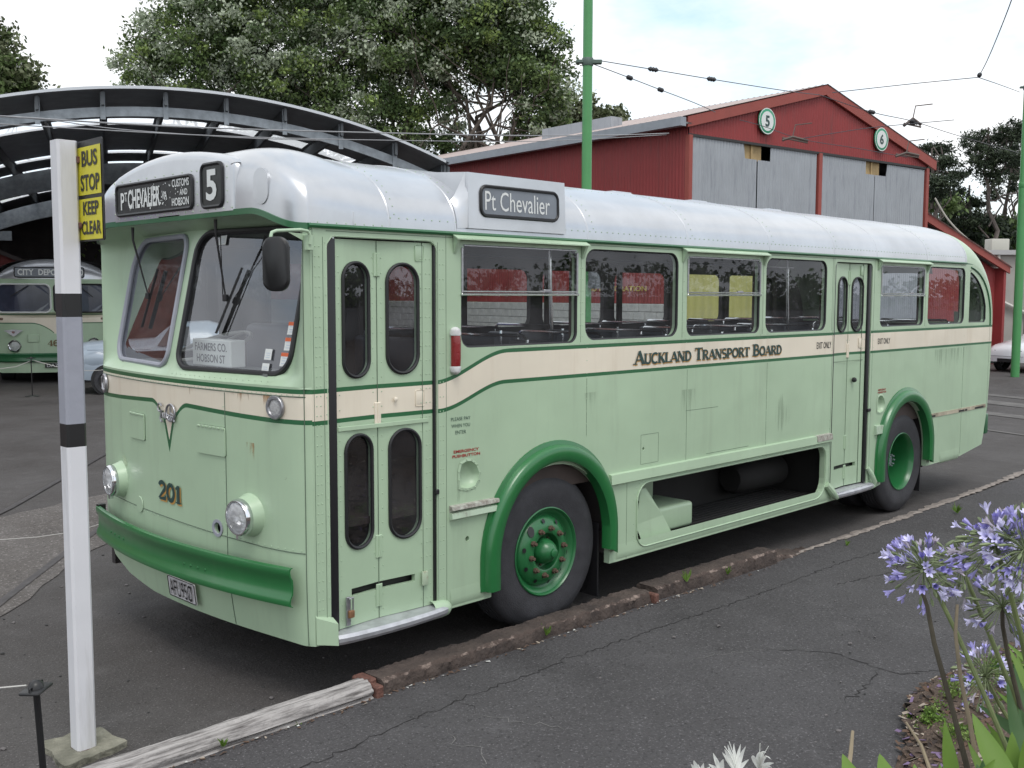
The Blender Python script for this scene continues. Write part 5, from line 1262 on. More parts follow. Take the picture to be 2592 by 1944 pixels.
# sign plate
XS = .055
sg = MB(); lp = rrect(-.281, 2.442, .0, 2.898, .014, 4)
sheet(sg, lp, [], lambda y, z: (XS, y, z), thick=(.006, 0, 0), back=0)
sgo = sg.build('sign_plate', BLACK, post, smooth=False); sgo['label'] = 'black backed BUS STOP KEEP CLEAR sign plate'
YEL = mat('sign_yellow', (.62, .56, .035), .45, var=.07, vs=8)
for z0, z1 in ((2.652, 2.868), (2.450, 2.634)):
    mb = MB(); mb.add([(XS-.0025, -.014, z0), (XS-.0025, -.268, z0), (XS-.0025, -.268, z1), (XS-.0025, -.014, z1)], [(0, 1, 2, 3)]); mb.build('sign_panel', YEL, sgo, smooth=False)
for s, z, w, h in (('BUS', 2.815, .165, .072), ('STOP', 2.706, .20, .075), ('KEEP', 2.591, .165, .062), ('CLEAR', 2.503, .205, .062)): text('lettering', s, (XS-.005, -.155, z), (0, -1, 0), (0, 0, 1), w, h, BLACK, sgo, .025)
mb = MB(); mb.rbox(.040, .060, -.05, .03, 2.50, 2.53, .002, 1); mb.build('sign_bracket', STEELR, post); mb = MB(); mb.rbox(.040, .060, -.05, .03, 2.80, 2.83, .002, 1); mb.build('sign_bracket', STEELR, post)
# ================================================================== STANCHIONS AND ROPES
def stanchion(loc, lab, tilt=0.0, hgt=.80, cap=.11):
    e = empty('rope_stanchion', loc, 0, lab, 'stanchion'); mb = MB(); mb.tube([(0, 0, .0), (-.03*tilt, .02*tilt, hgt)], .0115, 8); mb.build('rod', BLACK, e)
    top = Vector((-.03*tilt, .02*tilt, hgt)); mt = Matrix.Translation(top) @ Matrix.Rotation(.75, 4, 'Z')
    mb = MB(); mb.rbox(-cap/2, cap/2, -cap*.32, cap*.32, -.004, .008, .006, 2, mtx=mt); mb.build('cap_plate', BLACK, e)
    mb = MB(); mb.lathe([(.028, .006), (.024, .022), (.012, .032), (0, .034)], top, (0, 0, 1), 8)
    mb.tube([mt @ Vector((-cap*.42, 0, .008)), mt @ Vector((-cap*.42, 0, .016)), mt @ Vector((-cap*.3, 0, .02)), mt @ Vector((-cap*.25, 0, .01))], .003, 5); mb.tube([mt @ Vector((cap*.42, 0, .008)), mt @ Vector((cap*.40, 0, .018)), mt @ Vector((cap*.3, 0, .02)), mt @ Vector((cap*.25, 0, .01))], .003, 5); mb.build('finial', BLACK, e)
    mb = MB(); mb.lathe([(.15, 0), (.14, .012), (.02, .02)], (0, 0, 0), (0, 0, 1), 20); mb.build('base_disc', BLACK, e); return e
STT = (-1.7740, -0.9556, 0.8723); stanchion((STT[0]+.02, STT[1]-.02, .066), 'near thin black rope stanchion with flat cap, left of the white post', 1, .79)
stanchion((5.40, 18.42, 0), 'far thin black stanchion standing before the parked green bus 46', 0, .82, .18)
ROPE = mat('white_cord', (.45, .44, .42), .8)
def rope(pts, lab, r=.003, m=ROPE, nm='barrier_cord'):
    mb = MB(); mb.tube([Vector(p) for p in pts], r, 5); return tag(mb.build(nm, m), lab, 'cord')
rope([(STT[0]-.03, STT[1]+.03, .868), (STT[0]-.09, STT[1]+.09, .86), (STT[0]-.16, STT[1]+.18, .845), (STT[0]-.5, STT[1]+.5, .80), (STT[0]-1, STT[1]+1, .78)], 'loose white cord leading left from the near stanchion cap', .0035)
rope([(-0.2333, 4.5971, 0.1620), (-0.0706, 4.4346, 0.1703), (0.1470, 4.2186, 0.1940), (0.4197, 4.0896, 0.2178), (0.6217, 4.0345, 0.2659), (0.9348, 4.0161, 0.3626)], 'thin white cord strung low behind the white post towards the bus', .003)
rope([(4.6240, 18.8369, 0.5683), (5.1529, 18.5989, 0.6438), (5.4435, 18.4652, 0.7763), (5.6099, 18.1466, 0.7046), (5.8693, 17.5862, 0.5826), (6.1299, 17.0401, 0.5889), (6.4796, 16.2712, 0.6701)], 'thin cord sagging from the far stanchion in front of the blue car', .008)
# ================================================================== CANOPY
CA = Vector((.408, .913, 0)).normalized(); CB = Vector((.913, -.408, 0)).normalized(); CC = Vector((7.2548, 16.9113, 0))
CANM = mat('canopy_sheet', (.26, .27, .29), .6, .3, var=.15); CSTEEL = mat('galvanised_beam', (.29, .32, .35), .6, .3, var=.2, vs=6); CTOP = mat('canopy_edge', (.55, .57, .6), .4, .5)
SKY_M = bpy.data.materials.new('skylight_sheet'); SKY_M.use_nodes = True; n_ = SKY_M.node_tree.nodes; n_.clear(); o_ = n_.new('ShaderNodeOutputMaterial'); t_n = n_.new('ShaderNodeBsdfTranslucent'); t_n.inputs[0].default_value = (.92, .94, .97, 1); tp_ = n_.new('ShaderNodeBsdfTransparent'); tp_.inputs[0].default_value = (.8, .82, .85, 1); ms_ = n_.new('ShaderNodeMixShader'); ms_.inputs[0].default_value = .55
SKY_M.node_tree.links.new(t_n.outputs[0], ms_.inputs[1]); SKY_M.node_tree.links.new(tp_.outputs[0], ms_.inputs[2]); SKY_M.node_tree.links.new(ms_.outputs[0], o_.inputs[0])
can = empty('arched_canopy', (CC.x, CC.y, 0), 0, 'large dark arched steel canopy with skylight strips over the parked bus', 'canopy')
def cp(s, t, z): return CB*s+CA*t+Vector((0, 0, z))
RC = 15.0; S0 = .75; ZT = 6.49
def arch_z(s, dz=0): return ZT-RC+sqrt(RC*RC-(s-S0)**2)+dz
bands = [(-.3, 3.6, 0), (3.6, 4.6, 1), (4.6, 9.6, 0), (9.6, 10.3, 1), (10.3, 12.4, 0), (12.4, 13.3, 1), (13.3, 15.6, 0), (15.6, 16.5, 1), (16.5, 19, 0), (19, 19.9, 1), (19.9, 24, 0)]
ss = np.linspace(-9.5, 6.8, 14)
for t0, t1, k in bands:
    if k == 0:
        mb = MB(); mb.grid(lambda u, v: cp(lerp(-9.5, 6.8, u), lerp(t0, t1, v), arch_z(lerp(-9.5, 6.8, u))), 60, 1); mb.grid(lambda u, v: cp(lerp(-9.5, 6.8, u), lerp(t1, t0, v), arch_z(lerp(-9.5, 6.8, u), .05)), 60, 1)
        mb.build('roof_sheet', CANM, can)
    else:
        for a, b in zip(ss, ss[1:]):
            mb = MB(); mb.grid(lambda u, v: cp(lerp(a+.09, b-.09, u), lerp(t0, t1, v), arch_z(lerp(a+.09, b-.09, u))), 4, 1); mb.build('skylight', SKY_M, can)
            mb = MB(); mb.grid(lambda u, v: cp(lerp(b-.09, b+.09, u), lerp(t0, t1, v), arch_z(lerp(b-.09, b+.09, u))), 1, 1); mb.build('roof_sheet', CANM, can)
def arcbeam(t, dz0, dz1, w, m, s0=-9.5, s1=6.7):
    mb = MB(); n = 50; vs = []
    for i in range(n+1):
        s = lerp(s0, s1, i/n); vs += [cp(s, t-w/2, arch_z(s, dz0)), cp(s, t+w/2, arch_z(s, dz0)), cp(s, t+w/2, arch_z(s, dz1)), cp(s, t-w/2, arch_z(s, dz1))]
    mb.add(vs, [(4*i+k, 4*i+(k+1) % 4, 4*i+4+(k+1) % 4, 4*i+4+k) for i in range(n) for k in range(4)]+[(0, 1, 2, 3), (4*n+3, 4*n+2, 4*n+1, 4*n)]); return mb.build('arch_beam', m, can, angle=40)
arcbeam(.02, -.32, -.52, .10, CSTEEL); arcbeam(-.32, .0, .06, .03, CTOP)
arcbeam(10.0, -.35, -.95, .25, CSTEEL); arcbeam(20.0, -.35, -.95, .25, CSTEEL)
for s in list(ss)+[6.72]:
    mb = MB(); sl_ = -(s-S0)/RC; 
    vs = [cp(s+dx, t, arch_z(s)+dx*sl_+dz) for t in (-.2, 23.5) for dx, dz in ((-.03, -.02), (.03, -.02), (.03, -.30), (-.03, -.30))]
    mb.add(vs, [(0, 1, 2, 3), (7, 6, 5, 4)]+[(k, (k+1) % 4, 4+(k+1) % 4, 4+k) for k in range(4)]); mb.build('purlin', CSTEEL if False else mat('purlin_steel', (.11, .12, .13), .6, .3), can, smooth=False)
    mb = MB(); mb.box(-.05, .05, -.012, .012, -.58, -.02, mtx=Matrix.Translation(cp(s, -.05, arch_z(s))) @ Matrix.Rotation(-.42, 4, 'Z')); mb.build('cleat', CSTEEL, can, smooth=False)
for s, t in ((-5.0, 10), (-5.0, 20), (6.3, 10), (6.3, 20)):
    mb = MB(); zt_c = arch_z(s, -.9); mb.box(-.17, .17, -.02, .02, 0, zt_c, mtx=Matrix.Translation(cp(s, t, 0)) @ Matrix.Rotation(-.42, 4, 'Z')); mb.box(-.02, .02, -.15, .15, 0, zt_c, mtx=Matrix.Translation(cp(s, t, 0)) @ Matrix.Rotation(-.42, 4, 'Z'))
    mb.box(-.9, .9, -.08, .08, -.25, .1, mtx=Matrix.Translation(cp(s, t, zt_c)) @ Matrix.Rotation(-.42, 4, 'Z')); mb.build('column', CSTEEL, can, smooth=False)
mb = MB(); mb.grid(lambda u, v: cp(lerp(-9.5, 6.8, u), 24, lerp(0, arch_z(lerp(-9.5, 6.8, u)), v)), 40, 1); mb.build('back_wall', mat('shed_dark_wall', (.035, .03, .03), .9, var=.3, vs=2), can)
# ================================================================== BARN
BA = Vector((16.927, 9.687, 0)); th = radians(-6.9); BG = Vector((cos(th), sin(th), 0)); BN = Vector((-sin(th), cos(th), 0))
RED = weathered('barn_red', (.275, .036, .036), amt=1.0, grime=(.11, .05, .045), ga=.8, rough=.6, rust=(.12, .09, .09), coat=0)
REDT = weathered('barn_red_trim', (.30, .060, .045), amt=.3, grime=(.12, .04, .03), ga=.4, rough=.6, rust=(.2, .15, .14), coat=0)
ZINC = weathered('zinc_sheet', (.34, .36, .39), amt=.5, grime=(.15, .16, .19), ga=1.0, rough=.5, rust=(.24, .23, .24), coat=0)
PINKR = mat('faded_red_roof', (.40, .33, .31), .7, var=.15, vs=2)
barn = empty('tram_barn', (BA.x, BA.y, 0), th, 'red corrugated tram barn with grey double doors numbered 5 and 6', 'barn')
def corr(mb, s0, s1, f0, f1, plane, pitch=.105, amp=.016, m=0, t0=0.0):
    n = max(2, int((s1-s0)/pitch*4)); vs = []
    for i in range(n+1):
        s = lerp(s0, s1, i/n); d = amp*sin(2*pi*s/pitch)
        a, b = f0(s), f1(s); vs += [plane(s, d+t0, a), plane(s, d+t0, b)]
    mb.add(vs, [(2*i, 2*i+2, 2*i+3, 2*i+1) for i in range(n)], m); return mb
def pf(s, d, z): return (s, -d, z)     # front plane (gable), local frame
def psd(s, d, z): return (-d, s, z)    # side plane
GZ = lambda s: (6.20+(s/5.11)*1.33) if s < 5.11 else (7.53-(s-5.11)/5.2*1.42)
mb = MB(); corr(mb, .02, 10.15, lambda s: 5.86, GZ, pf); mb.build('gable_cladding', RED, barn, angle=70)
mb = MB(); corr(mb, 0, 22, lambda s: 2.0, lambda s: 6.12, psd); mb.build('side_cladding', RED, barn, angle=70)
mb = MB(); corr(mb, 0, 22, lambda s: 0, lambda s: 6.0, lambda s, d, z: (10.2+d, s, z)); mb.build('side_cladding', RED, barn, angle=70)
BLKM = mat('painted_block', (.52, .52, .49), .8, var=.12, vs=5, bump=.4)
mbb = MB(); mbb.rbox(0, .385, -.02, .1, 0, .19, .008, 1); blk0 = None
for r_ in range(5, 10):
    for c in range(0, 34):
        if blk0 is None: blk0 = mbb.build('block', BLKM, barn); b_ = blk0
        else: b_ = blk0.copy(); COL.objects.link(b_)
        b_.location = (0, .02+c*.40+(.2 if r_ % 2 else 0), r_*.2); b_.rotation_euler = (0, 0, pi/2)
mb = MB(); mb.box(-.05, .1, 0, 22, 0, 1.0); mb.box(-.0, .1, 0.0, 22, 1.0, 1.99); mb.build('block_wall_core', mat('mortar', (.28, .27, .25), .9), barn, smooth=False)
# doors
def leaf(s0, s1, ns0, ns1):
    mb = MB(); zt_d = lambda s: 5.86-.004*s
    corr(mb, s0, s1, lambda s: .05, lambda s: (5.50 if ns0 < s < ns1 else zt_d(s)), pf, t0=.0, m=0)
    o = mb.build('door_leaf', ZINC, barn, angle=70)
leaf(.09, 2.485, 2.0, 2.6); leaf(2.515, 4.90, 2.4, 2.98); leaf(5.08, 7.52, 7.1, 7.6); leaf(7.55, 10.05, 7.4, 8.1)
mb = MB(); mb.box(0, 10.15, .42, .46, 0, 6.0); mb.build('dark_backing', BLACK, barn, smooth=False)  # black sheet added so the door gaps show a dark inside
TIMY = mat('raw_timber', (.42, .30, .15), .8, var=.2, vs=4)
for a, b in ((2.0, 2.98), (7.1, 8.1)):
    mb = MB(); mb.box(a, b-.25, .08, .12, 5.48, 5.86); mb.box(a+.3, a+.36, .04, .08, 5.48, 5.86); mb.build('lintel_board', TIMY, barn, smooth=False)
    mb = MB(); mb.box(a-.05, b+.05, .35, .4, 5.2, 6.2); mb.build('opening_backing', BLACK, barn, smooth=False)  # black sheet stands in for the darkness behind the notch
for x0, x1 in ((-.02, .10), (4.92, 5.06), (10.06, 10.2)):
    mb = MB(); mb.box(x0, x1, -.06, .06, 0, 5.87); mb.build('door_post', REDT, barn, smooth=False)
mb = MB(); mb.box(0, 10.15, -.035, .0, 5.84, 5.90); mb.build('door_track', mat('track_dark', (.03, .03, .03), .7), barn, smooth=False)
# barge boards
def bslab(name, A, B, w, t, m, y0=-.10):
    mb = MB(); A = Vector(A); B = Vector(B); mb.add([(A.x, y0, A.z-w), (A.x, y0, A.z), (B.x, y0, B.z), (B.x, y0, B.z-w), (A.x, y0+t, A.z-w), (A.x, y0+t, A.z), (B.x, y0+t, B.z), (B.x, y0+t, B.z-w)], [(3, 2, 1, 0), (4, 5, 6, 7), (0, 1, 5, 4), (1, 2, 6, 5), (2, 3, 7, 6), (3, 0, 4, 7)]); return mb.build(name, m, barn, smooth=False)
bslab('barge_board', (-.12, 0, 6.26), (5.115, 0, 7.60), .24, .06, REDT); bslab('barge_board', (5.115, 0, 7.60), (10.50, 0, 6.10), .26, .06, REDT)
mb = MB(); 
def roofp(side):
    mb = MB()
    if side: corr(mb, -.12, 22.3, lambda t: -.3, lambda t: 5.12, lambda t, d, s: (s, t, 6.27+(s+.1)/5.22*1.33+d+.02), pitch=.2)
    else: corr(mb, -.12, 22.3, lambda t: 5.1, lambda t: 10.6, lambda t, d, s: (s, t, 7.60-(s-5.115)/5.385*1.5+d+.02), pitch=.2)
    mb.build('roof_slope', PINKR, barn, angle=70)
roofp(1); roofp(0)
mb = MB(); mb.box(-.42, -.24, -.15, 22.3, 6.02, 6.22); mb.build('gutter', mat('gutter_grey', (.26, .28, .31), .5, .2, var=.1), barn, smooth=False)
mb = MB(); mb.box(-.24, .0, -.10, 22.3, 6.09, 6.13); mb.build('soffit', mat('soffit_grey', (.2, .2, .2), .7), barn, smooth=False)
mb = MB(); mb.box(.9, 1.3, 3.5, 6.3, 6.45, 6.84); mb.build('roof_ventilator', ZINC, barn, smooth=False)
# numbered roundels
for s, z, num in ((2.71, 6.44, '5'), (7.64, 6.46, '6')):
    mb = MB(); mb.lathe([(.315, .0), (.315, .03), (.305, .035), (0, .035)], (s, -.075, z), (0, -1, 0), 36); r_ = mb.build('number_roundel', mat('roundel_green', (.03, .28, .15), .5), barn); r_['label'] = 'round white sign with green ring and number '+num
    mb = MB(); mb.lathe([(.235, .037), (0, .037)], (s, -.075, z), (0, -1, 0), 36); mb.build('face', LWHITE, r_); mb = MB(); mb.lathe([(.315, .036), (.303, .0385), (.293, .036)], (s, -.075, z), (0, -1, 0), 36); mb.build('rim', LWHITE, r_)
    text('numeral', num, (s, -.118, z), (1, 0, 0), (0, 0, 1), .16 if num == '5' else .18, .27, INK, r_, .03)
# lean-to on the right
mb = MB(); corr(mb, 10.25, 15.0, lambda s: 0, lambda s: 4.42-(s-10.25)*.29, pf, t0=-.3); mb.build('leanto_cladding', RED, barn, angle=70)
mb = MB(); corr(mb, -.1, 18, lambda t: 10.2, lambda t: 15.3, lambda t, d, s: (s, t, 4.60-(s-10.2)*.29+d), pitch=.2); mb.build('leanto_roof', PINKR, barn, angle=70)
bslab('barge_board', (10.2, 0, 4.62), (15.25, 0, 3.18), .26, .06, REDT, y0=-.05)
mb = MB(); mb.box(14.95, 15.1, 0, 18, 0, 3.1); mb.build('leanto_wall', RED, barn, smooth=False)
# painted sign on side wall
mb = MB(); mb.lathe([(.95, 0), (.95, .02), (0, .02)], (-.05, 2.9, 3.45), (-1, 0, 0), 40); sgn_ = mb.build('wall_sign', mat('sign_ochre', (.50, .38, .07), .6), barn); sgn_.scale = (1, 1.0, 1)
mb = MB(); mb.lathe([(.78, .025), (0, .025)], (-.05, 2.9, 3.45), (-1, 0, 0), 40); mb.build('sign_centre', RED, sgn_)
text('lettering', 'AND RESTORATION', (-.06, 2.35, 2.36), (0, -1, 0), (0, 0, 1), 2.3, .13, mat('sign_ochre', (.5, .38, .07)), sgn_, .02)
mb = MB(); mb.lathe([(.14, 0), (.14, 4)], (0, 0, 0), (0, 0, 1), 6) if False else None
# overhead wire hardware in front of the doors
WIRE = mat('wire_dark', (.10, .10, .11), .5, .5); INSU = mat('insulator', (.03, .03, .035), .5)
WLIGHT = mat('wire_light', (.36, .36, .37), .5, .5)
def wire(pts, lab, ins=(), r=.0075, m=WIRE):
    e = empty('overhead_wire', pts[0], 0, lab, 'wire'); O = Vector(pts[0]); mb = MB()
    P = [Vector(p)-O for p in pts]; fine = []
    for i in range(len(P)-1):
        p0 = P[max(0, i-1)]; p1 = P[i]; p2 = P[i+1]; p3 = P[min(len(P)-1, i+2)]
        for k in range(5):
            t = k/5; fine.append(.5*((2*p1)+(p2-p0)*t+(2*p0-5*p1+4*p2-p3)*t*t+(-p0+3*p1-3*p2+p3)*t**3))
    fine.append(P[-1]); mb.tube(fine, r, 5); mb.build('strand', m, e)
    for q in ins:
        q = Vector(q)-O; j = min(range(len(fine)-1), key=lambda i: (fine[i]-q).length); d = (fine[j+1]-fine[j]).normalized()
        mb = MB(); mb.lathe([(0, -.09), (.018, -.09), (.040, -.05), (.026, -.025), (.040, 0), (.026, .025), (.040, .05), (.018, .09), (0, .09)], q, d, 10); mb.build('insulator', INSU, e)
    return e
wire([(9.3831, 6.1489, 5.8198), (10.4528, 5.7792, 5.7741), (11.5269, 5.4049, 5.7263), (13.2404, 5.1071, 5.7449), (14.6200, 5.1570, 5.8590)], 'upper overhead span wire with two insulators right of the middle green pole', ((10.4528, 5.7792, 5.7741), (11.5269, 5.4049, 5.7263)))
wire([(9.3793, 6.1449, 5.7558), (10.5824, 6.3571, 5.7455), (11.7530, 6.6036, 5.7474), (12.9991, 6.7692, 5.7097), (14.1178, 7.0685, 5.7177)], 'lower overhead wire dropping from the middle green pole to the barn', ((10.5824, 6.3571, 5.7455), (11.7530, 6.6036, 5.7474)))
wire([(14.1430, 4.9143, 5.7710), (15.2763, 4.4591, 5.5493), (16.7978, 4.3524, 5.5499), (19.3711, 4.6189, 5.6133), (24.5702, 5.1036, 5.7757)], 'overhead wire crossing in front of the barn gable down to the right', ((15.2763, 4.4591, 5.5493), (16.7978, 4.3524, 5.5499)))
wire([(14.3194, 4.7409, 5.8045), (15.2701, 3.8031, 5.9558), (16.1670, 2.9164, 6.0823)], 'nearly level overhead wire from barn peak to the wire junction', ())
wire([(16.1670, 2.9164, 6.0823), (14.6985, 2.2446, 5.9718), (12.7302, 1.3639, 5.8619), (10.7957, 0.4664, 5.8941), (9.8037, 0.0450, 5.9301)], 'overhead wire rising steeply out of the top right corner', ((15.9786, 2.8210, 6.0810),))
wire([(16.1670, 2.9164, 6.0823), (18.0148, 3.2144, 6.2558), (25.7520, 5.5467, 7.4839)], 'short overhead wire from the junction to the right green pole', ())
wire([(16.1872, 6.3677, 5.3664), (16.4925, 5.3611, 5.4668), (16.4405, 4.7008, 5.4598), (17.3525, 3.7979, 5.5786)], 'short overhead wire above the barn door six', ((16.8082, 4.3375, 5.5144),))
wire([(15.3182, 7.2869, 5.7362), (15.9018, 7.1182, 5.6649), (16.6449, 6.6261, 5.4227), (17.7109, 5.9643, 5.2866), (18.6507, 5.2836, 5.1223)], 'low contact wire across the barn door fronts', ())
wire([(1.2578, 8.4363, 4.2526), (1.5951, 8.8180, 4.3275), (5.2219, 10.2035, 4.7461), (10.8167, 10.3337, 5.2652), (13.4227, 10.5959, 5.5622), (15.1132, 10.3393, 5.7286), (16.4434, 9.8722, 5.8656)], 'upper long contact wire passing before the canopy to the barn wall', (), r=.012, m=WLIGHT)
wire([(1.2524, 8.4307, 4.1620), (1.5895, 8.8121, 4.2331), (5.5610, 9.8462, 4.6124), (10.8093, 10.3259, 5.1409), (13.5552, 10.4507, 5.4650), (16.4044, 9.9075, 5.8340)], 'lower long contact wire passing before the canopy to the barn wall', (), r=.008, m=WLIGHT)
wire([(1.2584, 8.4370, 4.2632), (1.4831, 8.4979, 4.2819), (2.7242, 9.8406, 4.5161), (3.7404, 10.2486, 4.5703), (5.9778, 10.8679, 4.7550), (7.5884, 10.6844, 4.8611)], 'thin slack wire crossing between the two long contact wires', (), r=.008, m=WLIGHT)
wire([(31.0673, 9.9100, 5.3884), (30.8925, 9.4355, 4.7252), (30.7723, 8.9241, 4.2098), (30.9080, 8.4534, 3.8034), (31.2252, 8.1041, 3.5555)], 'pale drooping cable above the lean-to roof', (), r=.028, m=mat('cable_pale', (.3, .29, .26), .8))
# hardware clusters on contact wires
for pts, lab in ((((15.9012, 6.6507, 5.3281), (16.0503, 6.5088, 5.3939), (16.2637, 6.2852, 5.3201)), 'wire frog fitting above the left barn doors'), (((18.2830, 5.3678, 5.1145), (18.4452, 5.2142, 5.1925), (18.6268, 5.0246, 5.1351)), 'wire frog fitting above the right barn doors'), (((16.6605, 4.4796, 5.4606), (16.7946, 4.3621, 5.6032), (16.9004, 4.2405, 5.4792)), 'small wire clamp fitting right of the barn peak')):
    mb = MB(); mb.tube(pts, .03, 6); P = [Vector(q) for q in pts]; mb.tube([P[0]+Vector((0, 0, .05)), P[2]+Vector((0, 0, -.04))], .018, 5); mb.tube([P[1], P[1]+Vector((.1, 0, .25)), P[1]+Vector((.4, -.2, .3))], .012, 5); tag(mb.build('wire_fitting', mat('fitting_brown', (.10, .075, .065), .7)), lab, 'fitting')
# ================================================================== GREEN POLES
PG = weathered('pole_green', (.065, .27, .085), amt=1.5, grime=(.12, .10, .06), ga=.35, rust=(.16, .09, .05), rough=.45)
def pole(loc, r0, r1, zc, lab, hgt=9.5, clampz=None):
    e = empty('green_pole', loc, 0, lab, 'pole'); mb = MB(); mb.lathe([(r0, 0), (r0, zc), (r0*.97, zc+.03), (r1, zc+.10), (r1*.86, hgt)], (0, 0, 0), (0, 0, 1), 24); mb.build('shaft', PG, e)
    mb = MB(); mb.lathe([(r0*1.02, zc-.10), (r0*1.09, zc-.08), (r0*1.09, zc+.02), (r0*1.0, zc+.05)], (0, 0, 0), (0, 0, 1), 24); mb.build('collar', PG, e)
    if clampz:
        mb = MB(); mb.lathe([(r1*1.04, -.06), (r1*1.12, -.05), (r1*1.12, .05), (r1*1.04, .06)], (0, 0, clampz), (0, 0, 1), 24); mb.rbox(r1*.8, r1+.14, -.05, .05, clampz-.03, clampz+.03, .008, 1, mtx=Matrix.Rotation(-.8, 4, 'Z')); mb.rbox(-r1-.1, -r1*.8, -.05, .05, clampz-.02, clampz+.03, .008, 1, mtx=Matrix.Rotation(-.8, 4, 'Z')); mb.build('clamp_band', mat('clamp_metal', (.10, .14, .12), .6, .3), e)
pole((9.28, 6.14, 0), .088, .078, 3.72, 'tall green steel pole rising behind the middle of the bus', clampz=5.76)
pole((26.69, 5.68, 0), .112, .098, 5.2, 'tall green steel pole at the right edge beside the white car', hgt=12, clampz=7.75)
mb = MB(); mb.rbox(9.2, 9.42, 5.86, 6.04, 2.3, 2.95, .04, 2); tag(mb.build('pole_box', mat('pole_box_grey', (.12, .13, .14), .6)), 'grey control box fixed beside the middle green pole, seen through the bus windows', 'box')
# ================================================================== GREY BUILDING, LEFT SHED
gb = empty('grey_building', (34.3230, 9.0907, 2.1760), -.72, 'pale grey rendered building at right edge behind the white car', 'building'); gb.location.z = 0
GB = mat('render_grey', (.34, .325, .30), .8, var=.08, vs=2)
mb = MB(); mb.box(-.3, 12, 0, 9, 0, 3.62); mb.build('wall', GB, gb, smooth=False)
mb = MB(); mb.box(-.45, 12.2, -.2, 9.2, 3.62, 3.78); mb.build('roof', mat('roof_grey', (.4, .4, .4), .6), gb, smooth=False)
mb = MB(); mb.rbox(.1, .75, .5, 1.0, 3.78, 4.2, .03, 2); mb.build('air_conditioner', mat('ac_cream', (.46, .45, .40), .5), gb)
mb = MB(); mb.tube([(.05, -.08, 0), (.05, -.08, 3.6)], .06, 8); mb.build('downpipe', mat('pipe_pale', (.55, .54, .5), .5), gb)
mb = MB(); mb.tube([(.0, -.12, 2.1), (2.2, -.12, 1.1)], .07, 6); mb.build('handrail', mat('rail_pale', (.5, .49, .45), .5), gb)
mb = MB(); mb.box(1.1, 1.14, -.03, 0, 0, 3.6); mb.build('joint_strip', mat('joint_grey', (.2, .19, .18), .8), gb, smooth=False)
ls = empty('red_shed', (7.1065, 26.4928, 2.1083), -.30, 'dark red timber shed wall at left edge under the canopy', 'shed'); ls.location.z = 0
mb = MB(); mb.add([(-3, 0, 0), (1.2, 0, 0), (1.2, 0, 3.05), (-3, 0, 4.9), (-3, 4, 0), (1.2, 4, 0), (1.2, 4, 3.05), (-3, 4, 4.9)], [(0, 1, 2, 3), (5, 4, 7, 6), (1, 5, 6, 2), (4, 0, 3, 7)]); mb.build('wall', mat('shed_red', (.12, .022, .02), .8, var=.15, vs=5), ls, smooth=False)
mb = MB(); mb.add([(-3.1, -.15, 4.96), (1.35, -.15, 3.05), (1.35, 4.1, 3.05), (-3.1, 4.1, 4.96), (-3.1, -.15, 4.84), (1.35, -.15, 2.93)], [(0, 1, 2, 3), (4, 5, 1, 0)]); mb.build('roof', mat('shed_roof', (.05, .04, .04), .8), ls, smooth=False)
# things glimpsed through the bus windows
for loc, w, h, c, lab in (((14.0026, 6.7524, 2.1744), 1.5, 2.35, (.46, .44, .14), 'yellow painted corrugated panel standing before the barn doors'), ((15.9260, 6.2416, 2.1769), 1.3, 2.3, (.50, .57, .62), 'pale blue white worn panel beside the yellow one')):
    mb = MB(); corr(mb, 0, w, lambda s: .95, lambda s: h+.4, lambda s, d, z: (s-w/2, d, z), pitch=.15, amp=.02); corr(mb, 0, w, lambda s: 0, lambda s: .95+.25*abs(sin(s*9)), lambda s, d, z: (s-w/2, d-.004, z), pitch=.15, amp=.02, m=1)
    o = mb.build('weathered_panel', [weathered('panel_'+str(round(c[2]*100)), c, amt=2, ga=.6), mat('panel_dark', (.03, .06, .06), .7)], angle=70); o.location = (loc[0], loc[1], 0); o.rotation_euler = (0, 0, -.7); tag(o, lab, 'panel')
# ================================================================== TREES
def leafmat(name, c, tr=.25):
    m = bpy.data.materials.new(name); m.use_nodes = True; n = m.node_tree.nodes; l = m.node_tree.links; b = n['Principled BSDF']; b.inputs['Roughness'].default_value = .55; b.inputs['Specular IOR Level'].default_value = .4
    g = n.new('ShaderNodeNewGeometry'); h = n.new('ShaderNodeHueSaturation'); h.inputs['Color'].default_value = (*c, 1)
    r = n.new('ShaderNodeMapRange'); r.inputs[3].default_value = .6; r.inputs[4].default_value = 1.5; l.new(g.outputs['Random Per Island'], r.inputs[0]); l.new(r.outputs[0], h.inputs['Value'])
    l.new(h.outputs[0], b.inputs['Base Color'])
    t = n.new('ShaderNodeBsdfTranslucent'); l.new(h.outputs[0], t.inputs[0]); mx_ = n.new('ShaderNodeMixShader'); mx_.inputs[0].default_value = tr
    l.new(b.outputs[0], mx_.inputs[1]); l.new(t.outputs[0], mx_.inputs[2]); l.new(mx_.outputs[0], n['Material Output'].inputs[0]); return m
LG = [leafmat('leaf_dark', (.06, .098, .034)), leafmat('leaf_mid', (.115, .17, .058)), leafmat('leaf_silver', (.36, .41, .30)), leafmat('leaf_bright', (.19, .26, .075))]
PINE = [leafmat('pine_dark', (.022, .036, .018), .1), leafmat('pine_mid', (.04, .058, .028), .1)]
OLIVE = [leafmat('olive_leaf', (.09, .11, .05)), leafmat('olive_pale', (.17, .19, .11))]
BARK = mat('bark', (.085, .07, .058), .9, var=.35, vs=3, bump=.8, bs=12)
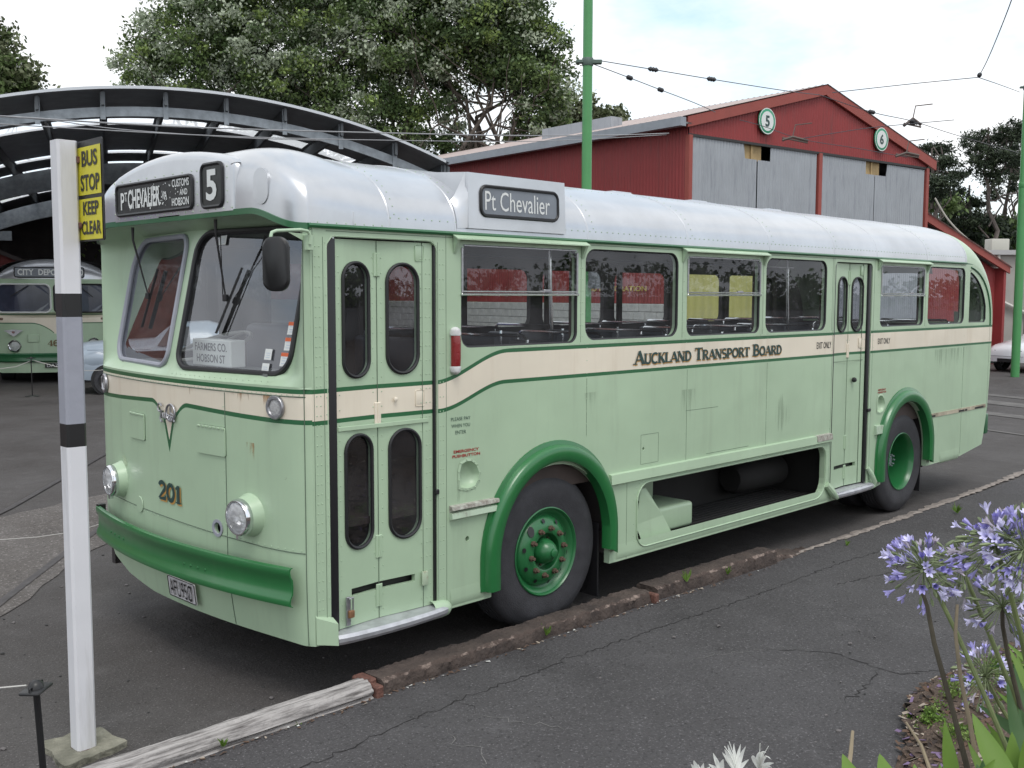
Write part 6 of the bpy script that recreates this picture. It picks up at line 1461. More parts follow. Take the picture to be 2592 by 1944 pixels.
def leaves(name, blobs, n, size, mats, wts, parent, seed, clump=.55, nclump=None, aspect=.6, droop=0.0):
    rs = np.random.RandomState(seed); B = np.array([[*b[0], *(b[1] if isinstance(b[1], (list, tuple)) else (b[1],)*3)] for b in blobs])
    vol = (B[:, 3]*B[:, 4]*B[:, 5])**.75; pb = vol/vol.sum(); K = nclump or int(n/55)
    bi = rs.choice(len(B), K, p=pb); d = rs.normal(size=(K, 3)); d /= np.linalg.norm(d, axis=1)[:, None]; rad = .45+.6*rs.rand(K)**.6
    cc = B[bi, :3]+d*B[bi, 3:6]*rad[:, None]; cs = clump*(.5+rs.rand(K)); cm = rs.choice(len(mats), K, p=wts)
    ci = rs.randint(0, K, n); P = cc[ci]+rs.normal(size=(n, 3))*cs[ci][:, None]*np.array([.55, .55, .38]); 
    a = rs.normal(size=(n, 3)); a[:, 2] -= droop; a /= np.linalg.norm(a, axis=1)[:, None]; b = np.cross(a, rs.normal(size=(n, 3))); b /= np.linalg.norm(b, axis=1)[:, None]
    s = size*(.6+.8*rs.rand(n)); a *= s[:, None]; b *= (s*aspect)[:, None]
    V = np.stack([P-a, P-b*.9, P+a, P+b*.9], 1).reshape(-1, 3)
    me = bpy.data.meshes.new(name); me.vertices.add(4*n); me.vertices.foreach_set('co', V.ravel()); me.loops.add(4*n); me.loops.foreach_set('vertex_index', np.arange(4*n)); me.polygons.add(n); me.polygons.foreach_set('loop_start', np.arange(n)*4)
    mi = cm[ci]; sw = rs.rand(n) < .12; mi[sw] = rs.choice(len(mats), sw.sum(), p=wts)
    me.update(calc_edges=True); me.polygons.foreach_set('material_index', mi.astype(np.int32))
    for m in mats: me.materials.append(m)
    o = bpy.data.objects.new(name, me); COL.objects.link(o); o.parent = parent
    if parent: o.location = -parent.location
    return o
def limb(mb, a, b, r0, r1, rnd, n=7, wob=.25):
    a = Vector(a); b = Vector(b); L = (b-a).length; pts = []
    for i in range(n+1):
        t = i/n; pts.append(a.lerp(b, t)+Vector((rnd.gauss(0, 1), rnd.gauss(0, 1), rnd.gauss(0, .6)))*wob*sin(pi*t)*L*.12)
    mb.tube(pts, [lerp(r0, r1, i/n) for i in range(n+1)], 8); return pts
def tree(nm, base, blobs, n, size, mats, wts, label, seed, r0=.4, group=None, fork=.35, extra=(), clump=.55, bark=BARK, **k):
    e = empty(nm, base, 0, label, 'tree', group); rnd = random.Random(seed); mb = MB(); top = sum((Vector(b[0]) for b in blobs), Vector())/len(blobs)
    fk = Vector(base).lerp(top, fork); pts = limb(mb, (0, 0, 0), fk-Vector(base), r0, r0*.7, rnd)
    mb.build('trunk', bark, e)
    tips = sorted([Vector(b[0]) for b in blobs], key=lambda q: q.x)
    for q in tips+[Vector(x) for x in extra]:
        mb = MB(); P = limb(mb, fk-Vector(base), q-Vector(base), r0*.26, r0*.06, rnd, wob=.8)
        for j in range(3):
            s = P[rnd.randint(2, 6)]; limb(mb, s, s+Vector((rnd.gauss(0, 1), rnd.gauss(0, 1), rnd.gauss(.3, .8)))*r0*4, r0*.07, r0*.02, rnd, 5)
        mb.build('limb', bark, e, angle=60)
    leaves('crown', blobs, n, size, mats, wts, e, seed, clump=clump, **k); return e
tree('silver_leaved_tree', ((21.7795, 34.5091, 2.0893)[0], (21.7795, 34.5091, 2.0893)[1], 0), [((18.0488, 37.9826, 11.4762), (1.6, 1.6, 1.3)), ((19.0746, 37.0703, 12.4567), 2.4), ((20.6273, 37.0828, 13.6925), 2.8), ((21.3451, 34.9066, 13.4417), 3.0), ((20.7691, 37.2325, 16.0904), 2.8), ((22.0485, 34.5091, 15.9838), 3.4), ((22.1415, 32.6515, 13.1912), 3.2), ((21.7244, 32.7682, 10.7080), 2.6), ((23.0872, 31.4213, 10.9038), 2.4), ((23.4930, 31.2927, 13.1962), 2.6), ((20.6417, 35.3042, 10.8997), 2.4), ((18.9937, 36.9849, 11.0890), 1.8), ((23.7195, 32.8528, 16.1852), 3), ((17.6050, 38.3692, 10.9862), (1.2, 1.2, .8)), ((23.0615, 29.8401, 9.3984), 1.7), ((24.5848, 29.6596, 8.8094), 1.3), ((22.4337, 31.8456, 8.9924), 1.5), ((21.5289, 34.2455, 9.5355), 1.6)], 150000, .078, LG, [.26, .28, .32, .14], 'big bushy silver green leaved tree rising behind the canopy', 21, r0=.5, clump=.46, nclump=1150, droop=.4)
tree('spreading_tree', ((24.8744, 27.1284, 2.1142)[0], (24.8744, 27.1284, 2.1142)[1], 0), [((24.0630, 29.2651, 12.9449), 2.2), ((25.8131, 29.0066, 13.5865), 2.4), ((26.3403, 27.0437, 13.5126), 2.3), ((27.3522, 25.9354, 12.7704), 2.0), ((27.9572, 25.2136, 11.8403), 1.5), ((28.1440, 24.8666, 10.5357), 1.4), ((27.6380, 25.4208, 10.9068), 1.2), ((25.2496, 29.2473, 10.9118), 2.0), ((26.1057, 28.4797, 11.6785), 1.5), ((24.8448, 30.2128, 15.4920), 2.6), ((26.6131, 28.4583, 15.6894), 2.8), ((27.3085, 26.1613, 14.2620), 1.7), ((24.7425, 29.5476, 9.1918), 1.3), ((28.1604, 24.7478, 9.6967), 1.2), ((28.3691, 25.8549, 8.8232), (1.0, 1, .7)), ((28.7915, 25.4652, 9.1111), (.9, .9, .8)), ((26.1954, 28.0171, 8.6244), (.9, .9, .5)), ((27.9078, 26.7609, 12.4487), 1.8), ((24.5509, 29.6238, 8.2365), (1.5, 1, .6)), ((27.1181, 28.4594, 8.1885), (1.6, 1, .35))], 130000, .078, LG, [.42, .32, .18, .08], 'dark broad tree with bare crooked branches left of the middle green pole', 33, r0=.5, extra=((26.8897, 25.9912, 9.4124), (26.6919, 26.3265, 10.5304), (27.6933, 26.5343, 8.8207)), clump=.42, nclump=950, droop=.3)
tree('gum_tree', ((14.7983, 48.6431, 2.0410)[0], (14.7983, 48.6431, 2.0410)[1], 0), [((16.0452, 48.6642, 12.5009), (1.3, 1.3, .9)), ((16.6084, 48.1250, 12.7250), (.8, .8, .7)), ((15.3514, 49.5512, 14.0523), 1.4), ((15.9080, 49.0052, 14.1653), (.6, .6, .4)), ((15.3772, 49.2546, 11.8325), (1.4, 1.2, .7)), ((16.7262, 47.9254, 12.0595), (.5, .5, .4))], 7000, .13, OLIVE+[LG[1]], [.4, .2, .4], 'small olive green tree at the upper left edge', 5, r0=.2)
for i, (bx, bl, lab) in enumerate(((1225, [(1225,235,1.0), (1215,265,1.0), (1240,262,.8)], 'pale olive tree left of the middle pole behind the barn roof'), (1290, [(1285,240,.9), (1300,262,1.0), (1275,272,.9)], 'pale olive tree just right of the middle pole behind the barn roof'), (1330, [(1328,250,.6), (1322,272,.8)], 'smallest pale olive tree behind the barn roof'))):
    B0 = CAMP+(CF+CR*((bx-1106)/2243.66)-CU*((600-829.5)/2243.66))*62
    tree('distant_tree', (B0.x, B0.y, 0), [(tuple(CAMP+(CF+CR*((x-1106)/2243.66)-CU*((y-829.5)/2243.66))*62), r) for x, y, r in bl], 2200, .16, OLIVE, [.45, .55], lab, 60+i, r0=.16, group='distant trees behind the barn', clump=.4)
hd = leaves('hedge', [((14.2370, 43.8166, 4.5282), (3, 2, 1.6)), ((15.3936, 42.6537, 4.5325), (2, 2, 1.4)), ((16.6948, 41.3455, 4.5372), (2, 2, 1.2)), ((14.5274, 45.0814, 5.6218), (1.5, 1.5, 1))], 9000, .16, [LG[3], LG[1]], [.6, .4], None, 8); tag(hd, 'bright green bushes seen under the canopy at left', 'bushes')
# pines at the right
PB = mat('pine_bark', (.12, .10, .09), .9, var=.3, vs=3)
def pine(bx, by0, tipy, dep, blobs, n, lab, seed, r0=.2):
    def at(x, y, d=dep): return tuple(CAMP+(CF+CR*((x-1106)/2243.66)-CU*((y-829.5)/2243.66))*d)
    b = at(bx, 641); e = empty('pine_tree', (b[0], b[1], 0), 0, lab, 'tree', 'dark pines at the right edge'); rnd = random.Random(seed); mb = MB(); t = Vector(at(bx+rnd.uniform(-6, 6), tipy)); limb(mb, (0, 0, 0), t-Vector((b[0], b[1], 0)), r0, r0*.25, rnd, 10, .15); mb.build('trunk', PB, e)
    for k in range(14):
        q = rnd.choice(blobs); s = Vector((b[0], b[1], 0)).lerp(t, rnd.uniform(.45, .97)); mb = MB(); limb(mb, s-Vector((b[0], b[1], 0)), Vector(at(q[0]+rnd.uniform(-12, 12), q[1]+rnd.uniform(-8, 8)))-Vector((b[0], b[1], 0)), r0*.25, .03, rnd, 6, .5); mb.build('limb', PB, e)
    leaves('crown', [(at(x, y, dep+rnd.uniform(-1.5, 1.5)), (rx*.8, rx*.8, rz*.55)) for x, y, rx, rz in blobs], n, .10, PINE, [.6, .4], e, seed, clump=.30, aspect=.35, nclump=int(n/90))
pine(2015, 600, 320, 52, [(2005,320,.8,.22), (2030,325,.7,.2), (2045,350,.6,.3), (2025,365,.6,.3), (2040,395,.8,.5), (2025,420,.7,.35), (2060,378,.6,.25)], 6500, 'slender dark pine nearest the barn corner', 71, .16)
pine(2140, 600, 275, 56, [(2130,300,1.5,.6), (2165,290,1.4,.6), (2190,275,1.2,.5), (2110,320,1.2,.5), (2150,340,1.6,.7), (2105,350,1.0,.5), (2180,340,1.4,.8), (2120,370,1.2,.5), (2170,390,1.3,.6), (2095,305,.7,.3), (2205,400,1.2,.8)], 11000, 'tall dark pine with flat spreading top beside the right green pole', 72)
pine(2185, 600, 290, 60, [(2200,310,1.5,.8), (2215,350,1.6,1), (2190,370,1.2,.6), (2230,290,1.4,.8), (2160,420,1.2,.6)], 7000, 'tall dark pine partly behind the right green pole', 73)
pine(2090, 600, 400, 58, [(2060,420,1.0,.5), (2085,440,1.3,.6), (2075,470,1.4,.8), (2110,480,1.5,.9), (2050,455,1.0,.5)], 9000, 'lower dark pine above the lean-to roof', 74)
bs = leaves('bush_mass', [((57.5940, 20.2236, 5.2421), (3, 2, .9)), ((58.7334, 19.0944, 5.3794), (3, 2, .9)), ((59.8806, 17.9734, 5.6500), (3, 2, 1.0)), ((61.0121, 16.8358, 5.6542), (3, 2, 1.0)), ((58.4818, 19.2174, 4.3130), (4, 2, 2)), ((57.1617, 20.5446, 4.3082), (4, 2, 2))], 26000, .17, PINE+[LG[1]], [.55, .3, .15], None, 9); tag(bs, 'dense dark bushes below the pines at right', 'bushes')
bs = leaves('bright_bush', [((52.0670, 18.9108, 7.2580), (1.2, 1, .45)), ((52.3939, 18.5434, 6.9417), (.8, .8, .3))], 1200, .13, [LG[1]], [1.0], None, 10); tag(bs, 'bright yellow green bush below the slender pine', 'bush')
# far tree line to close the horizon
mbs = []
for a in range(-40, 111, 3):
    az = radians(44.83-10+a*1.35-40); d = 170+random.uniform(-15, 25); mbs.append(((CAMP.x+cos(az)*d, CAMP.y+sin(az)*d, random.uniform(1, 3)), (7, 7, random.uniform(3, 5.5))))
ft = leaves('far_woodland', mbs, 60000, .5, [LG[0], LG[1]], [.6, .4], None, 12, clump=2.4); ft['kind'] = 'stuff'
# brick building beyond the left edge of the frame; the left windscreen mirrors it
bb = empty('brick_building', (-14, 17, 0), 0, 'red brick building outside the left edge, mirrored in the windscreen', 'building')
mb = MB(); mb.box(0, 13, 0, 6, 0, 5.2); mb.build('wall', mat('brick_red', (.16, .05, .035), .8, var=.2, vs=6), bb, smooth=False)
mb = MB(); mb.box(-.3, 13.3, -.3, 6.3, 5.2, 5.5); mb.build('roof', mat('roof_grey_brown', (.12, .11, .10), .8), bb, smooth=False)
for k in range(5): mb = MB(); mb.box(1+k*2.4, 2.3+k*2.4, -.04, .02, 1.2, 3.0); mb.build('window', mat('window_pale', (.35, .36, .38), .2), bb, smooth=False)
mb = MB(); mb.lathe([(1.5, 0), (1.5, .08), (0, .08)], (8.6, -.02, 4.0), (0, -1, 0), 30); mb.build('wall_sign', mat('sign_blue', (.06, .08, .25), .5), bb)
# ================================================================== SECOND BUS
b2 = empty('parked_bus', (7.16, 21.55, 0), radians(-24.1), 'pale green and silver old bus with CITY DEPOT blind parked under the canopy', 'bus')
def add2(nm, mb, m, par=None, lab=None, **k):
    o = mb.build(nm, m, par or b2, **k)
    if lab: o['label'] = lab
    return o
H2 = 1.35
def sx(px): return (px-372)*.003673
def sz(py): return (1210-py)*.003673
def fx2(x): u = abs(x)/H2; return .30*u**3
mb = MB(); P2 = rrect(-H2, .26, H2, 2.56, [.02, .02, .12, .12])
gl2 = [rrect(sx(22), sz(736), sx(350), sz(548), [.14, .14, .10, .12]), rrect(sx(372), sz(736), sx(694), sz(548), [.14, .10, .10, .12])]
def m2f(x, z):
    q = abs(x); l = 1.49 if q > .55 else lerp(1.21, 1.49, sin(q/.55*pi/2)**.8)
    if abs(z-1.685) < .012: return 2
    if l < z < 1.68: return 3
    if l-.025 < z <= l: return 2
    return 0
spl = [[(-1.5, 1.673), (1.5, 1.673)], [(-1.5, 1.697), (1.5, 1.697)], [(x, (1.49 if abs(x) > .55 else lerp(1.21, 1.49, sin(abs(x)/.55*pi/2)**.8))) for x in np.linspace(-1.45, 1.45, 60)], [(x, (1.49 if abs(x) > .55 else lerp(1.21, 1.49, sin(abs(x)/.55*pi/2)**.8))-.025) for x in np.linspace(-1.45, 1.45, 60)]]
sheet(mb, dens(P2, .1), gl2, lambda x, z: (x, fx2(x), z), splits=spl, gstep=(.12, .3), matf=m2f, thick=(0, .03, 0), back=1); add2('front_panel', mb, [MINT, DARKIN, DGREEN, CREAM])
DG2 = mat('dark_windscreen', (.045, .055, .085), .12, coat=.5, var=.25, vs=2)
for g, m_, lab in ((gl2[0], LWHITE, 'silver framed windscreen'), (gl2[1], BLACKR, 'black framed windscreen')):
    mb = MB(); mb.tube([(x, fx2(x)-.01, z) for x, z in dens(g, .15)], .022, 6, closed=True); o = add2('windscreen', mb, m_, lab=lab); mb = MB(); sheet(mb, dens(g, .15), [], lambda x, z: (x, fx2(x)+.01, z)); add2('pane', mb, DG2, o, smooth=False)
    xc = sum(q[0] for q in g)/len(g); mb = MB(); mb.tube([(xc*.9+.05, -.05, 2.40), (xc-.3*(1 if xc < 0 else -1), .0, 2.12)], .012, 5); add2('wiper', mb, BLACKR, o)
mb = MB(); 
def d2(u, v):
    a = pi*u; c = cos(a); s = sin(a); return Vector((H2*(-c), 0, 0))
mb.grid(lambda u, v: Vector((lerp(-H2, H2, u)*(1-.18*(1-cos(v*pi/2))), fx2(lerp(-H2, H2, u))+.45*(1-cos(v*pi/2)), 2.56+(.50*(1-abs(2*u-1)**2.6)**.42)*sin(v*pi/2) if 0 < u < 1 else 2.56)), 40, 12); add2('front_dome', mb, SILVER, angle=70)
mb = MB(); mb.grid(lambda u, v: Vector((lerp(-H2, H2, u), lerp(.35, 9, v), 2.56+.50*max(0, 1-abs(2*u-1)**2.6)**.42)), 40, 2); add2('roof', mb, SILVER, angle=70)
for s in (-1, 1):
    mb = MB(); mb.box(s*H2-.02, s*H2+.02, .33, 9, .26, 1.49); mb.box(s*H2-.02, s*H2+.02, .33, 9, 1.69, 2.56); add2('side_panel', mb, MINT, smooth=False); mb = MB(); mb.box(s*H2-.02, s*H2+.02, .33, 9, 1.49, 1.69); add2('side_band', mb, CREAM, smooth=False)
mb = MB(); mb.box(-H2, H2, .35, .4, .3, 2.6); add2('inner_bulkhead', mb, BLACK, smooth=False)
mb = MB(); sheet(mb, rrect(sx(137), sz(502), sx(562), sz(437), .04), [], lambda x, z: (x, -.055, z), thick=(0, .1, 0), back=0); db2 = add2('destination_display', mb, BLINDG, smooth=False)
mb = MB(); mb.tube([(x, -.058, z) for x, z in rrect(sx(137), sz(502), sx(562), sz(437), .04)], .013, 5, closed=True); add2('rim', mb, BLACKR, db2)
text('lettering', 'CITY', (sx(205), -.065, sz(469)), (1, 0, 0), (0, 0, 1), .36, .15, LWHITE, db2, .03); text('lettering', 'DEPOT', (sx(350), -.065, sz(469)), (1, 0, 0), (0, 0, 1), .50, .15, LWHITE, db2, .03); text('lettering', 'O', (sx(545), -.065, sz(469)), (1, 0, 0), (0, 0, 1), .09, .15, LWHITE, db2, .03)
for px, py in ((122, 960), (607, 950)):
    x, z = sx(px), sz(py); mb = MB(); mb.lathe([(.15, 0), (.155, .05), (.13, .08), (.115, .07)], (x, fx2(x), z), (0, -1, 0), 24); o = add2('headlamp', mb, CHROME); mb = MB(); mb.lathe([(.115, .06), (.06, .085), (0, .09)], (x, fx2(x), z), (0, -1, 0), 20); add2('lens', mb, FLUTE, o)
for px in (38, 677): x = sx(px); mb = MB(); mb.rbox(x-.08, x+.08, fx2(x)-.03, fx2(x)+.02, sz(788), sz(772), .01, 1); add2('indicator', mb, mat('indicator_brown', (.16, .10, .07), .4))
mb = MB(); mb.rbox(sx(203), sx(272), -.02, .06, sz(935), sz(882), .01, 1); add2('access_hatch', mb, MINT)
mb = MB(); x = sx(118); mb.lathe([(.05, .0), (.04, .03), (0, .03)], (x, .0, sz(866)), (0, -1, 0), 6); o = add2('winged_badge', mb, mat('badge_red', (.35, .06, .04), .4)); mb = MB(); mb.add([(x-.2, -.03, sz(855)), (x, -.03, sz(848)), (x+.2, -.03, sz(855)), (x+.06, -.03, sz(885)), (x, -.03, sz(895)), (x-.06, -.03, sz(885))], [(0, 1, 2, 3, 4, 5)]); mb.tube([(x-.2, -.03, sz(858)), (x+.2, -.03, sz(858))], .012, 5); add2('wing', mb, DULLMET, o, smooth=False)
mb = MB(); n = 20; pr2 = [(-.04, .0), (-.07, .03), (-.05, .08), (-.05, .14), (-.07, .19), (-.04, .22)]; vs = [Vector((lerp(-1.33, 1.33, i/n), fx2(lerp(-1.33, 1.33, i/n))+a-.02, sz(1068)+b)) for i in range(n+1) for a, b in pr2]; mb.add(vs, [(i*6+j, (i+1)*6+j, (i+1)*6+j+1, i*6+j+1) for i in range(n) for j in range(5)]); add2('bumper', mb, DGREEN)
mb = MB(); mb.rbox(sx(302), sx(430), -.06, -.04, sz(1106), sz(1076), .005, 1); o = add2('number_plate', mb, BLACK); text('lettering', 'DA264', (sx(366), -.064, sz(1091)), (1, 0, 0), (0, 0, 1), .38, .08, LWHITE, o)
serif_text('fleet_number', '46', (sx(355), fx2(0)-.012, sz(962)), (1, 0, 0), (0, 0, 1), (0, -1, 0), .26, .145, mat('number_brown', (.14, .09, .035), .5), b2, bigfirst=False, serif=.5)
for s in (-1, 1): mb = MB(); mb.lathe([(.28, 0), (.5, 0), (.5, .3), (.28, .3)], (s*(H2-.3) if s > 0 else s*H2, 1.5, .5), (1, 0, 0), 28); add2('wheel', mb, TYRE)
mb = MB(); mb.box(-1.2, 1.2, .6, 8.5, .25, .8); add2('chassis_block', mb, BLACK, smooth=False)
mb = MB(); mb.rbox(sx(745)-.1, sx(745)+.06, .2, .4, sz(640), sz(570), .03, 2); add2('mirror', mb, LWHITE)
# ================================================================== CARS
def car(nm, loc, rz, stations, body, glass, wheels, label, R, track, hub, cat='car'):
    e = empty(nm, loc, rz, label, cat)
    sec = []
    for x, w, zb, zs, wt, zt in stations: sec.append([(x, -w*.94, zb), (x, -w, lerp(zb, zs, .45)), (x, -w*.97, zs), (x, -wt, zt), (x, -wt*.5, zt+.035), (x, 0, zt+.045), (x, wt*.5, zt+.035), (x, wt, zt), (x, w*.97, zs), (x, w, lerp(zb, zs, .45)), (x, w*.94, zb)])
    mb = MB(); k = 11; vs = [v for s in sec for v in s]; b = len(mb.v); mb.v += vs
    for i in range(len(sec)-1):
        for j in range(k-1): mb.f.append((i*k+j, (i+1)*k+j, (i+1)*k+j+1, i*k+j+1)); mb.m.append(0)
    mb.f.append(tuple(range(k))); mb.m.append(0); mb.f.append(tuple((len(sec)-1)*k+j for j in range(k))[::-1]); mb.m.append(0)
    bo = mb.build('body', body, e, angle=75)
    for pts, ms in glass:
        mb = MB(); mb.add(pts, [tuple(range(len(pts)))]); mb.build('window', mat('car_glass', (.03, .035, .04), .08, coat=.5), e, smooth=False)
    for x in wheels:
        for s in (-1, 1):
            mb = MB(); y = s*track
            mb.lathe([(R*.62, .02), (R*.7, .0), (R*.93, .0), (R, .04), (R, .16), (R*.9, .2)], (x, y, R), (0, -s, 0), 32); 
            mb2 = MB(); 
            for zz in mb.v: pass
            o = mb.build('wheel', TYRE, e); o.location = (0, s*.03, 0)
            mb = MB(); mb.lathe([(R*.64, .03), (R*.60, .045), (R*.45, .05), (R*.40, .02), (R*.36, .02), (R*.30, -.02), (R*.15, -.045), (0, -.05)], (x, y, R), (0, -s, 0), 28); mb.build('hub_cap', hub, o)
            mb = MB(); mb.disc((x, s*(track+.002), R+.02), (0, 1, 0), R*1.18, 28); mb.build('wheel_opening', BLACK, e, smooth=False)
    return e
BLUEP = mat('pale_blue_paint', (.33, .39, .46), .3, coat=.5, var=.04)
# vintage pale blue car: nose points left in the photograph (-x local), tail hidden behind the bus
bc = car('vintage_car', (7.15, 18.35, 0), radians(-24.1-8), [(-.80, .45, .45, .85, .30, .92), (-.72, .62, .35, .92, .42, 1.05), (-.45, .76, .32, .94, .50, 1.10), (0, .80, .30, .95, .52, 1.13), (.6, .80, .28, .93, .54, 1.15), (.95, .80, .26, 1.0, .60, 1.18), (1.35, .80, .26, 1.02, .55, 1.52), (2.1, .80, .26, 1.02, .56, 1.56), (2.6, .78, .28, 1.0, .52, 1.40), (3.2, .70, .35, .9, .42, .98), (3.4, .6, .45, .75, .35, .8)], BLUEP, [([(1.05, -.79, 1.06), (1.75, -.79, 1.06), (1.72, -.60, 1.48), (1.30, -.60, 1.46)], 0), ([(1.0, -.55, 1.18), (1.0, .55, 1.18), (1.30, .5, 1.5), (1.30, -.5, 1.5)], 0)], (0, 2.35), 'pale blue vintage car with round chrome hubcap parked before bus 46', .295, .79, mat('blue_wheel', (.28, .33, .38), .3, coat=.5))
for s in (-1, 1):
    mb = MB(); mb.grid(lambda u, v: Vector((-.82+1.30*u+.0, s*(.62+.19*sin(pi*min(1, u*1.0))*sin(pi*v)), .30+.68*sin(pi*(.15+.78*u))**.6*sin(pi*v*.5)+.02)), 20, 10); mb.build('wing', BLUEP, bc, angle=80)
    mb = MB(); mb.lathe([(.10, .0), (.10, .06), (.08, .09), (0, .11)], (-.70, s*.60, .80), (-1, 0, 0), 20); mb.build('headlamp', CHROME, bc)
mb = MB(); mb.lathe([(.13, 0), (.11, .035), (.05, .055), (0, .06)], (0, -.86, .295), (0, -1, 0), 24); mb.build('chrome_hubcap', CHROME, bc)
mb = MB(); mb.tube([(-.86, -.78, .48), (-.93, -.6, .48), (-.95, 0, .48), (-.93, .6, .48), (-.86, .78, .48)], .045, 8, flat=(1, .7)); mb.build('bumper', CHROME, bc)
mb = MB(); mb.box(-.4, .9, -.815, -.805, .975, .985); mb.build('bonnet_line', mat('line_blue', (.12, .15, .2), .5), bc, smooth=False)
WP = mat('white_car_paint', (.72, .73, .76), .25, coat=.7)
WCL = (29.1062, 6.2261, 2.1963); WCL = (WCL[0], WCL[1], 0)
wc = car('white_car', WCL, radians(-14), [(-.90, .55, .30, .52, .40, .58), (-.84, .72, .22, .60, .50, .68), (-.55, .82, .20, .70, .62, .78), (0, .85, .20, .76, .66, .86), (.55, .86, .20, .82, .70, .94), (.75, .86, .20, .86, .72, .96), (1.45, .86, .2, .90, .58, 1.36), (2.3, .86, .2, .92, .58, 1.40), (2.9, .85, .2, .93, .58, 1.30), (3.4, .83, .25, .95, .62, 1.02), (3.75, .74, .3, .8, .5, .92)], WP, [([(.95, -.85, .92), (2.9, -.85, .97), (2.6, -.62, 1.32), (1.55, -.62, 1.34)], 0), ([(.80, -.66, .98), (.80, .66, .98), (1.40, .55, 1.35), (1.40, -.55, 1.35)], 0)], (0, 2.6), 'white modern sedan parked at far right beside the green pole', .31, .80, mat('alloy', (.4, .4, .42), .3, .7))
for s in (-1, 1):
    mb = MB(); mb.add([(-.895, s*.36, .56), (-.87, s*.56, .50), (-.80, s*.72, .56), (-.66, s*.79, .66), (-.74, s*.66, .68), (-.88, s*.40, .64)], [(0, 1, 2, 3, 4, 5)]); o = mb.build('headlamp', mat('car_lamp', (.30, .31, .33), .1, .6, coat=.6), wc, smooth=False)
    mb = MB(); mb.lathe([(.06, 0), (.06, .012), (0, .012)], (-.86, s*.56, .36), (-1, -s*-.3, 0), 16); mb.build('fog_lamp', BLACK, wc)
mb = MB(); mb.box(-.925, -.9, -.3, .3, .30, .40); mb.build('lower_grille', BLACK, wc, smooth=False)
mb = MB(); mb.tube([(-.93, -.5, .47), (-.94, 0, .47), (-.93, .5, .47)], .008, 5); mb.build('bumper_line', mat('line_grey', (.2, .2, .22), .5), wc)
# ================================================================== PLANTS
GL1 = leafmat('strap_leaf', (.12, .21, .035), .3); GL2 = leafmat('strap_leaf_dark', (.05, .11, .035), .3); STEM = mat('stem_green', (.16, .20, .08), .6, var=.2, vs=8); STEMD = mat('stem_brown', (.075, .065, .045), .8, var=.3, vs=10); STRAW = mat('straw', (.22, .18, .12), .8, var=.2, vs=10)
LIL = [mat('lilac_petal', (.38, .35, .70), .5, var=.25, vs=60), mat('pale_lilac_petal', (.60, .58, .82), .5, var=.2, vs=60), mat('withered_petal', (.42, .38, .46), .7, var=.3, vs=60)]
PODM = leafmat('pod_green', (.16, .20, .10), .1)
def strap(base, tip, w, bend, m, par, nm='leaf', side=None):
    b = Vector(base); t = Vector(tip); d = t-b; s = Vector(side) if side else d.cross(CF).normalized(); up_ = s.cross(d).normalized()*bend; n = 12; vs = []
    for i in range(n+1):
        q = i/n; c = b.lerp(t, q)+up_*sin(pi*q)*d.length; ww = w*(1-q**3.2)**.8*(.75+.25*sin(pi*min(1, q*1.2)))
        cv = d.cross(s).normalized()*ww*.35; vs += [c-s*ww+cv, c, c+s*ww+cv]
    mb = MB(); mb.add(vs, [(3*i+j, 3*i+j+1, 3*i+4+j, 3*i+3+j) for i in range(n) for j in range(2)]); o = mb.build(nm, m, None, angle=80)
    o.parent = par
    if par: o.location = -par.location
    return o
def floret_mesh(rnd, m, L=.045, open_=.5):
    mb = MB()
    for k in range(6):
        a = 2*pi*k/6+rnd.uniform(-.15, .15); d = Vector((cos(a), sin(a), 0)); s = Vector((-sin(a), cos(a), 0)); pts = []
        for q, r, w in ((0, .0015, .0012), (.35, .004, .003), (.62, .008, .0055), (.85, .008+.014*open_, .0055), (1, .010+.022*open_, .0012)): c = d*r+Vector((0, 0, L*q)); pts += [c-s*w, c+d*.001, c+s*w]
        mb.add(pts, [(3*i+j, 3*i+j+1, 3*i+4+j, 3*i+3+j) for i in range(4) for j in range(2)])
    return mb
rnd = random.Random(77)
FL = []
for i in range(6):
    o = floret_mesh(rnd, None, rnd.uniform(.038, .05), rnd.choice((.0, .15, .5))).build('floret', LIL[i % 3] if i < 5 else LIL[0]); FL.append(o.data); bpy.data.objects.remove(o)
mb = MB(); mb.lathe([(.0005, 0), (.003, .004), (.0048, .012), (.004, .024), (.001, .031)], (0, 0, 0), (0, 0, 1), 7); o = mb.build('seed_pod', PODM); POD = o.data; bpy.data.objects.remove(o)
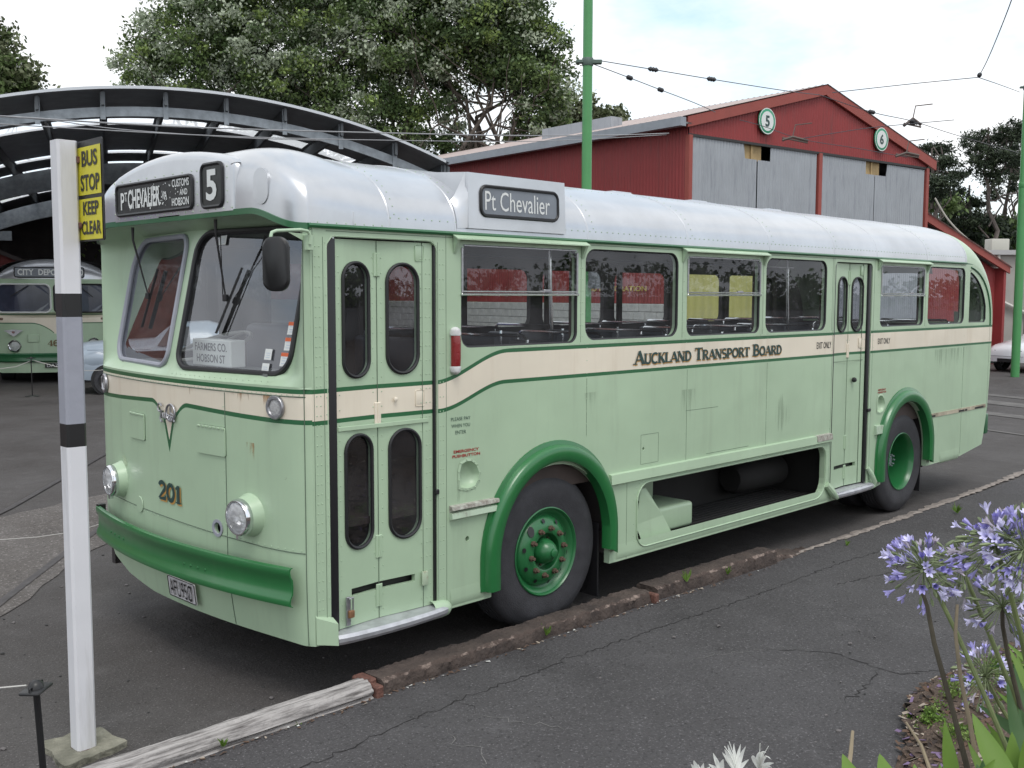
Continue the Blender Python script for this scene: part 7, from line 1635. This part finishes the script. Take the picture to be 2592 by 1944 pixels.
def agapanthus(centre, foot, label, seed, R=.075, nf=34, mix_=.55, stem=STEM, mid=None):
    c = Vector(centre); f = Vector(foot); rnd = random.Random(seed); e = empty('agapanthus_flower', tuple(f), 0, label, 'flower', 'agapanthus flowers in the garden bed')
    mb = MB(); mm = mid and Vector(mid) or f.lerp(c, .5)+Vector((.01, .02, .01)); P = [f, f.lerp(mm, .5)+(mm-f.lerp(c, .5))*.2, mm, mm.lerp(c, .5)+(mm-f.lerp(c, .5))*.25, c]; mb.tube([p-f for p in P], [.0075, .007, .0065, .006, .0055], 8); mb.build('stem', stem, e)
    mbp = MB()
    for k in range(int(nf*2.1)):
        d = Vector((rnd.gauss(0, 1), rnd.gauss(0, 1), rnd.gauss(.25, .8))).normalized(); r = R*rnd.uniform(.55, 1.0); tip = c+d*r+Vector((0, 0, -.012 if d.z < 0 else .006)); mbp.tube([c-f, c.lerp(tip, .5)+Vector((0, 0, .006))-f, tip-f], .0011, 4)
        fl = rnd.random() < mix_; dd = (d+Vector((0, 0, -.25 if not fl else .05))).normalized(); q = dd.to_track_quat('Z', 'Y')
        o = bpy.data.objects.new('floret' if fl else 'seed_pod', FL[rnd.randrange(6)] if fl else POD); COL.objects.link(o); o.parent = e; o.location = tip-f; o.rotation_mode = 'QUATERNION'; o.rotation_quaternion = q; s = rnd.uniform(.52, .80); s *= 1 if fl else 1.35; o.scale = (s, s, s)
    po = mbp.build('pedicels', PODM, e); po['kind'] = 'stuff'
agapanthus((-0.3016, -3.3624, 1.4523), (-0.2643, -3.5997, 0.9810), 'lilac agapanthus head furthest left, over the asphalt', 1, .088, 44, .55, mid=(-0.2763, -3.4506, 1.2876))
agapanthus((-0.0767, -3.3792, 1.4184), (0.0334, -3.5487, 0.9366), 'agapanthus head with many green pods right of the leftmost one', 2, .085, 40, .22, mid=(-0.0314, -3.4481, 1.2267))
agapanthus((-0.4665, -3.6068, 1.5906), (-0.2526, -3.6814, 0.9914), 'largest and highest lilac agapanthus head near the right edge', 3, .092, 52, .55, mid=(-0.3832, -3.6475, 1.3594))
agapanthus((-0.5196, -3.6941, 1.6039), (-0.3329, -3.7375, 1.0364), 'lilac agapanthus head cut by the right edge of the photo', 4, .085, 44, .6)
agapanthus((-0.1039, -3.5041, 1.3366), (-0.0131, -3.5785, 0.8923), 'drooping withered agapanthus head below the highest one', 5, .085, 40, .5, stem=STEMD, mid=(-0.0797, -3.5178, 1.1907))
agapanthus((0.2554, -3.3375, 0.9972), (0.3328, -3.4418, 0.7807), 'lowest faded agapanthus head above the strap leaves', 6, .085, 40, .45)
agapanthus((-0.2614, -3.6119, 1.4888), (-0.1222, -3.6772, 0.9342), 'blue agapanthus head just below the highest pair at right edge', 7, .08, 34, .75)
def stalk(pts, r, m, lab, nm='dead_stalk', tipm=None):
    mb = MB(); mb.tube([Vector(p) for p in pts], [lerp(r, r*.6, i/(len(pts)-1)) for i in range(len(pts))], 7); return tag(mb.build(nm, m), lab, 'stalk')
stalk([(-0.3450, -3.5245, 0.9318), (-0.3356, -3.4721, 1.0894), (-0.3416, -3.4154, 1.2715), (-0.3490, -3.3961, 1.3685), (-0.3596, -3.3782, 1.4281)], .008, STEMD, 'dark curved bare stalk leaning left under the flower heads')
stalk([(-0.3769, -3.5608, 0.9550), (-0.3663, -3.5265, 1.0906), (-0.3467, -3.4907, 1.1955), (-0.3393, -3.4700, 1.3095), (-0.3114, -3.4610, 1.3796)], .007, STRAW, 'pale straw coloured dry stalk between the green stems')
stalk([(-1.0755, -3.5418, 1.1854), (-1.0210, -3.5215, 1.2172), (-0.9696, -3.4991, 1.2413)], .006, STRAW, 'short broken straw stalk at the bottom edge')
stalk([(-0.6566, -3.5529, 1.0471), (-0.6235, -3.5082, 1.1032), (-0.5989, -3.4575, 1.1393)], .005, STRAW, 'short straw stalk leaning left over the bed edge')
lc = empty('strap_leaf_clump', (-0.4507, -3.6261, 0.9782), 0, 'clump of broad bright green strap leaves at the bottom right corner', 'plant')
for a, b, w, m, bd in (((-0.6223, -3.5928, 1.0029), (-0.5798, -3.5447, 1.1645), .020, GL1, .02), ((-0.6753, -3.7442, 1.0752), (-0.5807, -3.6104, 1.2028), .030, GL1, .04), ((-0.6279, -3.7237, 1.0512), (-0.5670, -3.6981, 1.1795), .026, GL1, .0), ((-0.4890, -3.7242, 1.0256), (-0.3120, -3.5954, 1.2070), .022, GL2, .05), ((-0.1478, -3.6499, 0.9465), (0.0126, -3.5026, 1.1430), .022, GL2, .1), ((-0.0499, -3.6068, 0.9403), (0.0309, -3.3973, 0.9904), .018, GL2, .1), ((-0.5846, -3.6307, 1.0030), (-0.4439, -3.6189, 1.0937), .02, GL2, .03), ((-0.6053, -3.7464, 1.0513), (-0.5877, -3.7434, 1.2218), .025, GL1, .02), ((-0.8073, -3.6823, 1.0785), (-0.6493, -3.6918, 1.1364), .022, GL1, .02), ((-0.0119, -3.6419, 0.9662), (0.1741, -3.3984, 0.9940), .016, GL1, .12), ((-0.0362, -3.6111, 1.0176), (0.1089, -3.4555, 1.1558), .018, GL1, .02), ((-0.7373, -3.6137, 1.0508), (-0.6429, -3.5627, 1.0805), .018, GL1, .02), ((-0.7639, -3.7259, 1.0786), (-0.6801, -3.6621, 1.1256), .02, GL2, .02), ((0.0499, -3.5604, 0.9766), (0.1227, -3.4711, 1.1421), .014, GL1, .0), ((0.0861, -3.6000, 0.9501), (0.2051, -3.4383, 0.9231), .018, GL2, .2), ((-0.4521, -3.6276, 0.9551), (-0.3933, -3.5326, 1.0508), .014, GL1, .05), ((0.2939, -3.5207, 0.9803), (0.5518, -3.2176, 0.9227), .014, GL2, .15), ((0.1949, -3.5655, 0.9634), (0.3642, -3.3197, 0.8731), .016, GL1, .2), ((0.4219, -3.5081, 0.9714), (0.5109, -3.3041, 1.0440), .014, GL1, .1), ((-0.0514, -3.6084, 0.9145), (0.0021, -3.3775, 0.9146), .014, GL2, .2), ((-0.2731, -3.6681, 0.9314), (-0.2556, -3.5279, 1.0580), .018, GL1, .1), ((0.3241, -3.5510, 0.9804), (0.4345, -3.3775, 0.9791), .016, GL2, .1), ((-0.3594, -3.7151, 1.0016), (-0.2908, -3.6255, 1.1351), .02, GL2, .04)): strap(a, b, w, bd, m, lc)
lc2 = empty('strap_leaf_clump', (-1.1425, -3.6157, 1.1944), 0, 'few green strap leaf tips at the bottom edge, left of the main clump', 'plant')
for a, b, w, m, bd in (((-1.2399, -3.6543, 1.2424), (-1.1705, -3.5771, 1.2801), .020, GL1, .08), ((-1.1940, -3.7004, 1.2426), (-1.1176, -3.6302, 1.2803), .022, GL1, .06), ((-1.0666, -3.6920, 1.1947), (-1.0215, -3.6610, 1.2375), .014, GL1, .02)): strap(a, b, w, bd, m, lc2)
# white spidery flower
wf = empty('white_flower', (-1.1555, -3.3347, 1.0568), 0, 'white spidery lily flower cut by the bottom edge', 'flower'); WPET = leafmat('white_petal', (.74, .75, .72), .35); FWD = -CF
for i, (c, tips) in enumerate((((-1.1557, -3.3230, 1.1507), [(1572,1608), (1585,1606), (1600,1607), (1611,1612), (1560,1625), (1618,1640), (1565,1618)]), ((-1.1791, -3.3000, 1.1466), [(1540,1626), (1546,1640), (1562,1640), (1530,1650)]), ((-1.0779, -3.3319, 1.1363), [(1665,1640), (1672,1648), (1655,1626), (1625,1632), (1640,1624), (1668,1658)]), ((-1.2121, -3.2678, 1.1383), [(1492,1650), (1498,1642), (1520,1648), (1535,1655)]))):
    for (x, y) in tips:
        d = 2.3+rnd.uniform(-.04, .03); t = CAMP+(CF+CR*((x-1106)/2243.66)-CU*((y-829.5)/2243.66))*d; strap(c, t, .0052, .16, WPET, wf, 'petal')
for x, y, c in ((1565, 1612, (-1.1557, -3.3230, 1.1507)), (1642, 1606, (-1.0779, -3.3319, 1.1363)), (1660, 1612, (-1.0779, -3.3319, 1.1363)), (1508, 1652, (-1.2121, -3.2678, 1.1383)), (1575, 1602, (-1.1557, -3.3230, 1.1507))):
    t = CAMP+(CF+CR*((x-1106)/2243.66)-CU*((y-829.5)/2243.66))*2.3; mb = MB(); P = [Vector(c), Vector(c).lerp(t, .5)+Vector((0, 0, .008)), t]; mb.tube([p-wf.location for p in P], .0009, 4); mb.build('stamen', WPET, wf)
mb = MB(); mb.tube([Vector((-1.1639, -3.3437, 0.9138))-wf.location, Vector((-1.1549, -3.3266, 1.1283))-wf.location], .008, 8); mb.build('stem', STEM, wf)
# weeds
def weed(p, h, n, lab, seed, m=GL1, nm='weed'):
    rnd = random.Random(seed); e = empty(nm, p, 0, lab, 'weed')
    for k in range(n):
        a = rnd.uniform(0, 2*pi); t = Vector(p)+Vector((cos(a)*h*rnd.uniform(.2, .8), sin(a)*h*rnd.uniform(.2, .8), h*rnd.uniform(.4, 1.1))); strap(p, tuple(t), rnd.uniform(.0025, .006), .12, m, e, 'blade')
for p, h, n, lab in (((1.5491, -0.2350, 0.0902), .075, 16, 'green weed growing at the foot of the long brown sleeper'), ((3.0478, -0.2320, 0.1355), .085, 14, 'green weed at the near end of the second brown sleeper'), ((3.5782, -0.2320, 0.0885), .065, 14, 'green weed further along the second brown sleeper'), ((-0.7033, -0.2700, 0.0967), .045, 12, 'tiny green weed at the foot of the grey log'), ((-0.2761, -0.2500, 0.0509), .03, 8, 'smallest sprig under the grey log'), ((7.4191, -0.4356, 0.0200), .10, 26, 'flat dark green weed on the path edge near the rear wheel'), ((5.3077, -0.3236, 0.0300), .05, 12, 'mossy tuft on the worn kerb edge')): weed(p, h, n, lab, hash(lab) % 1000 if False else len(lab))
def onbed(x, y): return (x, y, path_z(x)+.03+max(0, bed_edge(x)-y)*.30)
gc = leaves('ground_cover', [(onbed(1.95, -2.52), (.16, .07, .03)), (onbed(2.3, -2.48), (.14, .08, .03)), (onbed(2.75, -2.55), (.2, .1, .04)), (onbed(1.7, -2.75), (.1, .1, .03)), (onbed(3.2, -2.7), (.25, .12, .05)), (onbed(2.4, -2.8), (.2, .12, .04)), ((1.9716, -2.4109, 0.0700), (.10, .07, .02)), ((1.8279, -2.5299, 0.0900), (.12, .08, .03)), ((2.2116, -2.4761, 0.0800), (.08, .05, .02)), ((2.4095, -2.5515, 0.1200), (.16, .12, .03)), ((2.4989, -2.6583, 0.1500), (.2, .15, .04)), ((1.7323, -2.6789, 0.1200), (.10, .07, .03))], 16000, .0075, [GL1, LG[3]], [.6, .4], None, 15, clump=.03); gc['kind'] = 'stuff'
# scraps of litter along the kerb
mb = MB(); rn = random.Random(6)
for k in range(240):
    x = rn.uniform(-2.4, 4.2); y = -.25-abs(rn.gauss(0, .02)); z = path_z(x)+.006; c = Vector((x, y, z)); a = Vector((rn.uniform(-1, 1), rn.uniform(-.4, .4), .1)).normalized(); b = a.cross(Vector((0, 0, 1))); L = rn.uniform(.004, .016); w = rn.uniform(.002, .006); mb.add([c-a*L-b*w, c+a*L-b*w, c+a*L+b*w, c-a*L+b*w+Vector((0, 0, .004))], [(0, 1, 2, 3)], rn.choice((0, 0, 0, 1, 2)))
o = mb.build('kerb_litter', [mat('litter_brown', (.1, .06, .04)), mat('litter_pale', (.32, .27, .22)), mat('scrap_white', (.5, .5, .48), .8)], smooth=False); o['kind'] = 'stuff'
